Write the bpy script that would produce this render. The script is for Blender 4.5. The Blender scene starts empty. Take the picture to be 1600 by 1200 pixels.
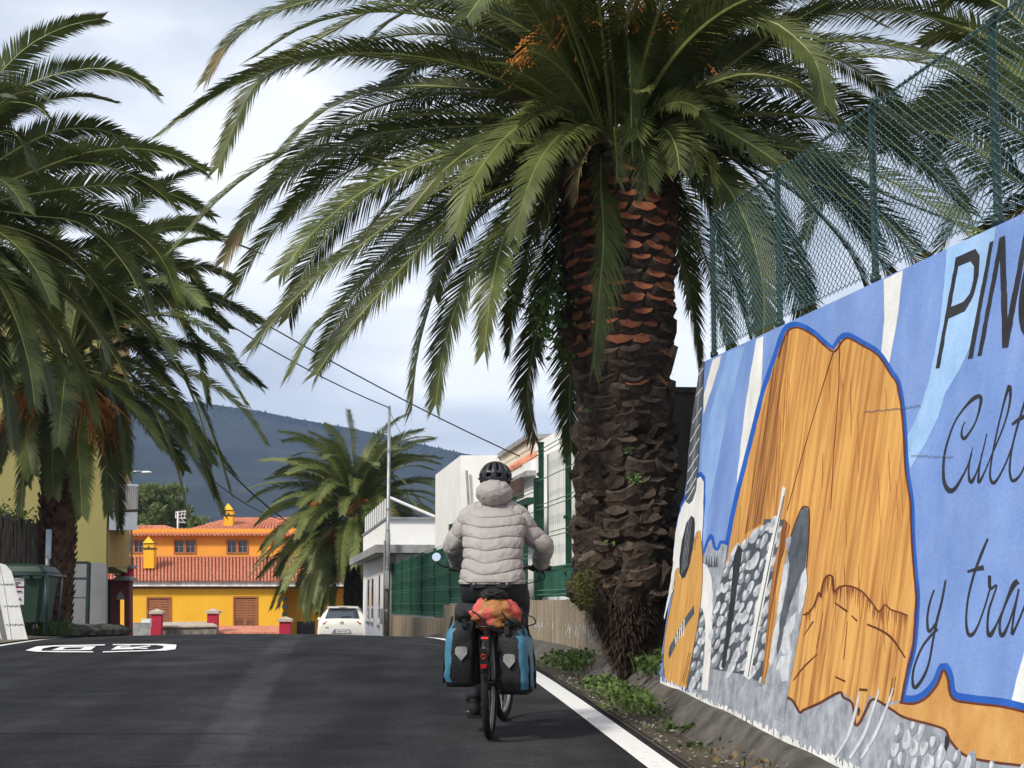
import bpy, bmesh, math, random
from mathutils import Vector, Matrix, noise
from mathutils.geometry import tessellate_polygon
random.seed(7)
C = bpy.context.scene.collection
SC = bpy.context.scene
rad = math.radians
# ------------------------------------------------------------------ camera, sky, sun, exposure
F = 2700.0; PITCH = math.atan(344 / F); CAMZ = 1.28
cam = bpy.data.cameras.new('camera'); camo = bpy.data.objects.new('camera', cam); C.objects.link(camo)
cam.sensor_width = 36; cam.lens = F / 1600 * 36; cam.clip_start = 0.1; cam.clip_end = 9000
camo.location = (0, 0, CAMZ); camo.rotation_euler = (math.pi / 2 + PITCH, 0, 0)
SC.camera = camo
SUN_EL, SUN_AZ = rad(40), rad(222)          # azimuth clockwise from +Y (view direction): behind and left
sdir = Vector((math.sin(SUN_AZ) * math.cos(SUN_EL), math.cos(SUN_AZ) * math.cos(SUN_EL), math.sin(SUN_EL)))
W = bpy.data.worlds.new('World'); SC.world = W; W.use_nodes = True
nt = W.node_tree; N = nt.nodes; L = nt.links; N.clear()
wo = N.new('ShaderNodeOutputWorld'); bg = N.new('ShaderNodeBackground'); bg.inputs[1].default_value = 1.0
sky = N.new('ShaderNodeTexSky'); sky.sky_type = 'NISHITA'; sky.sun_disc = False
sky.sun_elevation = SUN_EL; sky.sun_rotation = SUN_AZ
skm = N.new('ShaderNodeMixRGB'); skm.blend_type = 'MULTIPLY'; skm.inputs[0].default_value = 1
skm.inputs[2].default_value = (0.1, 0.1, 0.1, 1); L.new(sky.outputs[0], skm.inputs[1])
tc = N.new('ShaderNodeTexCoord'); mp = N.new('ShaderNodeMapping'); mp.inputs['Scale'].default_value = (1.0, 1.0, 3.2)
L.new(tc.outputs['Generated'], mp.inputs[0])
n1 = N.new('ShaderNodeTexNoise'); n1.inputs['Scale'].default_value = 3.4; n1.inputs['Detail'].default_value = 7; n1.inputs['Roughness'].default_value = .5
n1.inputs['Distortion'].default_value = .3
L.new(mp.outputs[0], n1.inputs['Vector'])
r1 = N.new('ShaderNodeValToRGB'); L.new(n1.outputs[0], r1.inputs[0])
e = r1.color_ramp.elements; e[0].position = .34; e[0].color = (.34, .39, .47, 1); e[1].position = .66; e[1].color = (.86, .88, .91, 1)
m = r1.color_ramp.elements.new(.5); m.color = (.56, .61, .69, 1)
mp2 = N.new('ShaderNodeMapping'); mp2.inputs['Scale'].default_value = (1.0, 1.0, 5.0); mp2.inputs['Location'].default_value = (3.1, 1.7, .4)
L.new(tc.outputs['Generated'], mp2.inputs[0])
n2 = N.new('ShaderNodeTexNoise'); n2.inputs['Scale'].default_value = 1.7; n2.inputs['Detail'].default_value = 5
L.new(mp2.outputs[0], n2.inputs['Vector'])
r2 = N.new('ShaderNodeMapRange'); r2.inputs[1].default_value = .3; r2.inputs[2].default_value = .7; r2.inputs[3].default_value = .90; r2.inputs[4].default_value = .99
L.new(n2.outputs[0], r2.inputs[0])
mx = N.new('ShaderNodeMixRGB'); L.new(r2.outputs[0], mx.inputs[0]); L.new(skm.outputs[0], mx.inputs[1]); L.new(r1.outputs[0], mx.inputs[2])
L.new(mx.outputs[0], bg.inputs[0]); L.new(bg.outputs[0], wo.inputs[0])
sl = bpy.data.lights.new('sun', 'SUN'); sl.energy = 2.9; sl.angle = rad(10); sl.color = (1, .93, .82)
so = bpy.data.objects.new('sun', sl); C.objects.link(so); so.rotation_euler = sdir.to_track_quat('Z', 'Y').to_euler()
SC.view_settings.view_transform = 'Standard'; SC.view_settings.look = 'None'; SC.view_settings.exposure = 0.48; SC.view_settings.gamma = 1
SC.cycles.max_bounces = 6; SC.cycles.transparent_max_bounces = 8; SC.cycles.volume_bounces = 0

# ------------------------------------------------------------------ geometry helpers
CAM = Vector((0, 0, CAMZ)); cp, sp = math.cos(PITCH), math.sin(PITCH)
def ray(px, py):
    u, v = (px - 800) / F, (600 - py) / F
    return Vector((u, cp - v * sp, sp + v * cp))
def P(px, py, Y):
    r = ray(px, py); return CAM + r * (Y / r.y)
DR = Vector((-.0975, 1, 0)).normalized(); RR = Vector((DR.y, -DR.x, 0))
def sstep(a, b, x):
    t = min(1, max(0, (x - a) / (b - a))); return t * t * (3 - 2 * t)
def zr(s, l):
    if s < 15: z = .0416 * s
    elif s < 32.76: z = .0416 * s - .0021 * (s - 15) ** 2
    elif s < 72: z = .7002 - .033 * (s - 32.76)
    else: z = .7002 - .033 * 39.24
    d = max(-5., min(4.5, l + 1.5))
    return z - .0075 * sstep(12, 24, s) * d * d * (1 - sstep(60, 72, s))
def off(s): return -.042 * max(0, s - 20)
def R(s, l, h=0):
    p = DR * s + RR * l; p.z = zr(s, l) + h; return p
def sl_of(p): return p.dot(DR), p.dot(RR)
def on_road(px, py, h=0.0):
    r = ray(px, py); t = 2.0
    while t < 80:
        p = CAM + r * t; s, l = sl_of(Vector((p.x, p.y, 0)))
        if p.z <= zr(s, l) + h: return p
        t += .02
    return P(px, py, 29)

def link(o, parent=None):
    C.objects.link(o)
    if parent is not None: o.parent = parent
    return o
def tag(o, label=None, cat=None, group=None, kind=None):
    if label: o['label'] = label
    if cat: o['category'] = cat
    if group: o['group'] = group
    if kind: o['kind'] = kind
    return o
def empty(name, loc=(0, 0, 0), rz=0):
    o = bpy.data.objects.new(name, None); C.objects.link(o); o.location = loc; o.rotation_euler = (0, 0, rz)
    o.empty_display_size = .2; return o
def copy_tree(o, parent=None):
    c = o.copy(); C.objects.link(c)
    if parent is not None: c.parent = parent
    for ch in o.children: copy_tree(ch, c)
    return c

class MB:
    def __init__(s): s.v = []; s.f = []; s.m = []; s.mi = 0
    def add(s, vs, fs):
        b = len(s.v); s.v += [tuple(v) for v in vs]
        for f in fs: s.f.append(tuple(i + b for i in f)); s.m.append(s.mi)
        return s
    def box(s, c, d, M=None):
        x, y, z = d[0] / 2, d[1] / 2, d[2] / 2
        vs = [Vector((sx * x, sy * y, sz * z)) for sz in (-1, 1) for sy in (-1, 1) for sx in (-1, 1)]
        if M is not None: vs = [M @ v for v in vs]
        c = Vector(c); vs = [v + c for v in vs]
        return s.add(vs, [(0, 2, 3, 1), (4, 5, 7, 6), (0, 1, 5, 4), (2, 6, 7, 3), (0, 4, 6, 2), (1, 3, 7, 5)])
    def hexa(s, q, off_):
        """quad q (4 points) extruded by vector off_"""
        q = [Vector(p) for p in q]; o = Vector(off_); vs = q + [p + o for p in q]
        return s.add(vs, [(3, 2, 1, 0), (4, 5, 6, 7), (0, 1, 5, 4), (1, 2, 6, 5), (2, 3, 7, 6), (3, 0, 4, 7)])
    def poly(s, pts, off_=None, holes=()):
        loops = [[Vector(p) for p in pts]] + [[Vector(p) for p in h] for h in holes]
        flat = [p for l in loops for p in l]; tris = tessellate_polygon(loops)
        if off_ is None: return s.add(flat, tris)
        o = Vector(off_); n = len(flat); vs = flat + [p + o for p in flat]
        fs = [tuple(t) for t in tris] + [tuple(i + n for i in reversed(t)) for t in tris]; b = 0
        for l in loops:
            k = len(l)
            for i in range(k): fs.append((b + i, b + (i + 1) % k, b + (i + 1) % k + n, b + i + n))
            b += k
        return s.add(vs, fs)
    def tube(s, pts, r, n=8, cap=True, flat=1.0, ref=None):
        pts = [Vector(p) for p in pts]; k = len(pts)
        rs = r if isinstance(r, (list, tuple)) else [r] * k
        vs = []; prev = None
        for i, p in enumerate(pts):
            t = (pts[min(i + 1, k - 1)] - pts[max(i - 1, 0)])
            t = t.normalized() if t.length > 1e-9 else Vector((0, 0, 1))
            if prev is None:
                a = Vector(ref) if ref is not None else (Vector((0, 0, 1)) if abs(t.z) < .9 else Vector((1, 0, 0)))
            else: a = prev
            a = a - t * a.dot(t)
            if a.length < 1e-6: a = t.orthogonal()
            a.normalize(); prev = a; b = t.cross(a)
            for j in range(n):
                g = 2 * math.pi * j / n
                vs.append(p + (a * math.cos(g) * flat + b * math.sin(g)) * rs[i])
        fs = [(i * n + j, i * n + (j + 1) % n, (i + 1) * n + (j + 1) % n, (i + 1) * n + j) for i in range(k - 1) for j in range(n)]
        if cap: fs += [tuple(reversed(range(n))), tuple(range((k - 1) * n, k * n))]
        return s.add(vs, fs)
    def rings(s, rings, cap=True, closed=False):
        n = len(rings[0]); k = len(rings); vs = [p for r in rings for p in r]
        fs = [(i * n + j, i * n + (j + 1) % n, ((i + 1) % k) * n + (j + 1) % n, ((i + 1) % k) * n + j) for i in range(k if closed else k - 1) for j in range(n)]
        if cap and not closed: fs += [tuple(reversed(range(n))), tuple(range((k - 1) * n, k * n))]
        return s.add(vs, fs)
    def ball(s, c, r, nu=12, nv=8, fn=None):
        c = Vector(c); r = Vector(r) if not isinstance(r, (int, float)) else Vector((r, r, r)); rg = []
        for i in range(nv + 1):
            a = -math.pi / 2 + math.pi * i / nv; a = max(-1.55, min(1.55, a)); row = []
            for j in range(nu):
                g = 2 * math.pi * j / nu
                d = Vector((math.cos(a) * math.cos(g), math.cos(a) * math.sin(g), math.sin(a)))
                q = fn(d) if fn else 1
                row.append(c + Vector((d.x * r.x, d.y * r.y, d.z * r.z)) * q)
            rg.append(row)
        return s.rings(rg)
    def torus(s, c, ax, R_, r, n=40, k=8):
        ax = Vector(ax).normalized(); a = ax.orthogonal().normalized(); b = ax.cross(a); c = Vector(c); rg = []
        for i in range(n):
            g = 2 * math.pi * i / n; d = a * math.cos(g) + b * math.sin(g)
            rg.append([c + d * (R_ + r * math.cos(2 * math.pi * j / k)) + ax * (r * math.sin(2 * math.pi * j / k)) for j in range(k)])
        return s.rings(rg, closed=True)
    def build(s, name, mats, parent=None, smooth=False, fix=True):
        me = bpy.data.meshes.new(name); me.from_pydata(s.v, [], s.f)
        if not isinstance(mats, (list, tuple)): mats = [mats]
        for mm in mats: me.materials.append(mm)
        if len(mats) > 1: me.polygons.foreach_set('material_index', s.m)
        if fix:
            bm = bmesh.new(); bm.from_mesh(me); bmesh.ops.recalc_face_normals(bm, faces=bm.faces); bm.to_mesh(me); bm.free()
        if smooth: me.polygons.foreach_set('use_smooth', [True] * len(me.polygons))
        me.update(); o = bpy.data.objects.new(name, me); return link(o, parent)

# ------------------------------------------------------------------ materials
def mat(name, c, rough=.8, var=.25, scale=3., c2=None, bump=0, bscale=40., spec=.3, metal=0, stretch=None, trans=0, emit=0, detail=5, rnd=0, coord='Object', ramp=(.35, .65)):
    M_ = bpy.data.materials.new(name); M_.use_nodes = True; t = M_.node_tree; n = t.nodes; l = t.links
    b = n['Principled BSDF']; b.inputs['Roughness'].default_value = rough; b.inputs['Metallic'].default_value = metal
    b.inputs['Specular IOR Level'].default_value = spec
    co = n.new('ShaderNodeTexCoord'); mpn = n.new('ShaderNodeMapping'); l.new(co.outputs[coord], mpn.inputs[0])
    if stretch: mpn.inputs['Scale'].default_value = stretch
    no = n.new('ShaderNodeTexNoise'); no.inputs['Scale'].default_value = scale; no.inputs['Detail'].default_value = detail; no.inputs['Roughness'].default_value = .6
    l.new(mpn.outputs[0], no.inputs['Vector'])
    rp = n.new('ShaderNodeValToRGB'); l.new(no.outputs[0], rp.inputs[0]); E = rp.color_ramp.elements
    E[0].position, E[1].position = ramp
    if c2 is None:
        E[0].color = tuple(max(0, x * (1 - var)) for x in c) + (1,); E[1].color = tuple(min(1, x * (1 + var)) for x in c) + (1,)
    else: E[0].color = tuple(c) + (1,); E[1].color = tuple(c2) + (1,)
    colo = rp.outputs[0]
    if rnd:
        oi = n.new('ShaderNodeObjectInfo'); mr = n.new('ShaderNodeMapRange'); l.new(oi.outputs['Random'], mr.inputs[0])
        mr.inputs[3].default_value = 1 - rnd; mr.inputs[4].default_value = 1 + rnd
        mu = n.new('ShaderNodeVectorMath'); mu.operation = 'SCALE'; l.new(colo, mu.inputs[0]); l.new(mr.outputs[0], mu.inputs['Scale']); colo = mu.outputs[0]
    l.new(colo, b.inputs['Base Color'])
    if emit: l.new(colo, b.inputs['Emission Color']); b.inputs['Emission Strength'].default_value = emit
    if bump:
        n2_ = n.new('ShaderNodeTexNoise'); n2_.inputs['Scale'].default_value = bscale; n2_.inputs['Detail'].default_value = 4; l.new(mpn.outputs[0], n2_.inputs['Vector'])
        bp = n.new('ShaderNodeBump'); bp.inputs['Strength'].default_value = bump; bp.inputs['Distance'].default_value = .02
        l.new(n2_.outputs[0], bp.inputs['Height']); l.new(bp.outputs[0], b.inputs['Normal'])
    if trans:
        tr = n.new('ShaderNodeBsdfTranslucent'); l.new(colo, tr.inputs[0]); ms = n.new('ShaderNodeMixShader'); ms.inputs[0].default_value = trans
        l.new(b.outputs[0], ms.inputs[1]); l.new(tr.outputs[0], ms.inputs[2]); l.new(ms.outputs[0], n['Material Output'].inputs['Surface'])
    return M_
def sr(r, g, b):
    f = lambda x: (x / 255 / 12.92) if x / 255 <= .04045 else ((x / 255 + .055) / 1.055) ** 2.4
    return (f(r), f(g), f(b))

# ------------------------------------------------------------------ ground, road, verge
M_ground = mat('dry_soil', (.11, .09, .06), .95, c2=(.17, .15, .10), scale=1.5, bump=.5)
def grid_obj(name, ss, ls_fn, hfn, mt, parent=None):
    b = MB(); rows = [[R(s, l, hfn(s, l)) for l in ls_fn(s)] for s in ss]; n = len(rows[0])
    b.add([p for r in rows for p in r], [(i * n + j, i * n + j + 1, (i + 1) * n + j + 1, (i + 1) * n + j) for i in range(len(ss) - 1) for j in range(n - 1)])
    return b.build(name, mt, parent, smooth=True)
def frange(a, b, st):
    n = int(round((b - a) / st)); return [a + (b - a) * i / n for i in range(n + 1)]
ss_all = frange(-12, 80, 1.0)
gl = [-900, -300, -60, -30, -20, -12, -8, -7, -6, -5, -4, -3, -2, -1, 0, 1, 2, 2.6, 4, 6, 12, 20, 60, 300, 900]
ground = grid_obj('ground', [-60, -30] + ss_all + [110, 200, 500, 1000, 1700], lambda s: gl, lambda s, l: -.12 if s < 72 else -.16, M_ground)
tag(ground, kind='structure')

def road_material():
    M_ = mat('asphalt', (.022, .0225, .0245), .93, c2=(.043, .0435, .0465), scale=1.1, bump=.9, bscale=150, spec=.08)
    t = M_.node_tree; n = t.nodes; l = t.links; b = n['Principled BSDF']
    co = n.new('ShaderNodeTexCoord')
    # fine aggregate speckle
    vo = n.new('ShaderNodeTexNoise'); vo.inputs['Scale'].default_value = 95; vo.inputs['Detail'].default_value = 3; l.new(co.outputs['Object'], vo.inputs['Vector'])
    mr = n.new('ShaderNodeMapRange'); mr.inputs[1].default_value = .3; mr.inputs[2].default_value = .75; mr.inputs[3].default_value = .45; mr.inputs[4].default_value = 1.8; l.new(vo.outputs[0], mr.inputs[0])
    # wear streaks running along the lane
    mpn = n.new('ShaderNodeMapping'); mpn.inputs['Rotation'].default_value = (0, 0, -math.atan(.0975)); mpn.inputs['Scale'].default_value = (1.3, .07, 1); l.new(co.outputs['Object'], mpn.inputs[0])
    st = n.new('ShaderNodeTexNoise'); st.inputs['Scale'].default_value = 1.6; st.inputs['Detail'].default_value = 6; l.new(mpn.outputs[0], st.inputs['Vector'])
    m2 = n.new('ShaderNodeMapRange'); m2.inputs[1].default_value = .3; m2.inputs[2].default_value = .7; m2.inputs[3].default_value = .72; m2.inputs[4].default_value = 1.4; l.new(st.outputs[0], m2.inputs[0])
    mm = n.new('ShaderNodeMath'); mm.operation = 'MULTIPLY'; l.new(mr.outputs[0], mm.inputs[0]); l.new(m2.outputs[0], mm.inputs[1])
    src = b.inputs['Base Color'].links[0].from_socket
    sc = n.new('ShaderNodeVectorMath'); sc.operation = 'SCALE'; l.new(src, sc.inputs[0]); l.new(mm.outputs[0], sc.inputs['Scale']); l.new(sc.outputs[0], b.inputs['Base Color'])
    # paler strip where the two paving passes meet, with ragged edges
    dt = n.new('ShaderNodeVectorMath'); dt.operation = 'DOT_PRODUCT'; dt.inputs[1].default_value = tuple(RR); l.new(co.outputs['Object'], dt.inputs[0])
    wn = n.new('ShaderNodeTexNoise'); wn.inputs['Scale'].default_value = 3.5; wn.inputs['Detail'].default_value = 6; l.new(co.outputs['Object'], wn.inputs['Vector'])
    ad = n.new('ShaderNodeMath'); ad.operation = 'MULTIPLY_ADD'; ad.inputs[1].default_value = .16; l.new(wn.outputs[0], ad.inputs[0]); l.new(dt.outputs['Value'], ad.inputs[2])
    sb2 = n.new('ShaderNodeMath'); sb2.operation = 'ADD'; sb2.inputs[1].default_value = .62; l.new(ad.outputs[0], sb2.inputs[0]); ab = n.new('ShaderNodeMath'); ab.operation = 'ABSOLUTE'; l.new(sb2.outputs[0], ab.inputs[0])
    bd = n.new('ShaderNodeMapRange'); bd.interpolation_type = 'SMOOTHSTEP'; bd.inputs[1].default_value = .10; bd.inputs[2].default_value = .20; bd.inputs[3].default_value = 1.55; bd.inputs[4].default_value = 1.0; l.new(ab.outputs[0], bd.inputs[0])
    sc2 = n.new('ShaderNodeVectorMath'); sc2.operation = 'SCALE'; l.new(sc.outputs[0], sc2.inputs[0]); l.new(bd.outputs[0], sc2.inputs['Scale'])
    # light chips in the aggregate
    ch = n.new('ShaderNodeTexVoronoi'); ch.inputs['Scale'].default_value = 26; l.new(co.outputs['Object'], ch.inputs['Vector'])
    cm = n.new('ShaderNodeMapRange'); cm.inputs[1].default_value = .045; cm.inputs[2].default_value = .075; cm.inputs[3].default_value = .55; cm.inputs[4].default_value = 0; l.new(ch.outputs['Distance'], cm.inputs[0])
    cx = n.new('ShaderNodeMixRGB'); cx.inputs[2].default_value = (.14, .14, .135, 1); l.new(cm.outputs[0], cx.inputs[0]); l.new(sc2.outputs[0], cx.inputs[1]); l.new(cx.outputs[0], b.inputs['Base Color'])
    return M_
M_road = road_material()
pl = [sl_of(on_road(x, y)) for x, y in ((0, 1008), (93, 993.5))]
def left_edge(s): return -4.35 - .01 * max(0, s - 20)
rs = frange(-12, 15, 1.5)[:-1] + frange(15, 45, .5)[:-1] + frange(45, 72, 3)
road = grid_obj('road', rs, lambda s: [left_edge(s) + (1.93 + off(s) - left_edge(s)) * i / 24 for i in range(25)], lambda s, l: 0, M_road)
tag(road, kind='structure')
M_line = mat('road_paint', (.36, .36, .35), .75, c2=(.80, .80, .78), scale=22, bump=.5, bscale=120, ramp=(.26, .42), detail=8)
grid_obj('edge_line', rs, lambda s: [1.665 + off(s), 1.75 + off(s), 1.83 + off(s)], lambda s, l: .005, M_line, road)
grid_obj('edge_line', [s for s in rs if s < 40], lambda s: [left_edge(s) + .06, left_edge(s) + .18], lambda s, l: .005, M_line, road)
# paler worn seam in the middle of the carriageway
M_seam = mat('worn_seam', (.032, .033, .036), .86, c2=(.052, .053, .056), scale=9, bump=.5, bscale=150)
def seam_l(s, k): return -.70 + .012 * math.sin(s * .7 + k) + k * (.13 + .006 * math.sin(s * 2.1))
if 0: grid_obj('resurfacing_seam', frange(3, 34, .5), lambda s: [seam_l(s, -1), seam_l(s, 0), seam_l(s, 1)], lambda s, l: .004, M_seam, road)
def road_poly(name, k, x0, y0, pts):
    b = MB(); q = [on_road(x0 + x / k, y0 + y / k) for x, y in pts]
    b.poly([p + Vector((0, 0, .012)) for p in q]); return b.build(name, M_line, road)
mk = (5.333, 20, 980)
road_poly('speed_marking_oval', *mk, [(105, 202), (200, 168), (340, 159), (768, 151), (768, 159), (330, 170), (250, 185), (235, 206), (670, 210), (670, 218), (400, 217), (200, 213)])
road_poly('speed_marking_oval', *mk, [(833, 149), (1250, 147), (1365, 154), (1355, 192), (1270, 203), (750, 219), (748, 211), (1180, 198), (1245, 187), (1260, 166), (1200, 157), (833, 157)])
# a zero and a three, read from the far side
road_poly('speed_marking_zero', *mk, [(322, 200), (400, 172), (505, 168), (492, 177), (440, 179), (412, 194), (520, 193), (545, 200)])
road_poly('speed_marking_zero', *mk, [(545, 200), (520, 193), (560, 192), (598, 176), (492, 177), (505, 168), (692, 167), (650, 198)])
road_poly('speed_marking_three', *mk, [(818, 196), (872, 164), (985, 161), (975, 169), (905, 171), (893, 178), (1020, 172), (1145, 160), (1150, 168), (1040, 180), (1125, 181), (1120, 190), (1000, 186), (1010, 192), (890, 193)])

M_tar = mat('tar_crack', (.008, .008, .009), .9)
rr = random.Random(17)
def road_crack(s0, l0, s1, l1, w=.006):
    b = MB(); n = 34; vs = []
    ph = rr.uniform(0, 9)
    for i in range(n + 1):
        t = i / n; s = s0 + (s1 - s0) * t + .05 * noise.noise(Vector((t * 9, ph, 0))); l = l0 + (l1 - l0) * t + .09 * noise.noise(Vector((t * 7, ph, 5))); w_ = w * rr.uniform(.4, 1.2)
        if abs(l1 - l0) > abs(s1 - s0): vs += [R(s - w_ * 2, l, .005), R(s + w_ * 2, l, .005)]
        else: vs += [R(s, l - w_, .005), R(s, l + w_, .005)]
    b.add(vs, [(2 * i, 2 * i + 1, 2 * i + 3, 2 * i + 2) for i in range(n)]); b.build('road_crack', M_tar, road)
for q in ((18.2, -4.2, 18.6, -1.6), (18.6, -1.6, 18.3, 1.2), (13.6, -3.6, 13.9, -1.3), (11.4, -2.6, 11.2, -.6), (15.4, -.9, 15.2, .7), (9.6, -1.9, 9.75, -.7)): road_crack(*q)
M_moss = mat('mossy_gutter', (.055, .048, .032), .95, c2=(.10, .085, .055), scale=7, bump=.8, bscale=60, stretch=(1, .25, 1))
M_conc = mat('weathered_concrete', (.055, .050, .043), .95, c2=(.13, .12, .105), scale=5, bump=.9, bscale=35)
sg = frange(-12, 50, .5)
jit = lambda s, k: .025 * noise.noise(Vector((s * 1.7, k * 3.1, 0)))
gut = grid_obj('gutter', sg, lambda s: [1.88 + off(s) + jit(s, 1) * 1.5, 2.0 + off(s), 2.12 + off(s), 2.26 + off(s) + jit(s, 2)],
               lambda s, l: .008 + jit(s * 2, 5) * .3 if l - off(s) < 1.95 else (-.02 if l - off(s) < 2.05 else (-.035 if l - off(s) < 2.2 else -.05 + jit(s, 7))), M_moss)
tag(gut, kind='structure')
def emb_top(s): return 2.50 + off(s)
emb = grid_obj('embankment', sg, lambda s: [2.24 + off(s) + jit(s, 2), 2.33 + off(s), 2.42 + off(s) + jit(s, 3), 2.56 + off(s)],
               lambda s, l: (-.055 + jit(s, 7)) if l - off(s) < 2.29 else ((.03 + jit(s * 3, 8)) if l - off(s) < 2.37 else (.12 + jit(s * 2, 9) if l - off(s) < 2.5 else .15)), M_conc)
tag(emb, kind='structure')
vl = grid_obj('verge', frange(-12, 70, 1), lambda s: [left_edge(s) - 30, left_edge(s) - 8, left_edge(s) - 3, left_edge(s) - 1, left_edge(s)], lambda s, l: .02 if l > left_edge(s) - .1 else .06 + .1 * noise.noise(Vector((s, l, 0))), M_ground)
tag(vl, kind='structure')
# ------------------------------------------------------------------ mural wall
WO = R(13.40, 2.465, .13)
WU = -(DR + Vector((0, 0, .0416))).normalized()
WV = (RR * .38 + Vector((0, 0, 2.475))).normalized(); WV = (WV - WU * WV.dot(WU)).normalized()
WN = WU.cross(WV)
WM = Matrix((WU, WV, WN)).transposed().to_4x4(); WM.translation = WO
def on_wall(px, py):
    r = ray(px, py); t = (WO - CAM).dot(WN) / r.dot(WN); p = CAM + r * t - WO
    return p.dot(WU), p.dot(WV)
M_blue = mat('mural_blue_paint', sr(112, 143, 202), .8, c2=sr(130, 158, 212), scale=2.2, bump=.18, bscale=45)
def wash(M_, lo=.84, hi=1.08):
    t = M_.node_tree; n = t.nodes; l = t.links; b = n['Principled BSDF']; co = n.new('ShaderNodeTexCoord'); src = b.inputs['Base Color'].links[0].from_socket
    no = n.new('ShaderNodeTexNoise'); no.inputs['Scale'].default_value = 1.6; no.inputs['Detail'].default_value = 9; no.inputs['Roughness'].default_value = .7; mpn = n.new('ShaderNodeMapping'); mpn.inputs['Scale'].default_value = (1.6, .7, 1); l.new(co.outputs['Object'], mpn.inputs[0]); l.new(mpn.outputs[0], no.inputs['Vector'])
    mr = n.new('ShaderNodeMapRange'); mr.inputs[1].default_value = .32; mr.inputs[2].default_value = .68; mr.inputs[3].default_value = lo; mr.inputs[4].default_value = hi; l.new(no.outputs[0], mr.inputs[0])
    vm = n.new('ShaderNodeVectorMath'); vm.operation = 'SCALE'; l.new(src, vm.inputs[0]); l.new(mr.outputs[0], vm.inputs['Scale']); l.new(vm.outputs[0], b.inputs['Base Color']); return M_
wash(M_blue)
def paint(name, c, c2=None, scale=4, stretch=None, ramp=(.35, .65), var=.1, detail=5): return wash(mat(name, c, .75, var=var, c2=c2, scale=scale, bump=.15, bscale=45, stretch=stretch, ramp=ramp, detail=detail))
M_pale = paint('mural_pale_blue_paint', sr(146, 184, 226), sr(166, 200, 236))
M_midpale = paint('mural_soft_blue_paint', sr(128, 164, 218), sr(145, 178, 226))
M_white = paint('mural_white_paint', sr(220, 220, 216), sr(236, 236, 232))
M_dblue = paint('mural_deep_blue_paint', sr(28, 84, 172), sr(40, 100, 190))
M_brown = paint('mural_brown_paint', sr(92, 44, 22), sr(112, 58, 30))
M_black = paint('mural_black_paint', sr(38, 38, 42), sr(52, 52, 56))
M_thatch = paint('mural_thatch_paint', sr(164, 98, 42), sr(222, 168, 92), scale=4, stretch=(3.2, .22, 1), ramp=(.30, .60), detail=8)
M_thatchd = paint('mural_dark_thatch_paint', sr(112, 62, 28), sr(200, 142, 78), scale=8, stretch=(3, .16, 1), ramp=(.38, .62), detail=8)
M_sand = paint('mural_sand_paint', sr(196, 140, 74), sr(218, 168, 100), scale=3)
M_wood = paint('mural_guitar_wood_paint', sr(198, 142, 72), sr(220, 170, 96), scale=9, stretch=(3, .25, 1))
M_greyp = paint('mural_grey_paint', sr(120, 126, 136), sr(186, 190, 198), scale=9, ramp=(.3, .7), detail=8)
M_dgrey = paint('mural_dark_grey_paint', sr(66, 72, 80), sr(96, 102, 110), scale=6)
M_stone = [paint('mural_stone_paint', sr(*c), sr(*d), scale=12) for c, d in (((150, 154, 162), (196, 200, 206)), ((184, 188, 194), (222, 224, 228)), ((112, 118, 126), (160, 166, 174)))]
M_render = mat('bare_render', (.22, .21, .19), .9, scale=4, bump=.5)
mural = empty('mural_wall'); mural.matrix_world = WM
tag(mural, 'leaning retaining wall painted with a blue striped mural of guitar and thatched hut', 'wall')
b = MB()
a0 = on_wall(1026, 1075); a1 = on_wall(1100, 565); a2 = on_wall(1600, 333)
sl_t = (a2[1] - a1[1]) / (a2[0] - a1[0]); UE = 17.0
a0 = (a0[0] + (a0[0] - a1[0]) * .3, a0[1] - (a1[1] - a0[1]) * .3)
top = lambda u: a1[1] + sl_t * (u - a1[0])
wall_loop = [(a0[0], a0[1], 0), (UE, a0[1], 0), (UE, top(UE), 0), (a1[0], a1[1], 0)]
b.poly(wall_loop, (0, 0, -.35)); b.build('wall_body', M_blue, mural)
# ragged white primer edge along the foot of the wall
ZL = [0]
def mp_(name, mt, pts, k=1, x0=0, y0=0, z=None, holes=(), parent=None):
    """polygon painted on the wall; outline given in photograph coordinates and carried to the wall plane"""
    z = z * .3
    def tr(q):
        out = []; m_ = len(q)
        for i in range(m_):
            (xa, ya), (xb, yb) = q[i], q[(i + 1) % m_]; ns = max(1, int(math.hypot(xb - xa, yb - ya) / k / 9))
            for j in range(ns):
                t = j / ns; X, Y_ = x0 + (xa + (xb - xa) * t) / k, y0 + (ya + (yb - ya) * t) / k; jj = .9 if j else .3
                out.append(Vector(on_wall(X + jj * noise.noise(Vector((X * .11, Y_ * .11, z * 900))), Y_ + jj * noise.noise(Vector((X * .11, Y_ * .11, 7 + z * 900)))) + (z,)))
        return out
    bb = MB(); bb.poly(tr(pts), None, [tr(h) for h in holes]); return bb.build(name, mt, parent or mural)
def smooth_path(pts, n=6):
    out = []
    for i in range(len(pts) - 1):
        p0, p1, p2, p3 = pts[max(i - 1, 0)], pts[i], pts[i + 1], pts[min(i + 2, len(pts) - 1)]
        for j in range(n):
            t = j / n
            out.append(tuple(.5 * (2 * b_ + (c_ - a_) * t + (2 * a_ - 5 * b_ + 4 * c_ - d_) * t * t + (3 * b_ - a_ - 3 * c_ + d_) * t ** 3) for a_, b_, c_, d_ in zip(p0, p1, p2, p3)))
    out.append(tuple(pts[-1])); return out
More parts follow.
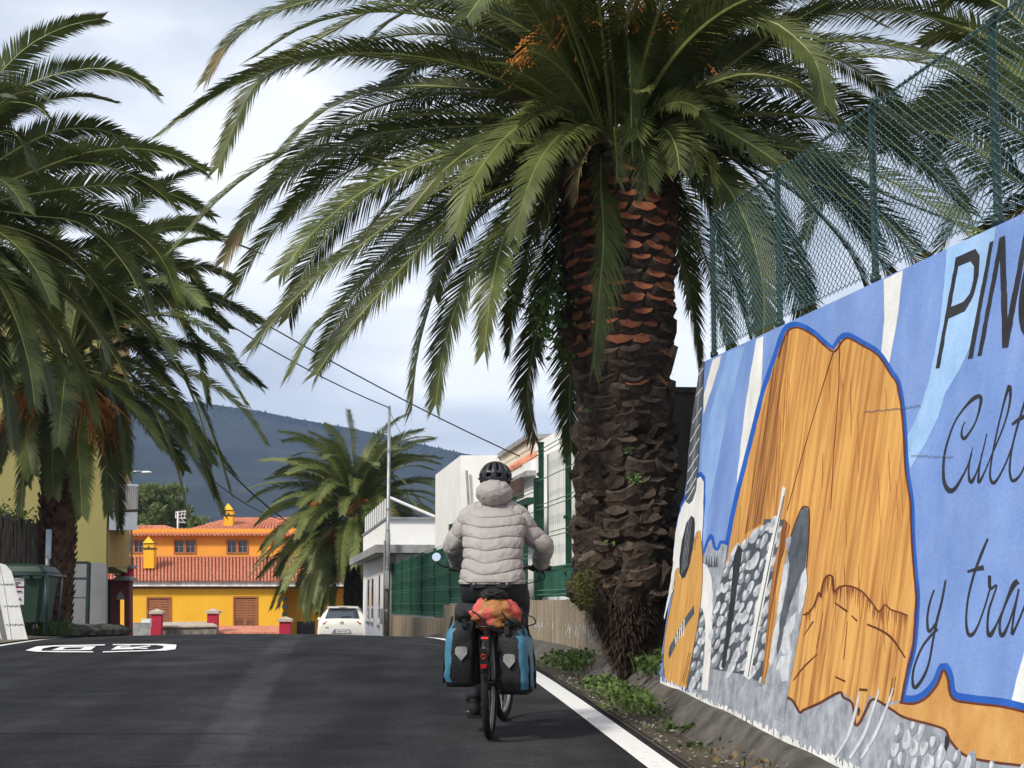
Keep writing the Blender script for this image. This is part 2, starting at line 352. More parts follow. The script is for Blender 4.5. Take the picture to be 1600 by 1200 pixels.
def stroke(bb, pts, k, x0, y0, z, w=None, n=6):
    z = z * .3; pts = [tuple(p) if len(p) == 3 else (p[0], p[1], w) for p in pts]
    q = smooth_path(pts, n) if n > 1 else pts
    L_, R_ = [], []
    for i, (x, y, ww) in enumerate(q):
        xa, ya, _ = q[max(i - 1, 0)]; xb, yb, _ = q[min(i + 1, len(q) - 1)]
        dx, dy = xb - xa, yb - ya; d = math.hypot(dx, dy) or 1; nx, ny = -dy / d, dx / d; ww = max(ww, 1) / 2
        L_.append((x + nx * ww, y + ny * ww)); R_.append((x - nx * ww, y - ny * ww))
    f = lambda p: on_wall(x0 + p[0] / k, y0 + p[1] / k)
    vs = []
    for i in range(len(q)): vs += [f(L_[i]) + (z + i * 1e-6,), f(R_[i]) + (z + i * 1e-6,)]
    bb.add(vs, [(2 * i, 2 * i + 1, 2 * i + 3, 2 * i + 2) for i in range(len(q) - 1)])
def strokes(name, mt, paths, k, x0, y0, z, w=None, n=6, parent=None):
    bb = MB()
    for p in paths: stroke(bb, p, k, x0, y0, z, w, n)
    return bb.build(name, mt, parent or mural, fix=False)
A = (3.75, 1020, 540); B = (3.75, 1020, 780); D8 = (3.243, 1180, 780); E5 = (3.75, 1180, 480); R2 = (3.333, 1400, 300); R3 = (4.615, 1400, 560); R4 = (3.75, 1400, 800); C5 = (1.538, 1000, 420); G7 = (2.726, 1220, 760)
# stripes
mp_('painted_stripe', M_white, [(352, 82), (400, 58), (385, 130), (330, 300), (298, 405), (300, 285), (330, 170)], *A, z=.003)
mp_('painted_stripe', M_midpale, [(440, 40), (538, 4), (500, 160), (450, 350), (400, 600), (350, 850), (320, 1010), (306, 1180), (288, 1100), (280, 750), (290, 600), (330, 430), (380, 250)], *A, z=.003)
mp_('painted_stripe', M_white, [(1182, 530), (1193, 525), (1190, 600), (1176, 680), (1160, 760), (1149, 800), (1152, 745), (1164, 640), (1174, 575)], z=.003)
mp_('painted_stripe', M_white, [(1381, 437), (1411, 422), (1404, 490), (1394, 545), (1388, 575), (1377, 553), (1382, 500)], z=.003)
mp_('painted_stripe', M_pale, [(1480, 388), (1557, 353), (1553, 381), (1544, 429), (1529, 492), (1517, 540), (1499, 579), (1478, 613), (1465, 655), (1448, 690), (1432, 716), (1423, 732), (1414, 690), (1428, 662), (1439, 634), (1451, 597), (1460, 555), (1469, 504), (1475, 450)], z=.003)
mp_('painted_stripe', M_white, [(1625, 930), (1600, 1021), (1590, 1056), (1580, 1098), (1640, 1110), (1660, 900)], z=.003)
# thatched hut with the ground line running off to the right
hut = [(205, 712), (235, 560), (270, 420), (300, 300), (330, 210), (350, 152), (375, 138), (412, 155), (440, 180), (465, 196), (485, 170), (500, 164), (530, 180), (570, 205), (600, 250), (616, 275), (626, 330), (632, 400), (636, 480), (648, 560), (651, 650), (658, 740), (662, 790), (655, 900), (640, 965), (625, 1042)]
gnd_line = [(625, 1042), (660, 1045), (690, 1030), (715, 1000), (730, 966), (741, 985), (752, 1032), (800, 1044), (870, 1052), (930, 1066), (1000, 1085)]
low = [(1000, 1215), (923, 1195), (860, 1187), (800, 1176), (770, 1160), (745, 1130), (735, 1108), (700, 1095), (660, 1085), (630, 1075), (600, 1055), (562, 1034), (545, 1060), (530, 1090), (518, 1094), (512, 1045), (490, 1030), (480, 1018), (430, 1045), (395, 1060), (385, 1066), (370, 1040), (356, 1030), (340, 1060), (290, 1005), (250, 990)]
pn = MB(); stroke(pn, hut[:-1] + [(622, 1048)], *C5, .004, 22, 5); pn.build('painted_hut_outline', M_dblue, mural, fix=False)
pn = MB(); stroke(pn, [(x, y - 8) for x, y in gnd_line], *C5, .004, 24, 5); pn.build('painted_ground_outline', M_dblue, mural, fix=False)
hutp = mp_('painted_hut', M_thatch, hut + [(600, 1060), (480, 1030), (385, 1066), (300, 1010), (250, 800)], *C5, z=.006)
mp_('painted_hill', M_sand, gnd_line + low[:11] + [(600, 1050)], *C5, z=.0075)
mp_('painted_hut_flank', M_thatchd, [(195, 125), (200, 150), (180, 330), (150, 500), (130, 720), (110, 900), (80, 1060), (60, 1250), (-60, 1330), (-20, 1100), (0, 830), (50, 580), (100, 380), (150, 230)], *E5, z=.0075)
M_thatchl = paint('mural_pale_thatch_paint', sr(152, 90, 40), sr(220, 166, 92), scale=5, stretch=(3.0, .22, 1), ramp=(.32, .56), detail=8)
mp_('painted_hut_hem', M_thatchl, [(245, 590), (270, 580), (300, 540), (325, 475), (345, 430), (365, 390), (395, 395), (402, 470), (430, 445), (480, 440), (540, 465), (590, 520), (630, 570), (660, 535), (690, 560), (740, 575), (778, 590), (745, 850), (725, 1020), (640, 1040), (580, 990), (545, 1090), (515, 1140), (500, 1020), (435, 970), (330, 1030), (230, 1080), (190, 1008), (165, 1010), (190, 850), (220, 700)], *D8, z=.009)
strokes('painted_hut_line', M_brown, [[(x + 3, y + 3) for x, y in hut[4:]], ], *C5, .0105, 4.5, 5)
strokes('painted_hut_line', M_brown, [[(462, 258, 7), (360, 590, 4), (270, 900, 4), (190, 1190, 4)], [(497, 200, 5), (490, 500, 4), (463, 850, 4), (445, 1190, 3)]], *E5, .0105, None, 6)
strokes('painted_hut_line', M_brown, [[(245, 585, 8), (270, 580, 9), (300, 540, 8), (325, 470, 8), (335, 500, 8), (345, 430, 8), (365, 390, 10), (395, 395, 10), (402, 470, 12), (430, 445, 10), (480, 440, 9), (540, 465, 9), (590, 520, 9), (630, 570, 9), (660, 535, 9), (690, 560, 8), (740, 575, 8), (775, 590, 8)],
    [(405, 525, 8), (470, 570, 12)], [(490, 590, 6), (520, 618, 10)], [(570, 635, 10), (640, 665, 12), (700, 710, 12), (762, 803, 8)], [(195, 920, 5), (250, 850, 9), (318, 785, 6)], [(408, 900, 9), (460, 925, 10)], [(530, 965, 14), (572, 968, 14)], [(250, 690, 4), (297, 620, 8)], [(345, 575, 3), (330, 680, 4), (312, 755, 3)], [(470, 620, 3), (455, 780, 5), (448, 815, 3)], [(700, 905, 4), (683, 1005, 5)], [(715, 900, 4), (700, 1000, 4)]], *D8, .0105, None, 3)
strokes('painted_hill_line', M_brown, [gnd_line], *C5, .0105, 6, 5)
strokes('painted_hill_line', M_brown, [low[:23]], *C5, .0125, 6, 4)
rnd = random.Random(3); thin = []
for i in range(30):
    x = rnd.uniform(235, 640); y = rnd.uniform(230, 780)
    if x < 330 and y < 420: continue
    h = rnd.uniform(40, 170); sl_ = (470 - x) / 470 * .18
    thin.append([(x, y, 1), (x - h * sl_ * .5, y + h / 2, rnd.uniform(1, 3.2)), (x - h * sl_, y + h, 1)])
M_streak = paint('mural_ochre_streak_paint', sr(158, 92, 40), sr(190, 124, 62))
strokes('painted_thatch_streak', M_streak, thin, *C5, .0098, None, 3)
hem_l = [(245, 585), (300, 540), (345, 430), (365, 390), (395, 395), (402, 470), (430, 445), (480, 440), (540, 465), (590, 520), (630, 570), (660, 540), (740, 575), (775, 590)]
fr = []
for i in range(len(hem_l) - 1):
    for k in range(7):
        f_ = rnd.random(); x = hem_l[i][0] + (hem_l[i + 1][0] - hem_l[i][0]) * f_; y = hem_l[i][1] + (hem_l[i + 1][1] - hem_l[i][1]) * f_; h = rnd.uniform(25, 95)
        fr.append([(x, y + 2, rnd.uniform(5, 12)), (x - 2, y + h * .4, rnd.uniform(3, 7)), (x - 5, y + h, 1)])
M_fringe = paint('mural_umber_paint', sr(128, 74, 40), sr(170, 108, 58), scale=9)
strokes('painted_thatch_fringe', M_fringe, fr, *D8, .0099, None, 2)
# grey ground at the foot
mp_('painted_grey_ground', M_greyp, [(-40, 870), (50, 880), (165, 960), (400, 950), (640, 990), (800, 1050), (960, 1120), (1040, 1200), (1320, 1290), (1600, 1390), (1600, 1750), (600, 1600), (-330, 1000), (-280, 800), (-160, 800)], *D8, z=.0070)
# stone walling beside the door
stone_out = [(1196, 811), (1191, 825), (1180, 833), (1165, 849), (1161, 856), (1155, 850), (1150, 860), (1143, 872), (1133, 887), (1127, 908), (1119, 940), (1113, 961), (1113, 990), (1110, 1044), (1127, 1048), (1161, 1053), (1180, 1062), (1191, 1066), (1196, 1020), (1199, 985), (1203, 934), (1209, 891), (1219, 848), (1226, 812)]
mp_('painted_stone_wall', M_dgrey, stone_out, z=.013)
def inside(x, y, pl_):
    c = False; j = len(pl_) - 1
    for i in range(len(pl_)):
        if (pl_[i][1] > y) != (pl_[j][1] > y) and x < (pl_[j][0] - pl_[i][0]) * (y - pl_[i][1]) / (pl_[j][1] - pl_[i][1]) + pl_[i][0]: c = not c
        j = i
    return c
def stones(region, n, rx, ry, z, seed, tilt=.2):
    z = z * .3; rr = random.Random(seed); xs = [p[0] for p in region]; ys = [p[1] for p in region]; placed = []; bbs = [MB(), MB(), MB()]
    for _ in range(n * 40):
        x, y = rr.uniform(min(xs), max(xs)), rr.uniform(min(ys), max(ys)); a = rr.uniform(.65, 1.35)
        if not inside(x, y, region): continue
        if any(((x - X) / (rx * (a + A_) * .88)) ** 2 + ((y - Y_) / (ry * (a + A_) * .88)) ** 2 < 1 for X, Y_, A_ in placed): continue
        placed.append((x, y, a)); q = []; ph = rr.uniform(0, 6)
        for j in range(12):
            g = j / 12 * 6.283; r_ = a * (1 + .13 * math.sin(2 * g + ph) + .1 * math.sin(3 * g + ph * 2))
            dx, dy = math.cos(g) * rx * r_, math.sin(g) * ry * r_
            q.append((x + dx - dy * tilt, y + dy))
        k = rr.randrange(3); tr = [Vector(on_wall(*p_) + (z,)) for p_ in q]; bbs[k].poly(tr)
        k2 = 1 if k != 1 else 0
        q2 = [(x + (px - x) * .5 - rx * .2, y + (py - y) * .55 - ry * .25) for px, py in q]; bbs[k2].poly([Vector(on_wall(*p_) + (z + .0003,)) for p_ in q2])
        if len(placed) >= n: break
    for k, bb in enumerate(bbs):
        if bb.v: tag(bb.build('painted_stones', M_stone[k], mural), kind='stuff')
stones(stone_out, 95, 5.0, 11.0, .0145, 5, .35)
stones([(1398, 1150), (1420, 1135), (1450, 1145), (1475, 1160), (1500, 1190), (1540, 1200), (1600, 1200), (1600, 1290), (1380, 1240)], 60, 8, 19, .0135, 8)
mp_('painted_post', M_black, [(480, 335), (505, 268), (530, 295), (505, 470), (480, 650), (425, 992), (405, 985), (430, 800), (460, 560)], *B, z=.0165)
mp_('painted_pole', M_white, [(1224, 760), (1229, 763), (1213, 845), (1200, 915), (1184, 1000), (1172, 1062), (1163, 1056), (1183, 950), (1204, 850), (1217, 800)], z=.017)
strokes('painted_pole_edge', M_dgrey, [[(1226, 775, 1.2), (1210, 850, 1.6), (1185, 975, 1.6), (1170, 1058, 1.5)]], 1, 0, 0, .018)
mp_('painted_door_jamb', M_thatchd, [(150, 100), (180, 130), (130, 330), (108, 450), (105, 520), (75, 760), (52, 940), (36, 925), (58, 700), (75, 500), (100, 330)], *D8, z=.0165)
# figure standing in the doorway
mp_('painted_doorway', M_greyp, [(160, 200), (185, 190), (230, 62), (258, 38), (278, 60), (275, 200), (262, 350), (270, 420), (245, 560), (225, 680), (195, 850), (165, 1010), (150, 1130), (100, 1110), (90, 960), (60, 935), (75, 830), (110, 600), (150, 330), (165, 270)], *D8, z=.0165)
mp_('painted_doorway_shade', M_dgrey, [(190, 175), (215, 100), (245, 48), (262, 41), (277, 65), (272, 220), (258, 345), (232, 400), (205, 470), (180, 540), (165, 600), (150, 660), (135, 740), (112, 800), (118, 660), (140, 560), (165, 450), (178, 330), (168, 270), (182, 230)], *D8, z=.018)
for q in ([(150, 335), (168, 320), (165, 420), (140, 560), (120, 600), (112, 570)], [(240, 380), (262, 350), (270, 420), (250, 540), (225, 590), (228, 470)], [(135, 760), (150, 650), (185, 600), (215, 570), (205, 640), (180, 690), (190, 780), (150, 790)], [(110, 860), (130, 800), (190, 780), (180, 850), (170, 920), (140, 925), (130, 870)], [(75, 820), (100, 660), (128, 590), (125, 680), (100, 800), (85, 850)]):
    mp_('painted_figure_highlight', M_stone[1], q, *D8, z=.0195)
strokes('painted_doorway_line', M_brown, [[(185, 190, 5), (215, 100, 5), (242, 45, 7), (262, 38, 7), (277, 60, 6), (276, 180, 5), (264, 345, 3)]], *D8, .0205, None, 4)
for px in (0, 30, 52): strokes('painted_drape', M_stone[1], [[(1345 + px, 1080 - px * .1, 2), (1338 + px * .9, 1110, 4), (1326 + px * .8, 1150, 5), (1305 + px * .8, 1185, 4)]], 1, 0, 0, .0135)
for q in ([(523, 1065), (530, 1050), (536, 1070), (530, 1095), (522, 1100)], ): mp_('painted_hole', M_black, q, *D8, z=.0135)
mp_('painted_hole', M_black, [(705, 1062), (718, 1060), (720, 1095), (708, 1132), (700, 1110)], *G7, z=.0145)
# guitar
mp_('painted_guitar_edge', M_dblue, [(188, 880), (245, 810), (262, 745), (285, 740), (308, 770), (310, 900), (300, 1010), (290, 1210), (120, 1210), (140, 1050), (165, 930)], *A, z=.005)
mp_('painted_guitar_side', M_white, [(195, 905), (255, 835), (263, 780), (284, 769), (302, 800), (299, 1000), (282, 1250), (120, 1260), (132, 1150), (150, 1050), (170, 950)], *A, z=.0135)
mp_('painted_guitar_side', M_white, [(160, 80), (285, 180), (290, 370), (320, 388), (345, 450), (356, 560), (351, 760), (341, 950), (326, 1125), (288, 1118), (302, 950), (312, 800), (310, 720), (297, 650), (270, 600), (150, 480), (110, 560), (72, 705), (68, 690), (95, 560), (120, 400), (135, 200)], *B, z=.015)
mp_('painted_guitar_body', M_wood, [(285, 190), (265, 190), (240, 262), (225, 340), (200, 440), (180, 468), (160, 450), (158, 405), (150, 405), (135, 430), (130, 510), (110, 620), (85, 740), (70, 850), (66, 980), (76, 1060), (200, 1110), (225, 960), (260, 780), (285, 600), (295, 480), (295, 350), (290, 250)], *B, z=.0165)
strokes('painted_guitar_line', M_brown, [[(285, 190), (265, 190), (240, 262), (225, 340), (200, 440)], [(158, 405), (150, 405), (135, 430), (130, 510), (110, 620), (85, 740), (70, 850), (66, 980), (74, 1045)], [(290, 250), (296, 350), (295, 480), (285, 600), (260, 780), (225, 960), (200, 1085)], [(272, 220), (255, 235), (248, 300)], [(215, 900), (195, 1000), (175, 1070)], [(225, 900), (205, 1000), (185, 1075)], [(130, 480), (120, 520), (130, 540)]], *B, .0178, 3, 4)
mp_('painted_sound_hole', M_black, [(230, 97), (247, 112), (250, 150), (248, 205), (237, 300), (215, 400), (192, 458), (174, 466), (160, 435), (160, 350), (175, 240), (198, 145)], *B, z=.0185)
strokes('painted_string', M_stone[2], [[(205 + 9 * i, 130 - i * 6), (172 + 10 * i, 440 - i * 14)] for i in range(4)], *B, .0195, 2.5, 1)
mp_('painted_bridge', M_dgrey, [(245, 622), (247, 672), (200, 740), (150, 830), (100, 938), (95, 905), (105, 860), (190, 700)], *B, z=.0185)
strokes('painted_bridge_string', M_white, [[(188, 705), (185, 800)], [(175, 730), (172, 810)], [(165, 750), (158, 820)], [(150, 775), (145, 835)], [(135, 805), (140, 850)]], *B, .0195, 5, 1)
mp_('painted_fretboard', M_dgrey, [(272, 160), (300, 88), (305, 95), (297, 300), (287, 450), (273, 650), (263, 780), (256, 850), (236, 910), (215, 930), (197, 915), (200, 830), (210, 640), (225, 500), (245, 350), (263, 220)], *A, z=.0165)
strokes('painted_fret', M_white, [[(272, 175), (300, 130)], [(258, 295), (296, 245)], [(236, 455), (290, 362)], [(222, 565), (280, 460)], [(218, 650), (276, 542)], [(208, 740), (270, 640)], [(204, 812), (263, 712)], [(200, 868), (258, 775)], [(205, 905), (250, 825)]], *A, .0185, 3.5, 1)
strokes('painted_string', M_stone[2], [[(285 + 4 * i - 4, 160), (268 - 3 + 4 * i, 330), (242 + 5 * i, 600), (222 + 6 * i, 850)] for i in range(3)], *A, .0178, 2, 3)
mp_('painted_rock', M_dgrey, [(285, 610), (312, 720), (310, 850), (300, 960), (288, 1118), (200, 1110), (225, 960), (255, 800), (275, 680)], *B, z=.0128)
stones([(1096, 945), (1102, 970), (1102, 1005), (1100, 1035), (1096, 1075), (1078, 1070), (1084, 1030), (1090, 990)], 22, 4.2, 9, .0132, 11)
mp_('painted_ridge', M_greyp, [(300, 330), (330, 250), (345, 235), (362, 295), (385, 300), (405, 262), (440, 270), (425, 400), (390, 560), (360, 680), (352, 600), (345, 450), (320, 388), (296, 365)], *B, z=.0112)
strokes('painted_ridge_outline', M_dblue, [[(298, 318), (325, 245), (345, 212), (366, 285), (385, 290), (402, 250), (440, 258)]], *B, .0118, 16, 4)
strokes('painted_tree', M_dgrey, [[(x, 330, 2), (x - 2, 400, 16)] for x in (318, 333, 348, 366, 378)], *B, .0122, None, 2)
# lettering
mp_('painted_letter', M_black, [(207, 921), (313, 342), (415, 296), (437, 330), (432, 430), (405, 540), (360, 622), (275, 660), (228, 917)], *R2, z=.006, holes=[[(325, 388), (390, 362), (408, 388), (404, 460), (385, 530), (352, 572), (288, 598)]])
mp_('painted_letter', M_black, [(375, 870), (490, 262), (510, 253), (400, 865)], *R2, z=.006)
mp_('painted_letter', M_black, [(425, 856), (541, 238), (569, 227), (583, 660), (672, 190), (700, 180), (585, 808), (555, 813), (543, 345), (447, 850)], *R2, z=.006)
ring = lambda cx, cy, rx, ry, n=24: [(cx + math.cos(i / n * 6.283) * rx + math.sin(i / n * 6.283) * ry * .18, cy - math.sin(i / n * 6.283) * ry) for i in range(n)]
mp_('painted_letter', M_black, ring(742, 470, 88, 290), *R2, z=.006, holes=[ring(745, 470, 62, 245)])
strokes('painted_letter', M_black, [[(500, 455, 6), (480, 500, 8), (475, 550, 16), (490, 578, 24), (520, 550, 14), (570, 470, 10), (600, 380, 14), (615, 300, 22), (603, 272, 28), (560, 290, 26), (500, 350, 14), (430, 450, 11), (380, 580, 12), (350, 700, 15), (343, 820, 19), (352, 900, 26), (385, 952, 38), (425, 940, 26), (470, 870, 14), (520, 770, 9), (555, 640, 4)]], *R3, .006, None, 5)
strokes('painted_letter', M_black, [[(548, 680, 8), (530, 760, 10), (527, 840, 13), (542, 892, 26), (575, 840, 11), (610, 740, 9), (658, 540, 6)], [(622, 680, 8), (602, 800, 10), (598, 895, 20), (640, 820, 9), (690, 700, 8)]], *R3, .0066, None, 5)
strokes('painted_letter', M_black, [[(690, 700, 9), (750, 560, 9), (800, 420, 10), (826, 290, 16), (822, 200, 24), (800, 250, 16), (760, 400, 10), (715, 600, 10), (690, 740, 10), (680, 840, 13), (700, 897, 24), (740, 860, 12), (800, 740, 9), (850, 600, 8)]], *R3, .0072, None, 5)
strokes('painted_letter', M_black, [[(960, 220, 16), (923, 340, 14), (880, 480, 13), (840, 640, 11), (822, 780, 13), (830, 860, 18), (850, 882, 22), (890, 850, 12), (923, 790, 9), (960, 690, 8)], [(838, 478, 14), (880, 445, 22), (923, 420, 24), (970, 390, 20)]], *R3, .0078, None, 5)
strokes('painted_letter', M_black, [[(225, 455, 8), (200, 530, 11), (185, 620, 12), (192, 698, 16), (215, 680, 12), (240, 640, 8)], [(292, 400, 11), (270, 520, 13), (240, 640, 14), (220, 740, 11), (195, 880, 11), (160, 970, 15), (112, 1030, 20), (98, 980, 13), (110, 900, 11), (150, 800, 11), (200, 730, 13), (246, 685, 14)]], *R4, .006, None, 5)
strokes('painted_letter', M_black, [[(540, 155, 10), (500, 250, 15), (460, 360, 12), (425, 500, 11), (413, 620, 11), (420, 700, 17), (440, 722, 22), (475, 680, 11), (520, 560, 8), (552, 450, 8)], [(420, 350, 12), (470, 335, 20), (516, 325, 30)]], *R4, .0066, None, 5)
strokes('painted_letter', M_black, [[(550, 372, 18), (550, 420, 18), (556, 450, 14), (592, 428, 8), (570, 500, 9), (545, 580, 11), (538, 680, 13), (552, 724, 24), (590, 660, 10), (625, 580, 8)]], *R4, .0072, None, 5)
strokes('painted_letter', M_black, [[(718, 405, 32), (690, 430, 26), (650, 520, 13), (615, 620, 11), (610, 690, 15), (625, 724, 22), (660, 660, 10), (700, 540, 9), (722, 450, 9)], [(722, 450, 10), (700, 560, 10), (685, 660, 10), (682, 716, 14), (715, 650, 10), (760, 540, 10)]], *R4, .0078, None, 5)
# hairline cracks
M_crack = mat('crack', (.13, .14, .17), .9)
rr = random.Random(4)
def crack(x0, x1, y0, y1):
    n = 26; pts = [(x0 + (x1 - x0) * i / n, y0 + (y1 - y0) * i / n + rr.uniform(-1.4, 1.4), rr.uniform(.12, .35)) for i in range(n + 1)]; return pts
strokes('wall_crack', M_crack, [crack(1352, 1440, 644, 634), crack(1425, 1490, 712, 714)], 1, 0, 0, .0212, None, 1)
# flaking primer along the wall foot
fl = MB(); rr = random.Random(9)
for i in range(260):
    u = -.05 + 7.5 * i / 260 + rr.uniform(-.02, .02); h = rr.uniform(.01, .05); w_ = rr.uniform(.02, .06); v0 = .0
    q = [(u - w_, v0 - .06, .008), (u + w_, v0 - .06, .008), (u + w_ * rr.uniform(.2, .9), v0 + h * rr.uniform(.5, 1), .008 + i * 1e-5), (u - w_ * rr.uniform(.2, .9), v0 + h, .008 + i * 1e-5)]
    fl.add(q, [(0, 1, 2, 3)])
tag(fl.build('flaking_primer', M_white, mural, fix=False), kind='stuff')

# ------------------------------------------------------------------ terrace behind the wall
tb = MB(); TZ = lambda s: zr(s, 2.5) + 2.45
q = [R(-4, 3.25), R(13.2, 3.25), R(13.2, 14), R(-4, 14)]
for p, s in zip(q, (-4, 13.2, 13.2, -4)): p.z = TZ(s)
tb.hexa(q, (0, 0, -2.4)); tag(tb.build('terrace', M_ground), kind='structure')
# ------------------------------------------------------------------ chain-link fence on the mural wall
M_gpost = mat('green_painted_steel', (.012, .040, .032), .45, spec=.5, scale=8)
M_gwire = mat('green_coated_wire', (.085, .165, .15), .4, spec=.6, scale=8)
fence = empty('chain_link_fence', WO); fw = fence.matrix_basis.inverted()
tag(fence, 'green chain-link fence standing on top of the mural wall', 'fence')
FN = RR.copy(); FO = WM @ Vector((a1[0], a1[1], -.10))       # vertical plane above the wall top
def on_fence(px, py):
    r = ray(px, py); t = (FO - CAM).dot(FN) / r.dot(FN); p = CAM + r * t - FO
    return p.dot(-DR), p.z
def fw3(u, z, o=0): return FO + (-DR) * u + Vector((0, 0, z)) + RR * o - WO
u0, zt0 = on_fence(1113, 341); u1, zt1 = on_fence(1562, 24)
fb0 = on_fence(1113, 556); fb1 = on_fence(1562, 345)
zt = lambda u: zt0 + (zt1 - zt0) * (u - u0) / (u1 - u0)
zb = lambda u: fb0[1] + (fb1[1] - fb0[1]) * (u - fb0[0]) / (fb1[0] - fb0[0])
pu = [on_fence(x, 345)[0] for x in (1113, 1216, 1366, 1560)]
pu += [pu[-1] + 1.95 * k for k in (1, 2, 3)]
for u in pu:
    pb = MB(); t_ = zt(u)
    pb.tube([fw3(u, zb(u) - .2), fw3(u, zb(u)), fw3(u, t_ - .06), fw3(u + .015, t_ - .015), fw3(u + .06, t_ + .01), fw3(u + .10, t_ + .012)], .021, 8)
    pb.build('post', M_gpost, fence, True)
    pc = MB(); pc.tube([fw3(u, zb(u) - .02, -.0), fw3(u, zb(u) + .02)], .032, 8); pc.build('post_foot', M_gpost, fence, True)
UEND = pu[-1]
rb = MB(); rb.tube([fw3(u0 - .02, zt(u0)), fw3(UEND, zt(UEND))], .009, 8); rb.build('top_rail', M_gpost, fence, True)
wb = MB(); cw, chh = .044, .048; nwire = int((UEND - u0) / (cw / 2)); k = 0
def wseg(a, c, r=.0028):
    d = (c - a).normalized(); x = d.cross(RR).normalized() * r; y = RR * r
    wb.add([a + x, a - x * .5 + y * .87, a - x * .5 - y * .87, c + x, c - x * .5 + y * .87, c - x * .5 - y * .87], [(0, 1, 4, 3), (1, 2, 5, 4), (2, 0, 3, 5)])
for i in range(int((UEND - u0) / cw) + 1):
    u = u0 + i * cw; z = zb(u) + .015; j = 0; pr = None
    while z < zt(u) + .01:
        sag = .02 * math.sin(u * 3.1 + z * 2) ; bel = .03 * math.sin(math.pi * (z - zb(u)) / max(.2, zt(u) - zb(u))) * math.sin(u * 1.6)
        q = fw3(u + (cw / 2 if (j + i) % 2 else -cw / 2) + sag * .3, z, -.024 + bel * .6 + (.003 if j % 2 else -.003))
        if pr is not None: wseg(pr, q)
        pr = q; z += chh / 2; j += 1
tag(wb.build('wire_mesh', M_gwire, fence, fix=False), kind='stuff')
for fz in (.03, .5, .97):
    tw = MB(); tw.tube([fw3(u, zb(u) + (zt(u) - zb(u)) * fz, -.028) for u in frange(u0, UEND, .5)], .0025, 5); tw.build('tension_wire', M_gwire, fence)
# ------------------------------------------------------------------ palms
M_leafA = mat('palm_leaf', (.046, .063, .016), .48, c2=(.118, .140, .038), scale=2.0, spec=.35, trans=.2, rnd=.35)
M_leafB = mat('palm_leaf_sunny', (.080, .110, .026), .5, c2=(.175, .195, .052), scale=1.2, spec=.35, trans=.22, rnd=.25)  # sunlight on the far palm is put into this lighter, yellower leaf colour
M_leafC = mat('palm_leaf_fresh', (.052, .072, .018), .48, c2=(.125, .150, .042), scale=2.0, spec=.35, trans=.22, rnd=.3)
M_leafD = mat('palm_leaf_dry', (.14, .10, .05), .8, c2=(.22, .16, .08), scale=6, trans=.1)
M_rach = mat('palm_rachis', (.16, .19, .045), .5, c2=(.24, .26, .08), scale=4, spec=.4)
M_bark = mat('palm_bark', (.026, .018, .013), .95, c2=(.075, .053, .038), scale=9, bump=1, bscale=30, rnd=.35)
M_cut = mat('cut_leaf_base', (.23, .075, .035), .85, c2=(.38, .14, .07), scale=7, bump=.5, bscale=40, rnd=.3)
M_cutg = mat('old_leaf_base', (.045, .032, .024), .95, c2=(.125, .095, .072), scale=8, bump=.8, bscale=40, rnd=.4)
M_fibre = mat('palm_fibre', (.022, .015, .011), .95, c2=(.070, .046, .032), scale=14, rnd=.2)
M_fruit = mat('palm_fruit_stalk', (.34, .11, .02), .6, c2=(.50, .20, .035), scale=6)
UP = Vector((0, 0, 1))
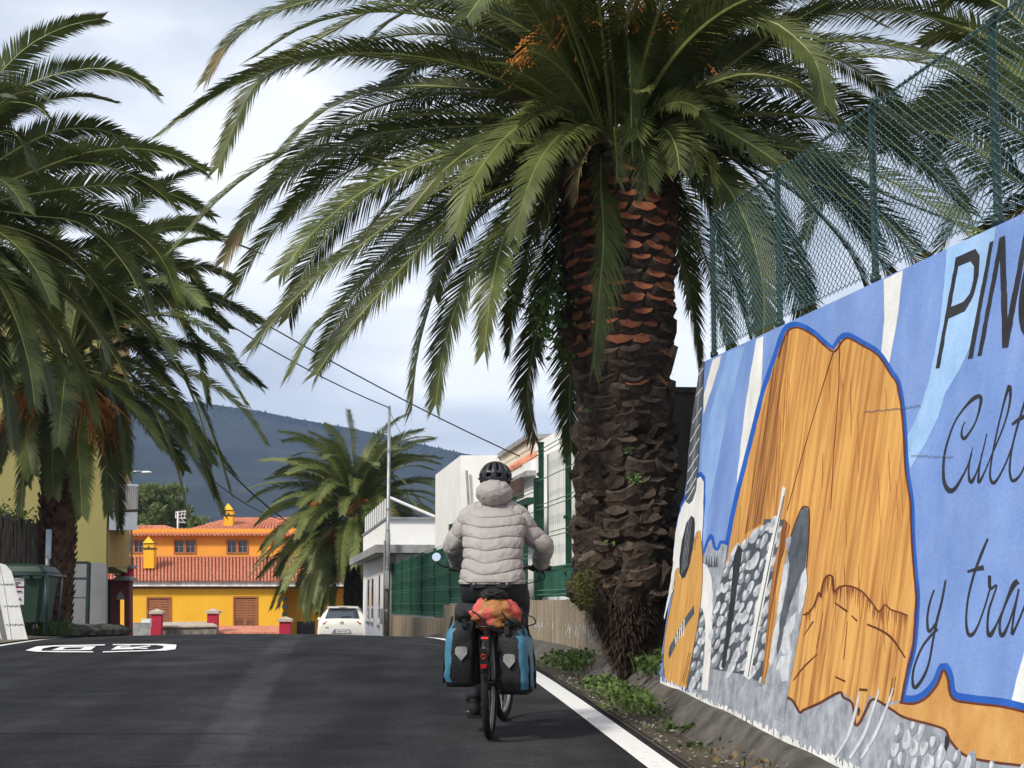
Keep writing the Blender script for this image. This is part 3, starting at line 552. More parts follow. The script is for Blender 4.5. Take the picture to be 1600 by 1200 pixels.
def frond_mesh(path, ref_fn, rng, pairs=110, leaf=.42, r0=.022, droop=.22, vee=.45, lw=.020, start=.10, dry_tip=0, fwd=.75):
    path = [Vector(p) for p in path]
    q = [Vector(p) for p in smooth_path([tuple(p) for p in path], 8)]
    ln = [0]
    for i in range(1, len(q)): ln.append(ln[-1] + (q[i] - q[i - 1]).length)
    T_ = ln[-1]
    def at(t):
        d = t * T_; lo = 0
        for i in range(1, len(q)):
            if ln[i] >= d or i == len(q) - 1: lo = i - 1; break
        f = (d - ln[lo]) / max(1e-6, ln[lo + 1] - ln[lo]); return q[lo].lerp(q[lo + 1], f), (q[min(lo + 2, len(q) - 1)] - q[max(lo - 1, 0)]).normalized()
    b = MB(); b.mi = 1
    n = 16; pp = [at(i / n)[0] for i in range(n + 1)]
    b.tube(pp, [r0 * (1.5 if i == 0 else 1) * (1 - .88 * i / n) + .0025 for i in range(n + 1)], 5, flat=.6, ref=ref_fn(at(0)[1]))
    V = []; Fc = []; mi = []
    for i in range(pairs):
        t = start + (1 - start) * (i + .3) / pairs; p, T = at(min(t, .999))
        rf = ref_fn(T); Nn = rf - T * rf.dot(T)
        Nn = Nn.normalized() if Nn.length > 1e-4 else T.orthogonal().normalized()
        S = T.cross(Nn)
        prof = min(1, .35 + (t - start) / .22 * .65) * (1 - .55 * max(0, (t - .55) / .45) ** 1.4)
        for sd in (-1, 1):
            Ll = leaf * prof * rng.uniform(.84, 1.12); fw_ = fwd + .55 * max(0, t - .6) / .4 + rng.uniform(-.07, .07) + (rng.gauss(0, .25) if rng.random() < .05 else 0)
            ve = vee * rng.uniform(.75, 1.2) + rng.uniform(-.06, .06)
            Dd = (S * sd + T * fw_ + Nn * ve).normalized(); Wv = (T - Dd * T.dot(Dd)).normalized()
            w_ = lw * rng.uniform(.8, 1.2)
            g = droop * rng.uniform(.5, 1.5)
            mid = p + Dd * Ll * .5 - UP * (Ll * g * .22); tip = p + Dd * Ll - UP * (Ll * g)
            bs = len(V); V += [p - Wv * w_ * .35, p + Wv * w_ * .35, mid + Wv * w_ * .5, mid - Wv * w_ * .5, tip]
            Fc += [(bs, bs + 1, bs + 2, bs + 3), (bs + 3, bs + 2, bs + 4)]
            mm = 2 if (dry_tip and t > 1 - dry_tip and rng.random() < .75) else 0
            mi += [mm, mm]
    b0 = len(b.v); b.v += [tuple(v) for v in V]; b.f += [tuple(i + b0 for i in f) for f in Fc]; b.m += mi
    return b
def rand_path(c, az, el, L_, bend, rng, base_r=.25):
    d0 = Vector((math.cos(az), math.sin(az), 0)); p = c + d0 * base_r; pts = [p.copy()]; n = 7
    saz = rng.uniform(-.25, .25)
    for i in range(n):
        t = (i + .5) / n; e_ = el - bend * t ** 1.25; a_ = az + saz * t
        p = p + Vector((math.cos(a_) * math.cos(e_), math.sin(a_) * math.cos(e_), math.sin(e_))) * (L_ / n); pts.append(p.copy())
    return pts
def make_frond(palm, org, path, rng, leafmat, roll=0., **kw):
    """org: palm base in the world; path in world coordinates"""
    mid = path[len(path) // 2]; rd = Vector((mid.x - path[0].x, mid.y - path[0].y, 0)); rd = rd.normalized() if rd.length > .01 else Vector((0, -1, 0))
    side = UP.cross(rd)
    ref = (UP + rd * .45 + side * roll).normalized()
    b = frond_mesh([p - org for p in path], lambda T: ref, rng, **kw)
    return b.build('frond', [leafmat, M_rach, M_leafD], palm, fix=False)
def fruit_cluster(palm, org, c, d, rng, n=40, L_=.8, name='fruit_stalk'):
    b = MB(); c = c - org; d = Vector(d)
    b.tube([c, c + d * L_ * .5, c + d * L_ * .8 - UP * .1 * L_], [.03, .025, .015], 6)
    st = c + d * L_ * .6
    for i in range(n):
        a = Vector((rng.gauss(0, 1), rng.gauss(0, 1), rng.gauss(0, .6))).normalized(); dd = (d * .9 + a * .75).normalized()
        e1 = st + dd * L_ * .3; e2 = e1 + (dd * .5 - UP * .6) * L_ * rng.uniform(.4, .7)
        b.tube([st, e1, e2], [.008, .007, .004], 3, cap=False)
        for k in range(4):
            q = e1.lerp(e2, rng.uniform(.2, 1)) + Vector((rng.uniform(-.02, .02), rng.uniform(-.02, .02), 0)); b.ball(q, .014, 4, 3)
    return b.build(name, M_fruit, palm, fix=False)

# --- the big palm beside the mural
YP = 14.7
edges = [(240, 886, 1044), (262, 874, 1056), (330, 876, 1056), (400, 880, 1054), (470, 886, 1052), (540, 894, 1044), (590, 900, 1042), (640, 906, 1044), (700, 906, 1050), (760, 904, 1056), (820, 900, 1060), (880, 896, 1062), (930, 900, 1056), (970, 912, 1044), (1000, 930, 1030), (1030, 950, 1012), (1060, 962, 1004)]
axis = []
for y, xl, xr in edges:
    axis.append((P((xl + xr) / 2, y, YP), (xr - xl) / 2 / F * YP * (.90 if y < 560 else (.86 if y < 900 else .93))))
big = empty('canary_palm', axis[-1][0]); BO = axis[-1][0].copy()
tag(big, 'huge palm with thick scaly trunk and drooping crown beside the mural', 'palm tree')
rng = random.Random(21)
rgs = []; up_axis = list(reversed(axis))
dense = []
for i in range(len(up_axis) - 1):
    for k in range(3):
        t = k / 3; dense.append((up_axis[i][0].lerp(up_axis[i + 1][0], t), up_axis[i][1] * (1 - t) + up_axis[i + 1][1] * t))
dense.append(up_axis[-1]); topc = up_axis[-1][0] + Vector((0, 0, .06)); dense.append((topc, .25))
for c, r in dense:
    rgs.append([c - BO + Vector((math.cos(g), math.sin(g), 0)) * (r * .86 * (1 + .07 * noise.noise(Vector((math.cos(g) * 2, math.sin(g) * 2, c.z * 3))))) for g in [j / 28 * 6.283 for j in range(28)]])
tk = MB(); tk.rings(rgs); trunk = tk.build('trunk', M_bark, big, True)
def axis_at(z):
    for i in range(len(dense) - 1):
        if dense[i][0].z <= z <= dense[i + 1][0].z:
            t = (z - dense[i][0].z) / (dense[i + 1][0].z - dense[i][0].z); return dense[i][0].lerp(dense[i + 1][0], t), dense[i][1] * (1 - t) + dense[i + 1][1] * t
    return dense[-1]
def leaf_base(kind, rg):
    """stub of a cut palm leaf: lens shaped section; x = along trunk circumference, y = out, z = up"""
    b = MB(); w = .125 * rg.uniform(.85, 1.1); h = .062 * rg.uniform(.85, 1.15); n = 8
    if kind == 'old': w *= .95; h *= 1.0
    jt = .006 if kind != 'old' else .017
    def lens(y, z, k, tw=0):
        out = []
        for j in range(n):
            g = j / n * 6.283; cx = math.copysign(abs(math.cos(g)) ** .9, math.cos(g)); cz = math.sin(g) * (1 - .25 * abs(math.cos(g)))
            out.append(Vector((cx * w * k + rg.uniform(-1, 1) * jt + tw, y - cz * .030 * k + rg.uniform(-1, 1) * jt * .8, z + cz * h * k + rg.uniform(-1, 1) * jt)))
        return out
    o = .085 if kind != 'old' else rg.uniform(.06, .14); tw = rg.uniform(-.02, .02)
    r0, r1, r2 = lens(-.09, -.11, 1.25), lens(o * .5, -.045, 1.08), lens(o, .0, .92, tw)
    b.mi = 0; b.rings([r0, r1, r2], cap=False)
    b.mi = 1; c = sum(r2, Vector()) / n - Vector((0, .014 if kind != 'old' else .03, 0)); bs = len(b.v)
    b.add(r2 + [c], [(j, (j + 1) % n, n) for j in range(n)])
    return b
var = {}
for kd, mts in (('cut', [M_bark, M_cut]), ('grey', [M_bark, M_cutg]), ('old', [M_bark, M_bark])):
    var[kd] = []
    for i in range(7):
        o = leaf_base(kd, rng).build('leaf_base', mts, None); me = o.data; bpy.data.objects.remove(o); var[kd].append(me)
zlo, zhi = P(975, 925, YP).z, P(965, 235, YP).z
back = MB(); nrow = 35; cnt = 0
for i in range(nrow):
    z = zlo + (zhi - zlo) * (i + .5) / nrow; c, r = axis_at(z); fr = i / nrow
    npr = 13
    for j in range(npr):
        a = (j + .5 * (i % 2) + rng.uniform(-.08, .08) * (1 if fr > .5 else 2.4)) / npr * 6.283
        d = Vector((math.cos(a), math.sin(a), 0)); zz = z + rng.uniform(-.015, .015) * (1 if fr > .5 else 2.2)
        front = d.y < .30
        kd = 'old'
        if fr > .52: kd = 'cut' if (rng.random() < (.92 if .62 < fr < .93 else .55)) else 'grey'
        if fr > .94: kd = 'grey'
        elif .36 < fr <= .52: kd = ('cut' if rng.random() < (fr - .34) * 2.2 else 'grey') if rng.random() < .7 else 'old'
        elif fr < .34 and rng.random() < .45: kd = 'grey'
        M_ = Matrix((d.cross(UP) * -1, d, UP)).transposed().to_4x4()
        sc_ = rng.uniform(.85, 1.15) * (.95 if fr > .45 else rng.uniform(.75, 1.2))
        M_ = M_ @ Matrix.Rotation(rng.uniform(-.1, .1) * (1 if fr > .5 else 3.5), 4, 'Y') @ Matrix.Rotation(rng.uniform(-.1, .25) * (1 if fr > .5 else 2.5), 4, 'X') @ Matrix.Diagonal((sc_, rng.uniform(.85, 1.3), sc_, 1))
        pos = Vector((c.x, c.y, zz)) + d * r * .90 - BO
        me = var[kd][rng.randrange(7)]
        if front and cnt < 298:
            o = bpy.data.objects.new('leaf_base', me); link(o, big); o.matrix_basis = Matrix.Translation(pos) @ M_; cnt += 1
        else:
            back.add([Matrix.Translation(pos) @ M_ @ v.co for v in me.vertices], [tuple(p.vertices) for p in me.polygons])
tag(back.build('leaf_bases_behind', M_bark, big), kind='stuff')
# a few long ragged stubs at the waist
for px, py, dx, dy in ((1030, 590, 26, -50), (1038, 640, 14, -46), (892, 520, -22, -34), (900, 545, -26, -28), (912, 600, -14, -34), (1042, 520, 12, -22)):
    a = P(px, py, YP - .15); c = P(px + dx, py + dy, YP - .2); b = MB(); d = (c - a)
    b.tube([a - d * .6 - BO, a + d * .3 - BO, c - BO], [.10, .075, .025], 7, flat=.45, ref=(0, -1, 0)); b.build('leaf_base', M_bark, big)
# fibrous root collar
fb = MB()
for i in range(9000):
    zf = rng.random() ** .8; z = P(970, 1050, YP).z + zf * (P(970, 880, YP).z - P(970, 1050, YP).z); c, r = axis_at(z); a = rng.uniform(0, 6.283)
    if math.sin(a) > .35: continue
    d = Vector((math.cos(a), math.sin(a), 0)); p = Vector((c.x, c.y, z)) + d * r * rng.uniform(.84, 1.02) - BO
    L_ = rng.uniform(.03, .10); tip = p + d * L_ * rng.uniform(.3, .9) - UP * L_ * rng.uniform(.2, 1.0) + Vector((rng.gauss(0, .02), rng.gauss(0, .02), 0)); w = d.cross(UP) * rng.uniform(.004, .010)
    fb.add([p - w, p + w, tip], [(0, 1, 2)])
for i in range(9000):                      # loose fibre between the old leaf bases
    z = P(970, 930, YP).z + rng.random() * (P(970, 480, YP).z - P(970, 930, YP).z); c, r = axis_at(z); a = rng.uniform(math.pi, 2 * math.pi)
    d = Vector((math.cos(a), math.sin(a), 0)); p = Vector((c.x, c.y, z)) + d * r * rng.uniform(.92, 1.06) - BO; L_ = rng.uniform(.03, .10)
    tip = p + d * L_ * rng.uniform(.1, .6) + Vector((rng.gauss(0, .03), 0, rng.gauss(0, .05))); w = UP * rng.uniform(.002, .005) + d.cross(UP) * .003; fb.add([p - w, p + w, tip], [(0, 1, 2)])
tag(fb.build('root_fibres', M_fibre, big, fix=False), kind='stuff')
# traced fronds: photograph points (x, y) and the depth away from the trunk at the tip (negative is towards the camera)
CR = (955, 195)
tf = [
 ([(905, 110), (760, 15), (600, -12), (464, 7), (373, 52), (322, 125)], -.4, .9), ([(905, 95), (750, 30), (610, 8), (500, 60), (400, 112), (310, 165), (248, 212)], .3, .8),
 ([(905, 125), (760, 98), (625, 93), (530, 84), (436, 107), (390, 147), (341, 262)], -.7, .7), ([(900, 160), (695, 136), (607, 138), (537, 157), (485, 189), (431, 247)], .9, .9),
 ([(900, 195), (730, 198), (642, 203), (572, 213), (502, 241), (450, 276), (400, 325), (350, 408)], -.3, .9), ([(900, 215), (800, 245), (700, 290), (637, 328), (564, 383), (500, 430), (440, 488), (393, 545)], -.5, .55),
 ([(900, 225), (800, 270), (707, 315), (640, 372), (585, 422), (530, 478), (487, 520), (453, 585)], .5, .5), ([(905, 235), (820, 280), (720, 325), (650, 395), (600, 450), (540, 520), (494, 585)], -.9, .4),
 ([(900, 240), (850, 275), (770, 321), (718, 375), (683, 445), (665, 500), (651, 562), (643, 641)], .3, .3), ([(905, 250), (850, 300), (777, 370), (732, 430), (711, 485), (693, 545), (681, 632)], -.5, .3),
 ([(905, 240), (850, 280), (805, 335), (781, 392), (767, 460), (757, 548)], -1.2, .1), ([(905, 240), (870, 290), (840, 345), (815, 420), (800, 490), (795, 555)], 1.0, .1),
 ([(915, 250), (890, 320), (866, 415), (844, 496), (831, 552), (824, 615), (837, 688)], .9, .2), ([(925, 260), (905, 400), (896, 520), (890, 615), (893, 706)], 1.3, .1),
 ([(880, 150), (840, 175), (780, 225), (735, 290), (712, 360)], -1.3, .2), ([(960, 190), (961, 86), (969, 50), (981, 66), (985, 129), (988, 246)], -1.0, 1.8),
 ([(945, 185), (941, 230), (938, 283), (943, 367), (937, 450), (927, 575)], -.75, 2.0), ([(925, 190), (890, 200), (850, 240), (822, 300), (805, 370)], -1.4, .2),
 ([(1000, 130), (1050, 75), (1100, 47), (1147, 30), (1203, 33), (1249, 65), (1277, 103), (1290, 165)], -.9, -.9), ([(1005, 100), (1120, 85), (1200, 72), (1287, 65), (1357, 65), (1417, 77), (1480, 97), (1530, 130)], -.2, -.9),
 ([(1000, 175), (1050, 150), (1100, 135), (1156, 117), (1212, 121), (1254, 140), (1310, 190)], -.7, -.9), ([(1005, 178), (1050, 172), (1100, 187), (1161, 219), (1217, 257), (1262, 305)], -.8, -.8),
 ([(1015, 185), (1060, 215), (1100, 252), (1137, 294), (1165, 345), (1184, 406), (1194, 467), (1191, 546)], -.9, -.7), ([(1030, 230), (1080, 275), (1114, 337), (1135, 400), (1156, 470), (1174, 535)], .9, -.3),
 ([(1035, 240), (1050, 310), (1060, 387), (1077, 450), (1093, 575)], .6, -.2), ([(1010, 165), (1120, 190), (1240, 230), (1330, 280), (1420, 320), (1530, 362)], .9, -.8),
 ([(1010, 180), (1110, 225), (1190, 290), (1235, 370), (1262, 440), (1275, 520)], 1.0, -.6), ([(1010, 175), (1140, 240), (1240, 300), (1310, 370), (1345, 430), (1365, 500)], 1.3, -.7),
 ([(1000, 120), (1130, 100), (1260, 120), (1370, 170), (1450, 225), (1500, 300)], 1.2, -.9), ([(1000, 90), (1080, 30), (1180, -10), (1290, 0), (1380, 40)], .6, -.8),
 ([(920, 100), (860, 40), (780, 0), (690, -5), (600, 40), (560, 90)], 1.1, .8), ([(900, 180), (820, 150), (720, 160), (640, 205), (590, 260), (560, 320)], 1.2, .8), ([(900, 190), (830, 190), (750, 225), (690, 270), (640, 330)], -1.1, .5)]
for pts, dz, roll in tf:
    n = len(pts); w_ = [P(x, y, YP + (dz * min(1, 1.2 * (i / (n - 1)) ** .8)) + (-.1 if dz < 0 else .1)) for i, (x, y) in enumerate(pts)]
    w_ = [up_axis[-1][0] + (w_[0] - up_axis[-1][0]) * .25] + w_
    ln_ = sum((w_[i + 1] - w_[i]).length for i in range(len(w_) - 1))
    make_frond(big, BO, w_, rng, M_leafA, roll=roll * rng.uniform(.8, 1.2), pairs=int(ln_ / .020), leaf=.35 if ln_ > 2.5 else .27, r0=.020, start=.10, lw=.018, fwd=.95, dry_tip=.09 if rng.random() < .2 else 0, vee=.30, droop=.25)
for i in range(82):
    az = i * 2.39996; el = 1.45 - 1.5 * ((i + .5) / 82) ** .9 + rng.uniform(-.12, .12); toc = -math.sin(az)
    if toc > .45 and el < .75: continue
    pth = rand_path(up_axis[-1][0] + Vector((0, 0, .05 + .2 * el)), az, el, rng.uniform(3.0, 4.0) * (.8 if toc > .45 else 1), rng.uniform(1.2, 1.8) if el > 0 else 1.0, rng, .22)
    make_frond(big, BO, pth, rng, M_leafA, roll=rng.uniform(-.8, .8), pairs=135, leaf=.37, start=.07, vee=.35, lw=.017, fwd=.95)
for i in range(46):
    az = -math.pi / 2 + rng.uniform(-1.5, 1.5); el = rng.uniform(-.1, 1.25); L_ = rng.uniform(.7, 1.25)
    pth = rand_path(up_axis[-1][0] + Vector((0, 0, rng.uniform(-.02, .12))), az, el, L_, rng.uniform(.9, 2.0), rng, .30)
    make_frond(big, BO, pth, rng, M_leafA if i % 15 != 7 else M_leafD, roll=rng.uniform(-1.5, 1.5), pairs=44, leaf=.26, r0=.016, start=.05, vee=.5, lw=.015, fwd=1.1)
for i in range(44):                       # upright petioles at the heart of the crown
    az = rng.uniform(0, 6.283); el = rng.uniform(.75, 1.45)
    pth = rand_path(up_axis[-1][0] + Vector((0, 0, .0)), az, el, rng.uniform(1.3, 2.4), .5, rng, .22)
    make_frond(big, BO, pth, rng, M_leafA, roll=rng.uniform(-1.5, 1.5), pairs=75, leaf=.30, r0=.022, start=.06, vee=.4, lw=.016, fwd=1.1)
for d in ((-.45, -.5, .9), (.3, -.5, 1.0), (-.75, -.2, .7), (.6, -.2, .9)):
    fruit_cluster(big, BO, P(956, 150, YP - .2), Vector(d).normalized(), rng, 34, .95)
# plants that have settled on the trunk
M_aeon = mat('aeonium_leaf', (.10, .20, .06), .5, c2=(.20, .32, .12), scale=10, spec=.4, trans=.1)
M_weed = mat('weed_leaf', (.045, .085, .018), .6, c2=(.11, .17, .042), scale=5, trans=.2, rnd=.2)
def rosette(px, py, r, label, leaves=16, pointed=False):
    c, rr_ = axis_at(P(px, py, YP).z); dx = P(px, py, YP).x - c.x; yy = -math.sqrt(max(.05, rr_ * rr_ - dx * dx)); d = Vector((dx, yy, 0)).normalized(); q = Vector((c.x, c.y, P(px, py, YP).z)) + d * (rr_ + .05)
    o = MB(); ax = (d + UP * .4).normalized(); a = ax.orthogonal().normalized(); b_ = ax.cross(a)
    for i in range(leaves):
        g = i * 2.4; t = i / leaves; e_ = (a * math.cos(g) + b_ * math.sin(g)); out = (e_ * (1 - .5 * (1 - t)) + ax * (.9 - .7 * t)).normalized(); L_ = r * (.45 + .55 * t); s_ = ax.cross(e_) * (r * (.20 if not pointed else .11))
        p0 = e_ * .01; p1 = out * L_ * .6 + s_; p2 = out * L_ + ax * .01; p3 = out * L_ * .6 - s_; p4 = out * L_ * .62 - ax * .012
        o.add([p0, p1, p2, p3, p4], [(0, 1, 4), (1, 2, 4), (2, 3, 4), (3, 0, 4)])
    ob = o.build('succulent', M_aeon if not pointed else M_weed, None); ob.location = q
    tag(ob, label, 'plant', 'small plants rooted on the big palm trunk')
rosette(928, 649, .095, 'largest pale green rosette, highest on the big palm trunk', 22)
rosette(984, 752, .085, 'round green rosette at mid height on the big palm trunk', 20)
rosette(977, 711, .06, 'small rosette just above the round one on the palm trunk', 14)
rosette(953, 841, .14, 'star shaped plant with pointed bright leaves low on the palm trunk', 12, True)
rosette(937, 889, .06, 'tiny rosette below the star shaped plant on the trunk', 12, True)
rosette(1008, 876, .05, 'tiny green rosette at the lower right of the palm trunk', 12, True)
rosette(976, 684, .045, 'tiniest green sprig under the highest rosette on the palm trunk', 9, True)
def leafy(b, c, n, spread, rng, size, down=.3):
    for i in range(n):
        p = Vector((rng.gauss(0, spread[0]), rng.gauss(0, spread[1]), rng.gauss(0, spread[2]))) + c
        a = Vector((rng.gauss(0, 1), rng.gauss(0, 1), rng.gauss(0, .5) - down)).normalized(); s_ = a.cross(Vector((rng.gauss(0, 1), rng.gauss(0, 1), rng.gauss(0, 1)))).normalized(); L_ = size * rng.uniform(.6, 1.3)
        b.add([p, p + a * L_ * .45 + s_ * L_ * .38, p + a * L_, p + a * L_ * .45 - s_ * L_ * .38], [(0, 1, 2, 3)])
M_vine = mat('vine_leaf', (.045, .105, .022), .5, c2=(.11, .20, .045), scale=6, trans=.25, spec=.4)
vine = empty('climbing_shrub', P(885, 520, YP - .1)); VO = vine.location.copy(); tag(vine, 'leafy green shrub sprouting from the left side of the big palm trunk', 'shrub')
vb = MB()
for px, py, n in ((848, 475, 40), (865, 470, 40), (835, 485, 22), (870, 500, 40), (850, 510, 30), (880, 440, 22), (868, 455, 25), (820, 470, 14), (880, 540, 16), (862, 540, 18), (800, 458, 8), (790, 470, 7), (895, 470, 18), (875, 525, 22)):
    leafy(vb, P(px, py, YP - .15 + rng.uniform(-.15, .15)) - VO, n, (.06, .09, .055), rng, .062)
vb.build('foliage', M_vine, vine, fix=False)
vs_ = MB()
for q in ([(900, 540), (880, 525), (862, 500), (845, 478), (800, 455)], [(900, 530), (885, 490), (875, 440)], [(895, 545), (875, 540), (858, 545)], [(900, 520), (850, 500), (815, 478), (788, 468)]):
    vs_.tube([P(x, y, YP - .15) - VO for x, y in q], .006, 5)
vs_.build('stem', M_bark, vine)
mb_ = MB()
for i in range(900):
    q = P(rng.gauss(912, 9), rng.gauss(918, 16), YP - .42 + rng.uniform(-.1, .1)); d = Vector((rng.gauss(-.3, .5), rng.gauss(-.5, .5), rng.gauss(-.1, .6))).normalized() * rng.uniform(.03, .07); w = d.orthogonal().normalized() * .004
    mb_.add([q - w, q + w, q + d], [(0, 1, 2)])
moss = mb_.build('moss_tuft', mat('moss', (.07, .075, .018), .9, c2=(.13, .13, .035), scale=8), None, fix=False); tag(moss, 'yellowish moss tuft on the lower left of the big palm trunk', 'moss')

# --- generic palm used for the others
def palm_trunk(palm, org, base, top_, r0, r1, rng, rows=26, mats=None):
    b = MB(); n = 20; rgs = []
    for i in range(13):
        t = i / 12; c = base.lerp(top_, t); r = r0 * (1 - t) + r1 * t; rgs.append([c - org + Vector((math.cos(g), math.sin(g), 0)) * r * .88 for g in [j / n * 6.283 for j in range(n)]])
    b.rings(rgs); b.build('trunk', M_bark, palm, True)
    s_ = MB()
    for i in range(rows):
        t = (i + .5) / rows; c = base.lerp(top_, t); r = r0 * (1 - t) + r1 * t
        for j in range(13):
            a = (j + .5 * (i % 2) + rng.uniform(-.2, .2)) / 13 * 6.283; d = Vector((math.cos(a), math.sin(a), 0)); w = d.cross(UP) * (r * .27 * rng.uniform(.8, 1.2)); h = (top_ - base).length / rows * rng.uniform(.9, 1.4); o = rng.uniform(.04, .09)
            p = c + d * r * .86 - org
            s_.add([p - w - UP * h, p + w - UP * h, p + w * .9 + d * o, p + d * (o + .02) + UP * h * .5, p - w * .9 + d * o, p - UP * h * .2 + d * o * .4], [(0, 1, 2, 5), (0, 5, 4), (5, 2, 3, 4)])
    tag(s_.build('leaf_bases', mats or M_cutg, palm, fix=False), kind='stuff')
def palm_crown(palm, org, c, n, L_, rng, leafmat, els, az_ok=None, pairs=80, leaf=.42, lw=.024, r_up=.35):
    for i in range(n):
        for _ in range(20):
            az = i * 2.39996 + rng.uniform(-.3, .3); el = els[0] + (els[1] - els[0]) * (i / n) + rng.uniform(-.12, .12)
            break
        pth = rand_path(c + Vector((0, 0, r_up * max(0, el))), az, el, L_ * rng.uniform(.85, 1.1), rng.uniform(1.15, 1.75) if el > 0 else rng.uniform(.6, 1.0), rng, .15)
        make_frond(palm, org, pth, rng, leafmat, roll=rng.uniform(-.6, .6), pairs=pairs, leaf=leaf, lw=lw, start=.12, vee=.35)
def traced(palm, org, lst, Y, rng, leafmat, c, **kw):
    for pts, dz, roll in lst:
        n = len(pts); w_ = [P(x, y, Y + dz * (i / (n - 1))) for i, (x, y) in enumerate(pts)]
        make_frond(palm, org, [c] + w_, rng, leafmat, roll=roll, **kw)
# left palm whose trunk shows behind the bin
YL = 34.0; lb = P(80, 992, YL); lt = P(102, 590, YL); rng = random.Random(5)
left = empty('canary_palm', lb); tag(left, 'tall palm with reddish trunk behind the green waste bin', 'palm tree')
palm_trunk(left, lb, lb, lt, .38, .35, rng, 40, mat('reddish_leaf_bases', (.085, .045, .028), .95, c2=(.22, .13, .085), scale=5))
kw = dict(pairs=175, leaf=.50, lw=.030, r0=.025, start=.08, vee=.22, droop=.14, fwd=.85)
traced(left, lb, [([(200, 380), (270, 470), (299, 522), (341, 565), (386, 634)], -.8, .6), ([(180, 420), (267, 421), (304, 416), (341, 424), (364, 436)], .6, .6), ([(180, 450), (260, 452), (315, 458), (362, 480), (398, 505)], -.3, .7),
  ([(150, 470), (240, 540), (300, 610), (335, 690), (360, 772)], -1.0, .5), ([(150, 500), (230, 560), (285, 640), (315, 710), (335, 775)], .4, .4), ([(140, 520), (200, 580), (245, 650), (275, 730), (290, 795)], -.9, .4),
  ([(130, 530), (165, 590), (190, 660), (198, 740)], -1.2, .2), ([(120, 550), (150, 630), (165, 710), (168, 800)], -1.0, .1), ([(125, 560), (160, 640), (180, 730), (186, 825)], .8, .1), ([(105, 560), (118, 640), (124, 720), (128, 805)], -1.3, 0),
  ([(95, 560), (88, 640), (82, 710), (83, 775)], -1.5, 0), ([(85, 560), (55, 640), (38, 730), (33, 820)], -1.0, -.2), ([(75, 550), (30, 620), (5, 700), (-10, 780)], -.6, -.3), ([(140, 480), (210, 500), (270, 560), (300, 620), (320, 680)], -1.3, .6),
  ([(130, 440), (190, 400), (250, 395), (300, 430), (330, 490)], .9, .7), ([(90, 560), (60, 600), (40, 670), (50, 740)], -1.6, 0), ([(150, 440), (230, 440), (280, 500), (310, 560), (325, 630)], -.5, .7)], YL, rng, M_leafC, lt, **kw)
palm_crown(left, lb, lt + Vector((0, 0, .2)), 56, 4.3, rng, M_leafC, (1.4, -.35), pairs=150, leaf=.48, lw=.030)
for q in ((.5, -.7, -.2), (-.6, -.6, -.1), (.8, -.4, -.3)): fruit_cluster(left, lb, P(110, 620, YL - .3), Vector(q).normalized(), rng, 60, 1.2)
# nearer palm standing just outside the left edge
YN = 27.0; nb = P(-150, 1010, YN); ntp = P(-95, 360, YN); rng = random.Random(15)
near = empty('canary_palm', nb); tag(near, 'palm at the far left edge whose fronds reach into the sky', 'palm tree')
palm_trunk(near, nb, nb, ntp, .48, .42, rng, 40)
kw = dict(pairs=175, leaf=.46, lw=.027, r0=.025, start=.08, vee=.22, droop=.12, fwd=.85)
traced(near, nb, [([(-40, 170), (0, 115), (48, 69), (107, 40), (160, 29)], -.5, .7), ([(-40, 220), (0, 160), (53, 128), (107, 112), (160, 107), (213, 123), (248, 150)], -.7, .7), ([(-50, 240), (0, 168), (32, 160), (64, 170), (86, 199)], -1.2, .7),
  ([(-20, 300), (60, 265), (130, 240), (187, 232), (240, 235), (283, 248), (322, 268)], -.2, .7), ([(-20, 320), (70, 300), (160, 290), (224, 293), (283, 309), (332, 338)], .5, .7), ([(-10, 350), (100, 390), (213, 373), (256, 357), (299, 354), (340, 369)], .9, .6),
  ([(-30, 330), (53, 338), (117, 346), (165, 378), (203, 426), (221, 468)], -1.2, .6), ([(-30, 370), (48, 437), (107, 464), (149, 512), (166, 562)], -1.3, .5), ([(-40, 390), (0, 432), (27, 469), (45, 520)], -1.6, .4), ([(-30, 380), (50, 420), (120, 480), (170, 540), (205, 610)], -.6, .5),
  ([(-40, 280), (60, 215), (130, 200), (190, 215), (240, 262)], .3, .7), ([(-40, 240), (-10, 210), (20, 205), (40, 235), (48, 260)], -1.5, .5), ([(-20, 350), (100, 330), (190, 350), (250, 400), (280, 470)], .2, .7), ([(-30, 400), (20, 480), (60, 560), (80, 640)], -1.2, .3), ([(-40, 420), (-10, 520), (10, 620), (20, 700)], -1.0, .2), ([(-30, 400), (60, 480), (120, 570), (150, 660)], .5, .4)], YN, rng, M_leafC, ntp, **kw)
palm_crown(near, nb, ntp + Vector((0, 0, .1)), 46, 3.8, rng, M_leafC, (1.2, -.8), pairs=150, leaf=.44, lw=.025)
# sunny palm beyond the crest
YS = 68.0; sb = P(556, 1000, YS); st_ = P(556, 822, YS); rng = random.Random(33)
small = empty('canary_palm', sb); tag(small, 'sunlit bushy palm with orange fruit beyond the white car', 'palm tree')
palm_trunk(small, sb, sb, st_, .50, .44, rng, 28)
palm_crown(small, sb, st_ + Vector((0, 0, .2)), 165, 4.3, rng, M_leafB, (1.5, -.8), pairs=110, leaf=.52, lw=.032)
for px, py, q in ((530, 830, (-.4, -.8, -.4)), (520, 800, (-.6, -.7, .1)), (556, 805, (.1, -.9, .1)), (582, 810, (.5, -.8, -.1))): fruit_cluster(small, sb, P(px + 8, py - 12, YS - .5), Vector(q).normalized(), rng, 60, 1.1)
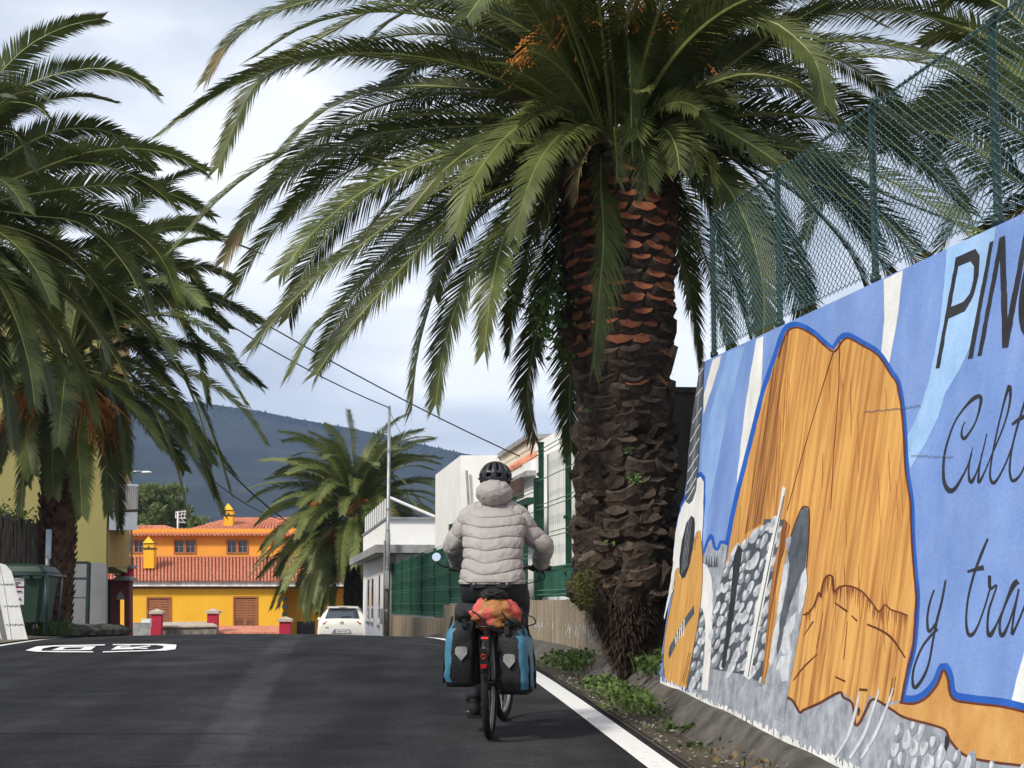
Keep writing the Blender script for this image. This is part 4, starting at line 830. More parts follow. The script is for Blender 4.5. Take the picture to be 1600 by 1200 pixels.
# palm growing on the terrace behind the fence
YT = 17.5; tbs = P(1700, 700, YT); tbs.z = TZ(13); ttp = P(1690, 190, YT); rng = random.Random(44)
terr = empty('canary_palm', tbs); tag(terr, 'palm behind the chain-link fence at the right edge', 'palm tree')
palm_trunk(terr, tbs, tbs, ttp, .42, .38, rng, 26)
kw = dict(pairs=110, leaf=.42, lw=.022, r0=.024, start=.1, vee=.3, droop=.2)
traced(terr, tbs, [([(1660, 170), (1600, 125), (1567, 97), (1520, 60), (1478, 50), (1440, 70)], .2, -.7), ([(1660, 250), (1600, 288), (1520, 230), (1450, 203), (1380, 180), (1330, 205)], .3, -.8), ([(1650, 240), (1580, 200), (1500, 170), (1430, 190), (1380, 240)], -.8, -.7), ([(1650, 300), (1590, 330), (1540, 370), (1500, 420)], .4, -.5),
   ([(1660, 200), (1600, 150), (1540, 130), (1470, 150), (1420, 200)], .8, -.8), ([(1660, 120), (1600, 40), (1550, 0), (1500, -10), (1470, 10)], .5, -.7)], YT, rng, M_leafA, ttp, **kw)
palm_crown(terr, tbs, ttp, 16, 3.6, rng, M_leafA, (1.3, -.3), pairs=120, leaf=.38, lw=.019)
# ------------------------------------------------------------------ low concrete wall and fences on the right
def lw_(s): return 2.50 + off(s)
def RZ(s, l, z):
    p = DR * s + RR * l; p.z = z; return p
M_cwall = mat('stained_concrete', (.17, .13, .085), .9, c2=(.36, .30, .215), scale=3.2, stretch=(3, 3, .35), bump=.6, bscale=30, ramp=(.30, .66))
M_conc2 = mat('dark_concrete', (.055, .046, .036), .95, c2=(.11, .095, .075), scale=2.5, stretch=(2, 2, .5), bump=.6, bscale=25)
M_whitep = mat('white_wall_paint', (.82, .82, .81), .8, var=.05, scale=1.5)
M_primer = mat('peeling_whitewash', (.45, .43, .40), .9, c2=(.7, .69, .66), scale=5)
def wall_run(name, s0, s1, z0, z1, th, mt, label, cat='wall', lf=lw_, n=6, cap=None):
    e_ = empty(name, RZ(s0, lf(s0), z0)); o = e_.location.copy(); tag(e_, label, cat); b = MB()
    rings = []
    for s in frange(s0, s1, (s1 - s0) / n): rings.append([RZ(s, lf(s), z0) - o, RZ(s, lf(s) + th, z0) - o, RZ(s, lf(s) + th, z1) - o, RZ(s, lf(s), z1) - o])
    b.rings(rings); b.build('wall_body', mt, e_); return e_, o
wa, oa = wall_run('low_wall', 15.6, 23.0, .3, 1.33, .25, M_cwall, 'low stained concrete wall under the tall grey panel fence by the palm')
pw = MB(); rr = random.Random(2)
for i in range(120):
    s = rr.uniform(15.7, 23); z = rr.gauss(zr(s, 2.5) + .30, .035); h = rr.uniform(.01, .09); w = rr.uniform(.01, .035)
    q = [RZ(s - w, lw_(s) - .003, z) - oa, RZ(s + w, lw_(s) - .003, z) - oa, RZ(s + w * .6, lw_(s) - .003, z + h * .7) - oa, RZ(s - w * .5, lw_(s) - .003, z + h) - oa]; pw.add(q, [(0, 1, 2, 3)])
tag(pw.build('peeling_whitewash', M_primer, wa, fix=False), kind='stuff')
wb_, ob_ = wall_run('low_wall', 23.0, 33.4, .1, 1.27, .25, M_cwall, 'middle step of the low concrete wall behind the cyclist')
wc_, oc_ = wall_run('low_wall', 33.4, 49.0, -.4, .98, .25, M_cwall, 'farthest and lowest step of the concrete wall below the green screen')
pil = MB(); p0 = RZ(23.0, lw_(23) - .03, .2)
pil.box((0, 0, .57), (.30, .26, 1.14)); po = pil.build('wall_pier', M_whitep, None); po.location = p0; tag(po, 'white painted pier in the low concrete wall beside the right pannier', 'pier')
M_corr = mat('grey_corrugated_sheet', (.50, .51, .48), .6, c2=(.66, .66, .62), scale=2, stretch=(6, 6, .3))
M_green = mat('dark_green_paint', (.006, .040, .024), .5, spec=.4, scale=5)
M_screen = mat('green_screen_cloth', (.009, .060, .035), .75, c2=(.020, .105, .066), scale=2.5, stretch=(1, 1, .6), bump=.4, bscale=90)
M_wire = mat('fence_wire', (.05, .16, .11), .5, spec=.5)
def panel_fence(s0, s1, z0, z1, posts, label, screen, lf=lw_, rows=5, wires=(.02, .2, .4, .6, .8, .98), sheet_from=0.0, ptop=.12):
    o = RZ(s0, lf(s0) + .12, z0); e_ = empty('panel_fence', o); tag(e_, label, 'fence'); f = lambda s, dl, z: RZ(s, lf(s) + .12 + dl, z) - o
    for s in posts:
        b = MB(); b.box(f(s, 0, (z0 + z1 + ptop) / 2), (.065, .065, z1 - z0 + ptop), Matrix.Rotation(math.atan(.0975), 3, 'Z')); b.box(f(s, 0, z1 + ptop + .008), (.078, .078, .016), Matrix.Rotation(math.atan(.0975), 3, 'Z')); b.build('post', M_green, e_)
        b = MB(); 
        for k in (.15, .5, .85): b.box(f(s, -.04, z0 + (z1 - z0) * k), (.03, .09, .035), Matrix.Rotation(math.atan(.0975), 3, 'Z'))
        b.build('bracket', M_green, e_)
    for k in wires:
        z = z0 + (z1 - z0) * k; b = MB(); b.tube([f(s, -.05, z) for s in frange(s0, s1, (s1 - s0) / 6)], .006, 5); b.build('rail_wire', M_wire, e_)
        if k in (.02, .98) or abs(k - .5) < .13: b = MB(); b.tube([f(s, -.045, z + .055) for s in frange(s0, s1, (s1 - s0) / 6)], .006, 5); b.build('rail_wire', M_wire, e_)
    if screen == 'sheet':
        # corrugated sheets, each its own panel
        cuts = frange(s0, s1, 1.05)
        for i in range(len(cuts) - 1):
            b = MB(); rows_ = []; n = 42
            for j in range(n + 1):
                s = cuts[i] + (cuts[i + 1] - cuts[i] - .012) * j / n; d = .10 + .014 * (1 if (j // 3) % 2 else 0) + (.002 if i % 2 else 0)
                rows_.append([f(s, d, z0 + sheet_from), f(s, d, z1 - .01), f(s, d + .006, z1 - .01), f(s, d + .006, z0 + sheet_from)])
            b.rings(rows_); b.build('corrugated_sheet', M_corr, e_)
    elif screen == 'cloth':
        n = 60; b = MB(); rws = 14; vs = []
        for i in range(n + 1):
            s = s0 + (s1 - s0) * i / n
            for j in range(rws + 1): vs.append(f(s, .01 + .018 * noise.noise(Vector((s * 1.3, j * .45, z0))) + .010 * math.sin(j / rws * math.pi * 5), z0 + (z1 - z0) * j / rws))
        b.add(vs, [(i * (rws + 1) + j, (i + 1) * (rws + 1) + j, (i + 1) * (rws + 1) + j + 1, i * (rws + 1) + j + 1) for i in range(n) for j in range(rws)])
        b.build('screen_cloth', M_screen, e_, True)
        # vertical wires of the welded panel
        b = MB(); s = s0
        while s < s1: b.tube([f(s, -.055, z0), f(s, -.055, z1)], .0035, 3, cap=False); s += .2
        tag(b.build('upright_wires', M_wire, e_), kind='stuff')
    return e_, f
fa, ff = panel_fence(15.4, 22.25, 1.36, 3.22, [17.9, 20.05, 22.1], 'tall fence of grey corrugated sheets with dark green posts behind the palm', 'sheet', sheet_from=.35)
b = MB(); b.hexa([ff(17, .02, 1.37), ff(22.1, .02, 1.37), ff(22.1, .02, 1.74), ff(17, .02, 1.74)], RR * .01); b.build('screen_cloth', M_screen, fa)
b = MB(); b.box(ff(22.2, -.03, 2.1), (.10, .10, 1.6), Matrix.Rotation(math.atan(.0975), 3, 'Z')); b.build('gate_post', M_green, fa)
panel_fence(22.4, 27.3, 1.30, 2.76, [24.6, 27.0], 'open green wire fence without screen between the rider and the tall grey panels', 'none', ptop=.03)
panel_fence(27.4, 33.3, 1.30, 2.76, [29.1, 31.2, 33.3], 'middle stretch of fence covered in green screen, left of the cyclist', 'cloth', ptop=.03)
panel_fence(33.5, 48.8, 1.02, 2.40, [36.5, 39.5, 42.5, 45.5, 48.7], 'farthest stretch of green screened fence beside the metal pole', 'cloth', ptop=.03)
# return wall behind the palm
q = [RZ(15.3, 2.75, .2), RZ(15.3, 7.0, .2), RZ(15.3, 7.0, P(1060, 609, 15.3).z), RZ(15.3, 2.75, P(1060, 609, 15.3).z)]
e_ = empty('return_wall', q[0]); b = MB(); b.hexa([p - q[0] for p in q], DR * .3); b.build('wall_body', M_conc2, e_); b = MB(); b.hexa([q[3] - q[0] - DR * .03 - RR * .02, q[2] - q[0] - DR * .03, q[2] - q[0] + DR * .33, q[3] - q[0] + DR * .33 - RR * .02], (0, 0, .05)); b.build('coping', M_conc2, e_)
tag(e_, 'dark concrete return wall in the gap between palm and mural', 'wall')
# verge soil behind palm
b = MB(); q = [RZ(13.6, 2.45, .3), RZ(15.4, 2.45, .3), RZ(15.4, 6, .3), RZ(13.6, 6, .3)]; b.hexa(q, (0, 0, .48)); tag(b.build('planting_bed', M_ground), kind='structure')
# weeds
def weeds(name, spots, label, seed, hgt=.14, m_=None, n=160):
    r = random.Random(seed); b = MB(); o = spots[0]
    for c in spots:
        for i in range(n // len(spots)):
            p = c - o + Vector((r.gauss(0, .11), r.gauss(0, .16), 0)); h = hgt * r.uniform(.4, 1.2)
            if r.random() < .45:
                d = Vector((r.gauss(0, .5), r.gauss(0, .5), 1)).normalized(); w = Vector((r.gauss(0, 1), r.gauss(0, 1), 0)).normalized() * .006; mid = p + d * h * .6; tip = p + d * h + Vector((d.x, d.y, -.1)) * h * .5
                b.add([p - w, p + w, mid + w * .8, mid - w * .8, tip], [(0, 1, 2, 3), (3, 2, 4)])
            else: leafy(b, p + Vector((0, 0, h * .55)), 3, (.02, .02, .02), r, .045, -.2)
    ob = b.build(name, m_ or M_weed, None, fix=False); ob.location = o; tag(ob, label, 'weeds', 'weeds along the concrete gutter', 'stuff')
wsp = lambda lst: [R(s, l, h) for s, l, h in lst]
weeds('weed_clump', wsp([(12.9, 2.18, -.02), (13.3, 2.2, -.0), (13.7, 2.2, .0), (14.2, 2.22, 0), (14.6, 2.2, .0), (12.5, 2.2, -.03)]), 'green weeds in the gutter below the palm roots', 1, .11, n=420)
weeds('weed_clump', wsp([(16.5, 2.2, 0), (17.2, 2.25, .0), (17.9, 2.3, .02), (16.9, 2.35, .04)]), 'weeds at the foot of the low concrete wall beside the right pannier', 2, .17, n=380)
weeds('weed_clump', wsp([(13.62, 2.5, .17), (13.75, 2.55, .2), (13.7, 2.65, .25)]), 'weeds between the palm base and the mural edge', 3, .14, n=260)
weeds('weed_clump', wsp([(11.5, 2.24, -.04), (10.6, 2.24, -.04)]), 'sparse weed sprigs in the gutter crack nearer the camera', 4, .06, n=60)
weeds('weed_clump', wsp([(9.6, 2.3, .0), (9.2, 2.27, -.03), (8.8, 2.25, -.03)]), 'dry leaves and sprigs at the foot of the embankment below the painted hut', 5, .05, M_leafD, 60)
# grit and fallen leaves lying in the gutter
x = MB(); rr = random.Random(31)
for i in range(420):
    s = rr.uniform(5.5, 16); l = 1.9 + abs(rr.gauss(0, .13)) + (rr.uniform(0, .35) if rr.random() < .25 else 0); h = -.01 if l < 2.2 else (l - 2.24) * .62 - .02; a = rr.uniform(.004, .013)
    x.ball(R(s, l, h + a * .4), (a * 1.3, a, a * .7), 5, 4)
tag(x.build('gutter_grit', mat('grit', (.10, .09, .08), .95, c2=(.34, .31, .28), scale=30), None, fix=False), 'loose grit and flakes scattered in the gutter', 'grit', kind='stuff')
# broken slabs at the palm foot
sb_ = MB(); a = R(13.6, 2.30, .02); c = R(14.3, 2.55, .22)
for i, (s, l, h, rz_) in enumerate(((13.45, 2.38, .06, .3), (13.75, 2.34, .05, .5), (14.05, 2.40, .08, .2))):
    x = MB(); x.box((0, 0, 0), (.34, .16, .07)); o = x.build('stone_slab', M_conc, None); o.location = R(s, l, h); o.rotation_euler = (0, -.65, rz_); tag(o, ['nearest tilted slab wedged under the palm roots', 'middle tilted slab wedged under the palm roots', 'farthest tilted slab wedged under the palm roots'][i], 'slab')

# ------------------------------------------------------------------ white buildings on the right
DA = (DR - RR * .042).normalized(); RA = Vector((DA.y, -DA.x, 0))
def A2(s, l, z):                       # frame aligned to the street beyond the crest
    p = DR * 33 + RR * lw_(33) + DA * (s - 33) + RA * l; p.z = z; return p
def abox(b, s0, s1, l0, l1, z0, z1, o=Vector()):
    b.hexa([A2(s0, l0, z0) - o, A2(s1, l0, z0) - o, A2(s1, l1, z0) - o, A2(s0, l1, z0) - o], (0, 0, z1 - z0)); return b
M_glass = mat('dark_window', (.02, .025, .03), .12, spec=.8)
M_greyconc = mat('grey_concrete', (.30, .30, .30), .85, scale=3)
M_trim = mat('grey_trim', (.25, .26, .27), .6)
o = A2(49, 0, -.4); wbld = empty('white_building', o); tag(wbld, 'white flat roofed building with slatted parapet beside the metal pole', 'building')
zc = P(607, 866, 49).z
abox(MB(), 49, 62, 0, 6, -.4, zc, o).build('wall', M_whitep, wbld)
abox(MB(), 47.6, 63, -.45, 6.1, zc, zc + .22, o).build('canopy', M_greyconc, wbld)
zu = P(640, 813, 50).z
abox(MB(), 49.5, 62, -.02, 6, zc + .22, zu, o).build('upper_wall', M_whitep, wbld)
abox(MB(), 49.4, 62.1, -.06, 6.1, zu, zu + .06, o).build('parapet_coping', M_trim, wbld)
zk = P(637, 777, 50).z
for i in range(11):
    s = 49.55 + i * 1.15; x = MB(); abox(x, s, s + .56, .02, .026, zu + .06, zk - .0, o); x.build('parapet_slat', M_whitep, wbld)
abox(MB(), 49.45, 62, .032, .045, zu + .06, zk - .05, o).build('parapet_sheet', mat('frosted_sheet', (.30, .34, .36), .4), wbld)
x = MB(); x.tube([A2(49.5, .06, zk - .05) - o, A2(49.5, 1.35, zu + .08) - o], .045, 6); x.build('brace', M_whitep, wbld)
for s, w_, z0, z1 in ((58.2, .9, .75, 2.1), (55.9, .9, .75, 2.1), (52.6, .5, .7, 2.15)):
    x = MB(); abox(x, s, s + w_, -.012, .05, z0, z1, o); wn = x.build('window', M_glass, wbld); x = MB(); abox(x, s - .08, s + w_ + .08, -.06, .0, z0 - .12, z0 - .04, o); x.build('sill', M_greyconc, wn)
abox(MB(), 50.9, 51.5, -.06, .0, .7, 1.15, o).build('letter_box', M_trim, wbld)
abox(MB(), 48.85, 49.0, -.05, .2, -.4, zc - .01, o).build('drain_pier', M_greyconc, wbld)
# house with siding behind the fence
def BX(px, D): return (px - 422) / F * D
M_cream = mat('cream_siding', (.72, .64, .52), .7, var=.06)
M_tile = mat('terracotta_tile', (.46, .15, .08), .8, c2=(.68, .30, .19), scale=6, bump=.4)
def VP2(D, X, z):      # D depth, X offset from the vanishing direction
    p = Vector(((422 - 800) / F * D + X, D, z)); return p
o = VP2(36, 5.3, .5); hs = empty('white_house', o); tag(hs, 'white and cream house rising behind the fences right of the helmet', 'house')
zt_ = P(822, 683, 36).z; z2 = P(800, 745, 36).z
def vbox(D0, D1, X0, X1, z0, z1, nm, mt, par=None):
    x = MB(); x.hexa([VP2(D0, X0, z0) - o, VP2(D1, X0, z0) - o, VP2(D1, X1, z0) - o, VP2(D0, X1, z0) - o], (0, 0, z1 - z0)); return x.build(nm, mt, par or hs)
vbox(35.4, 39.8, 5.33, 9, .5, zt_ - .1, 'upper_storey', M_cream); vbox(35.3, 39.9, 5.25, 9.1, zt_ - .1, zt_, 'roof_edge', M_greyconc); vbox(28.5, 35.2, 5.40, 9, .5, zt_ - .22, 'side_block', M_whitep)
for i in range(9): vbox(35.45, 39.78, 5.315, 5.34, 3.65 + i * .115, 3.74 + i * .115, 'siding_board', M_cream)
vbox(39.9, 46, 4.40, 6, .5, P(740, 712, 40).z, 'front_wing', M_whitep)
vbox(31, 39.7, 5.08, 5.32, .5, 4.02, 'lower_storey', M_whitep)
x = MB(); zq = 4.06
for i in range(16): s = 34.5 + i * .2; x.tube([VP2(s, 5.32, zq + .22) - o, VP2(s, 4.98, zq) - o], .06, 6)
tag(x.build('tile_strip', M_tile, hs), kind='stuff')
vbox(33, 38.6, 4.9, 5.3, zq - .34, zq - .24, 'canopy', M_greyconc); vbox(33.2, 38.4, 5.03, 5.3, zq - .24, zq - .02, 'fascia', M_whitep)
M_brownw = mat('brown_awning', (.055, .032, .024), .9, c2=(.10, .06, .045))
for i, D0 in enumerate((27.2, 28.6, 30.0)):
    vbox(D0, D0 + 1.25, 3.95, 4.0, P(838, 772 + 6 * i, D0).z - .05, P(838, 745 + 8 * i, D0).z, 'awning', M_brownw)
vbox(26.5, 33.5, 3.94, 4.04, P(838, 778, 27).z - .12, P(838, 778, 27).z - .02, 'awning_beam', M_green)
for D0 in (27.0, 29.3, 31.5): vbox(D0, D0 + .08, 3.95, 4.03, .5, P(838, 778, 27).z - .1, 'awning_post', M_green)
vbox(24, 33.5, 4.6, 5.0, .5, 2.9, 'courtyard_wall', M_whitep)
for q in ([(729, 735), (733, 800)],):
    x = MB(); x.tube([P(a_, b_, 39.8) - o for a_, b_ in q], .03, 6); x.build('downpipe', M_greyconc, hs)

# ------------------------------------------------------------------ pole and cables
M_steel = mat('galvanised_steel', (.30, .31, .32), .45, metal=.6, spec=.5)
pb_ = P(604, 1000, 47.2); pole = empty('utility_pole', pb_); tag(pole, 'slim grey metal utility pole in front of the white building', 'utility pole')
pt_ = P(608.5, 634, 47.2)
x = MB(); x.tube([Vector(), (pt_ - pb_) * .45, (pt_ - pb_) * .46, pt_ - pb_], [.075, .07, .05, .04], 10); x.build('shaft', M_steel, pole, True)
for t in (.12, .3, .46, .55, .8): x = MB(); x.tube([(pt_ - pb_) * t, (pt_ - pb_) * (t + .008)], .085 if t < .46 else .06, 10); x.build('clamp_band', M_steel, pole)
x = MB(); x.tube([(pt_ - pb_) * .02 + Vector((-.09, -.05, 0)), (pt_ - pb_) * .42 + Vector((-.085, -.05, 0))], .02, 6); x.build('conduit', M_trim, pole)
x = MB(); x.box((0, -.1, 1.62), (.12, .08, .5)); x.build('junction_box', M_trim, pole)
M_cable = mat('black_cable', (.02, .02, .022), .6)
def cable(pts, label, r=.012):
    q = [P(*p) for p in pts]; b = MB(); o = q[0].copy(); out = []
    for i in range(len(q) - 1):
        for k in range(8):
            t = k / 8; p = q[i].lerp(q[i + 1], t); p.z -= .25 * 4 * t * (1 - t) * (q[i + 1] - q[i]).length / 20; out.append(p - o)
    out.append(q[-1] - o); b.tube(out, r, 5); ob = b.build('overhead_cable', M_cable, None); ob.location = o; tag(ob, label, 'cable')
cable([(608, 637, 47.2), (300, 470, 36)], 'cable running from the pole top up to the left palm', .016)
cable([(832, 722, 37), (430, 515, 33), (200, 390, 31)], 'cable running from the white house up to the left palm', .014)
cable([(350, 728, 60), (480, 835, 75)], 'upper of two dark cables against the mountain left of the sunny palm', .03)
cable([(330, 748, 60), (440, 812, 75)], 'lower of two dark cables against the mountain left of the sunny palm', .02)
cable([(608, 640, 47.2), (640, 690, 60)], 'short thin cable falling right from the pole top', .008)

# ------------------------------------------------------------------ left side: bin, mattress, rail, screen fence, building
def TB(px, py, Y, o): return P(px, py, Y) - o
M_bin = mat('green_bin_plastic', (.016, .042, .030), .45, c2=(.025, .058, .042), scale=4, spec=.45)
M_paper = mat('white_paper', (.72, .72, .74), .8, var=.06); M_ink = mat('dark_ink', (.03, .03, .08), .8); M_red = mat('magenta_ink', (.30, .02, .07), .8)
YB = 30.5; bo = P(40, 990, YB); kb = YB / F
wbin = empty('waste_bin', bo); tag(wbin, 'dark green wheeled waste bin with white notice behind the mattress', 'waste bin')
x = MB()
def rr_ring(x0, x1, y0, y1, z, r=.06):
    return [Vector(p) for p in ((x0 + r, y0, z), (x1 - r, y0, z), (x1, y0 + r, z), (x1, y1 - r, z), (x1 - r, y1, z), (x0 + r, y1, z), (x0, y1 - r, z), (x0, y0 + r, z))]
x.rings([rr_ring(-.52, .23, -.02, .85, .20), rr_ring(-.58, .27, -.06, .9, .62), rr_ring(-.64, .31, -.10, .95, 1.03)]); x.build('body', M_bin, wbin)
x = MB(); x.rings([rr_ring(-.69, .36, -.15, 1.0, 1.0), rr_ring(-.69, .36, -.15, 1.0, 1.07)]); x.build('rim', M_bin, wbin)
x = MB(); x.rings([rr_ring(-.68, .34, -.13, .98, 1.075), rr_ring(-.6, .26, -.08, .9, 1.17), rr_ring(-.45, .05, .1, .8, 1.22)]); x.build('lid', M_bin, wbin)
for dx in (.02, .22): x = MB(); x.box((dx, -.17, 1.0), (.14, .05, .10)); x.build('lid_hinge', M_bin, wbin)
for (dx, dy) in ((.14, .05), (.02, .6), (-.42, .05), (-.42, .6)):
    x = MB(); x.torus((dx, dy, .09), (1, .15, 0), .065, .028, 16, 6); x.ball((dx, dy, .09), (.02, .05, .05), 8, 6); x.build('caster_wheel', M_cable, wbin)
    x = MB(); x.tube([(dx, dy + .05, .22), (dx + .03, dy + .02, .09)], .018, 6); x.build('caster_fork', M_steel, wbin)
for i, (z0, z1, mt_) in enumerate(((.82, .97, M_paper), (.785, .81, M_red), (.70, .785, M_paper), (.50, .695, M_paper))):
    x = MB(); f = lambda z: -.06 - (z - .62) * .10 - .012
    x.hexa([(-.28, f(z0), z0), (-.03, f(z0), z0), (-.03, f(z1), z1), (-.28, f(z1), z1)], (0, .006, 0)); x.build('notice', mt_, wbin)
def text_obj(s, size, loc, rot, mt_, parent, name='lettering', ext=.001):
    cu = bpy.data.curves.new(name, 'FONT'); cu.body = s; cu.size = size; cu.align_x = 'CENTER'; cu.align_y = 'CENTER'; cu.extrude = ext; cu.resolution_u = 2
    to = bpy.data.objects.new(name, cu); C.objects.link(to); dg = bpy.context.evaluated_depsgraph_get(); me = bpy.data.meshes.new_from_object(to.evaluated_get(dg)); bpy.data.objects.remove(to)
    me.materials.clear(); me.materials.append(mt_); o_ = bpy.data.objects.new(name, me); link(o_, parent); o_.location = loc; o_.rotation_euler = rot; return o_
for i, z in enumerate((.935, .885, .845)):
    x = MB()
    for k in range(5 - i): x.box((-.245 + k * .045, -.105 - (z - .83) * .1, z), (.035, .004, .02 if i else .012))
    x.build('notice_print', M_ink, wbin)
x = MB(); x.box((-.1, -.085, .60), (.03, .004, .03)); x.box((-.22, -.096, .73), (.03, .004, .035)); x.box((-.12, -.096, .735), (.1, .004, .02)); x.build('notice_print', M_ink, wbin)
# mattress
M_matt = mat('mattress_ticking', (.62, .62, .61), .9, c2=(.70, .70, .69), scale=6, bump=.35, bscale=40)
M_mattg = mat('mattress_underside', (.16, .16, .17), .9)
YM = 25.0; mo = P(8, 1006, YM); matt = empty('mattress', mo); tag(matt, 'white quilted mattress leaning upright at the left road edge', 'mattress')
x = MB(); rg = []
# profile in the picture plane: leaning slab; long side runs away from the viewer
prof = [(44, 1000), (40, 985), (22, 905), (18, 892), (10, 883), (0, 880), (-20, 880), (-24, 885), (-10, 950), (6, 1006), (10, 1008)]
for k, (dy, sc_) in enumerate(((0, .985), (.03, 1), (1.2, 1), (1.85, 1), (1.88, .985))):
    c_ = (10, 945); rg.append([P(c_[0] + (a_ - c_[0]) * sc_, c_[1] + (b_ - c_[1]) * sc_, YM) + Vector((-.32 * dy, dy, 0)) - mo for a_, b_ in prof])
x.rings(rg); x.build('mattress_body', M_matt, matt)
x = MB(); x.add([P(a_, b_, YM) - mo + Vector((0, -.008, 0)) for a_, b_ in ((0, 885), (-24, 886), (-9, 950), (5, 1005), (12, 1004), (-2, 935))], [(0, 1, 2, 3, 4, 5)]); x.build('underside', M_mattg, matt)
for y_, x0_, x1_ in ((912, 1, 23), (946, 6, 31), (975, 10, 38)):
    x = MB(); n = 7
    for k in range(n):
        t0, t1 = k / n, (k + .7) / n; p0, p1 = P(x0_ + (x1_ - x0_) * t0, y_ + (2 if k % 2 else 0), YM) - mo + Vector((0, -.006, 0)), P(x0_ + (x1_ - x0_) * t1, y_ + (0 if k % 2 else 2), YM) - mo + Vector((0, -.006, 0)); x.tube([p0, p1], .006, 4)
    x.build('stitching', M_mattg, matt)
x = MB(); x.tube([P(a_, b_, YM) - mo + Vector((0, -.005, 0)) for a_, b_ in ((0, 884), (8, 930), (18, 1002))], .008, 5); x.build('piping', M_matt, matt)
# green tube railing round the bin
M_rail = mat('green_railing_paint', (.02, .045, .045), .4, spec=.5, c2=(.035, .07, .07))
ro = P(71, 992, 29.6); rail = empty('tube_railing', ro); tag(rail, 'green tubular railing around the waste bin', 'railing')
for q, r in (([(18, 897, 29.4), (72, 899, 29.5), (103, 901, 30.5)], .02), ([(71, 992, 29.5), (73, 899, 29.5)], .035), ([(91, 988, 30.6), (98, 902, 30.4)], .018)):
    x = MB(); x.tube([P(*p) - ro for p in q], r, 8); x.build('rail_tube', M_rail, rail, True)
so_ = P(73, 990, 32.6); sp_ = empty('sign_post', so_); tag(sp_, 'grey steel sign post rising behind the waste bin', 'post')
x = MB(); x.tube([Vector(), P(73, 900, 32.6) - so_, P(76, 827, 32.6) - so_], .04, 8); x.build('tube', M_steel, sp_, True)
x = MB(); p0 = P(76, 850, 32.5) - so_; x.box(p0, (.10, .04, .55)); x.build('edge_on_sign', mat('blue_grey_plate', (.20, .25, .31), .4, metal=.3), sp_)
# brushwood screen
YR = 35.3; w0 = P(-60, 1000, 31); brush = empty('brushwood_fence', w0); tag(brush, 'dark brushwood screen fence behind the waste bin', 'fence')
rr = random.Random(6); M_brush = mat('brushwood', (.07, .056, .044), .95, c2=(.24, .20, .16), scale=6, stretch=(9, 9, .6), bump=.9, bscale=20, ramp=(.3, .62))
x = MB()
fa0, fa1 = P(-60, 1010, 31), P(108, 995, YR); ha0, ha1 = P(-60, 790, 31).z, P(108, 832, YR).z
n = 190
for i in range(n):
    for k in range(2):
        t = (i + rr.random()) / n; p = fa0.lerp(fa1, t) - w0; zt2 = ha0 + (ha1 - ha0) * t - w0.z + rr.uniform(-.06, .05); l_ = rr.uniform(.5, 1.4); z0 = rr.uniform(p.z, max(p.z + .01, zt2 - l_)); z1 = min(zt2, z0 + l_)
        if rr.random() < .4: z1 = zt2
        d = Vector((rr.uniform(-.02, .02), -.02 - rr.random() * .05, 0)); x.tube([Vector((p.x, p.y, z0)) + d, Vector((p.x + rr.uniform(-.03, .03), p.y, z1)) + d], rr.uniform(.012, .035), 5)
tag(x.build('brushwood_sticks', M_brush, brush, fix=False), kind='stuff')
x = MB(); x.hexa([Vector((fa0.x, fa0.y, fa0.z - .3)) - w0, Vector((fa1.x, fa1.y, fa1.z - .3)) - w0, Vector((fa1.x, fa1.y, ha1 - .06)) - w0, Vector((fa0.x, fa0.y, ha0 - .06)) - w0], (0, .06, 0)); x.build('backing', M_brush, brush)
x = MB(); rr = random.Random(8)
for i in range(26):
    t = i / 26; p = P(-60, 785, 31.6).lerp(P(52, 822, 34.5), t); leafy(x, p, 40, (.12, .2, .12), rr, .07, -.2)
hd = x.build('ivy_hedge', mat('bright_hedge_leaf', (.06, .16, .02), .6, c2=(.14, .30, .05), trans=.25), None, fix=False); tag(hd, 'bright green creeper spilling over the brushwood fence', 'hedge')
weeds('weed_clump', [P(70, 992, 31.5), P(100, 992, 32.5), P(60, 990, 31), P(84, 991, 32)], 'weeds around the foot of the left palm and bin', 12, .34, n=420)
# kerb of rubble by the building
x = MB(); rr = random.Random(10)
for i in range(26):
    p = P(100 + i * 3.4, 989 - .12 * i, 33 + i * .35); s_ = rr.uniform(.12, .3); x.ball(p, (s_ * 1.5, s_, s_ * .6), 7, 5, lambda d: rr.uniform(.8, 1.1))
tag(x.build('rubble_edge', M_conc, None), kind='structure')
# olive building with balcony
M_olive = mat('olive_render', (.30, .265, .105), .85, var=.08, scale=.8); M_grey = mat('grey_plinth_paint', (.20, .205, .22), .8, var=.1, scale=1.2); M_ochre = mat('ochre_render', (.34, .20, .045), .85, var=.08, scale=1)
YO = 40.0; oo = P(168, 1000, YO); ol = empty('apartment_building', oo); tag(ol, 'olive and grey apartment building with white balcony behind the left palm', 'building')
def opoly(pts, Y, th, nm, mt_, par=None):
    x = MB(); x.poly([P(a_, b_, Y) - oo for a_, b_ in pts], th); return x.build(nm, mt_, par or ol)
OD = P(201, 944, YO + 12.9) - P(166, 944, YO); OD.z = 0
opoly([(-260, 881), (166, 881), (169, 480), (-260, 480)], YO, OD, 'wall', M_olive)
opoly([(-260, 1030), (166.4, 1030), (166.4, 880), (-260, 880)], YO - .04, OD * .05, 'plinth', M_grey)
def oq(a, b_, nm, mt_, dx=.02):      # strip on the side wall going away from the viewer
    pass
x = MB(); ce = P(168, 1000, YO); 
x.hexa([P(167.5, 886, YO + .06) - oo, P(202.5, 886, YO + 12.9) - oo, P(202.5, 480, YO + 12.9) - oo, P(170.5, 480, YO + .06) - oo], (-.3, 0, 0)); x.build('side_wall', M_ochre, ol)
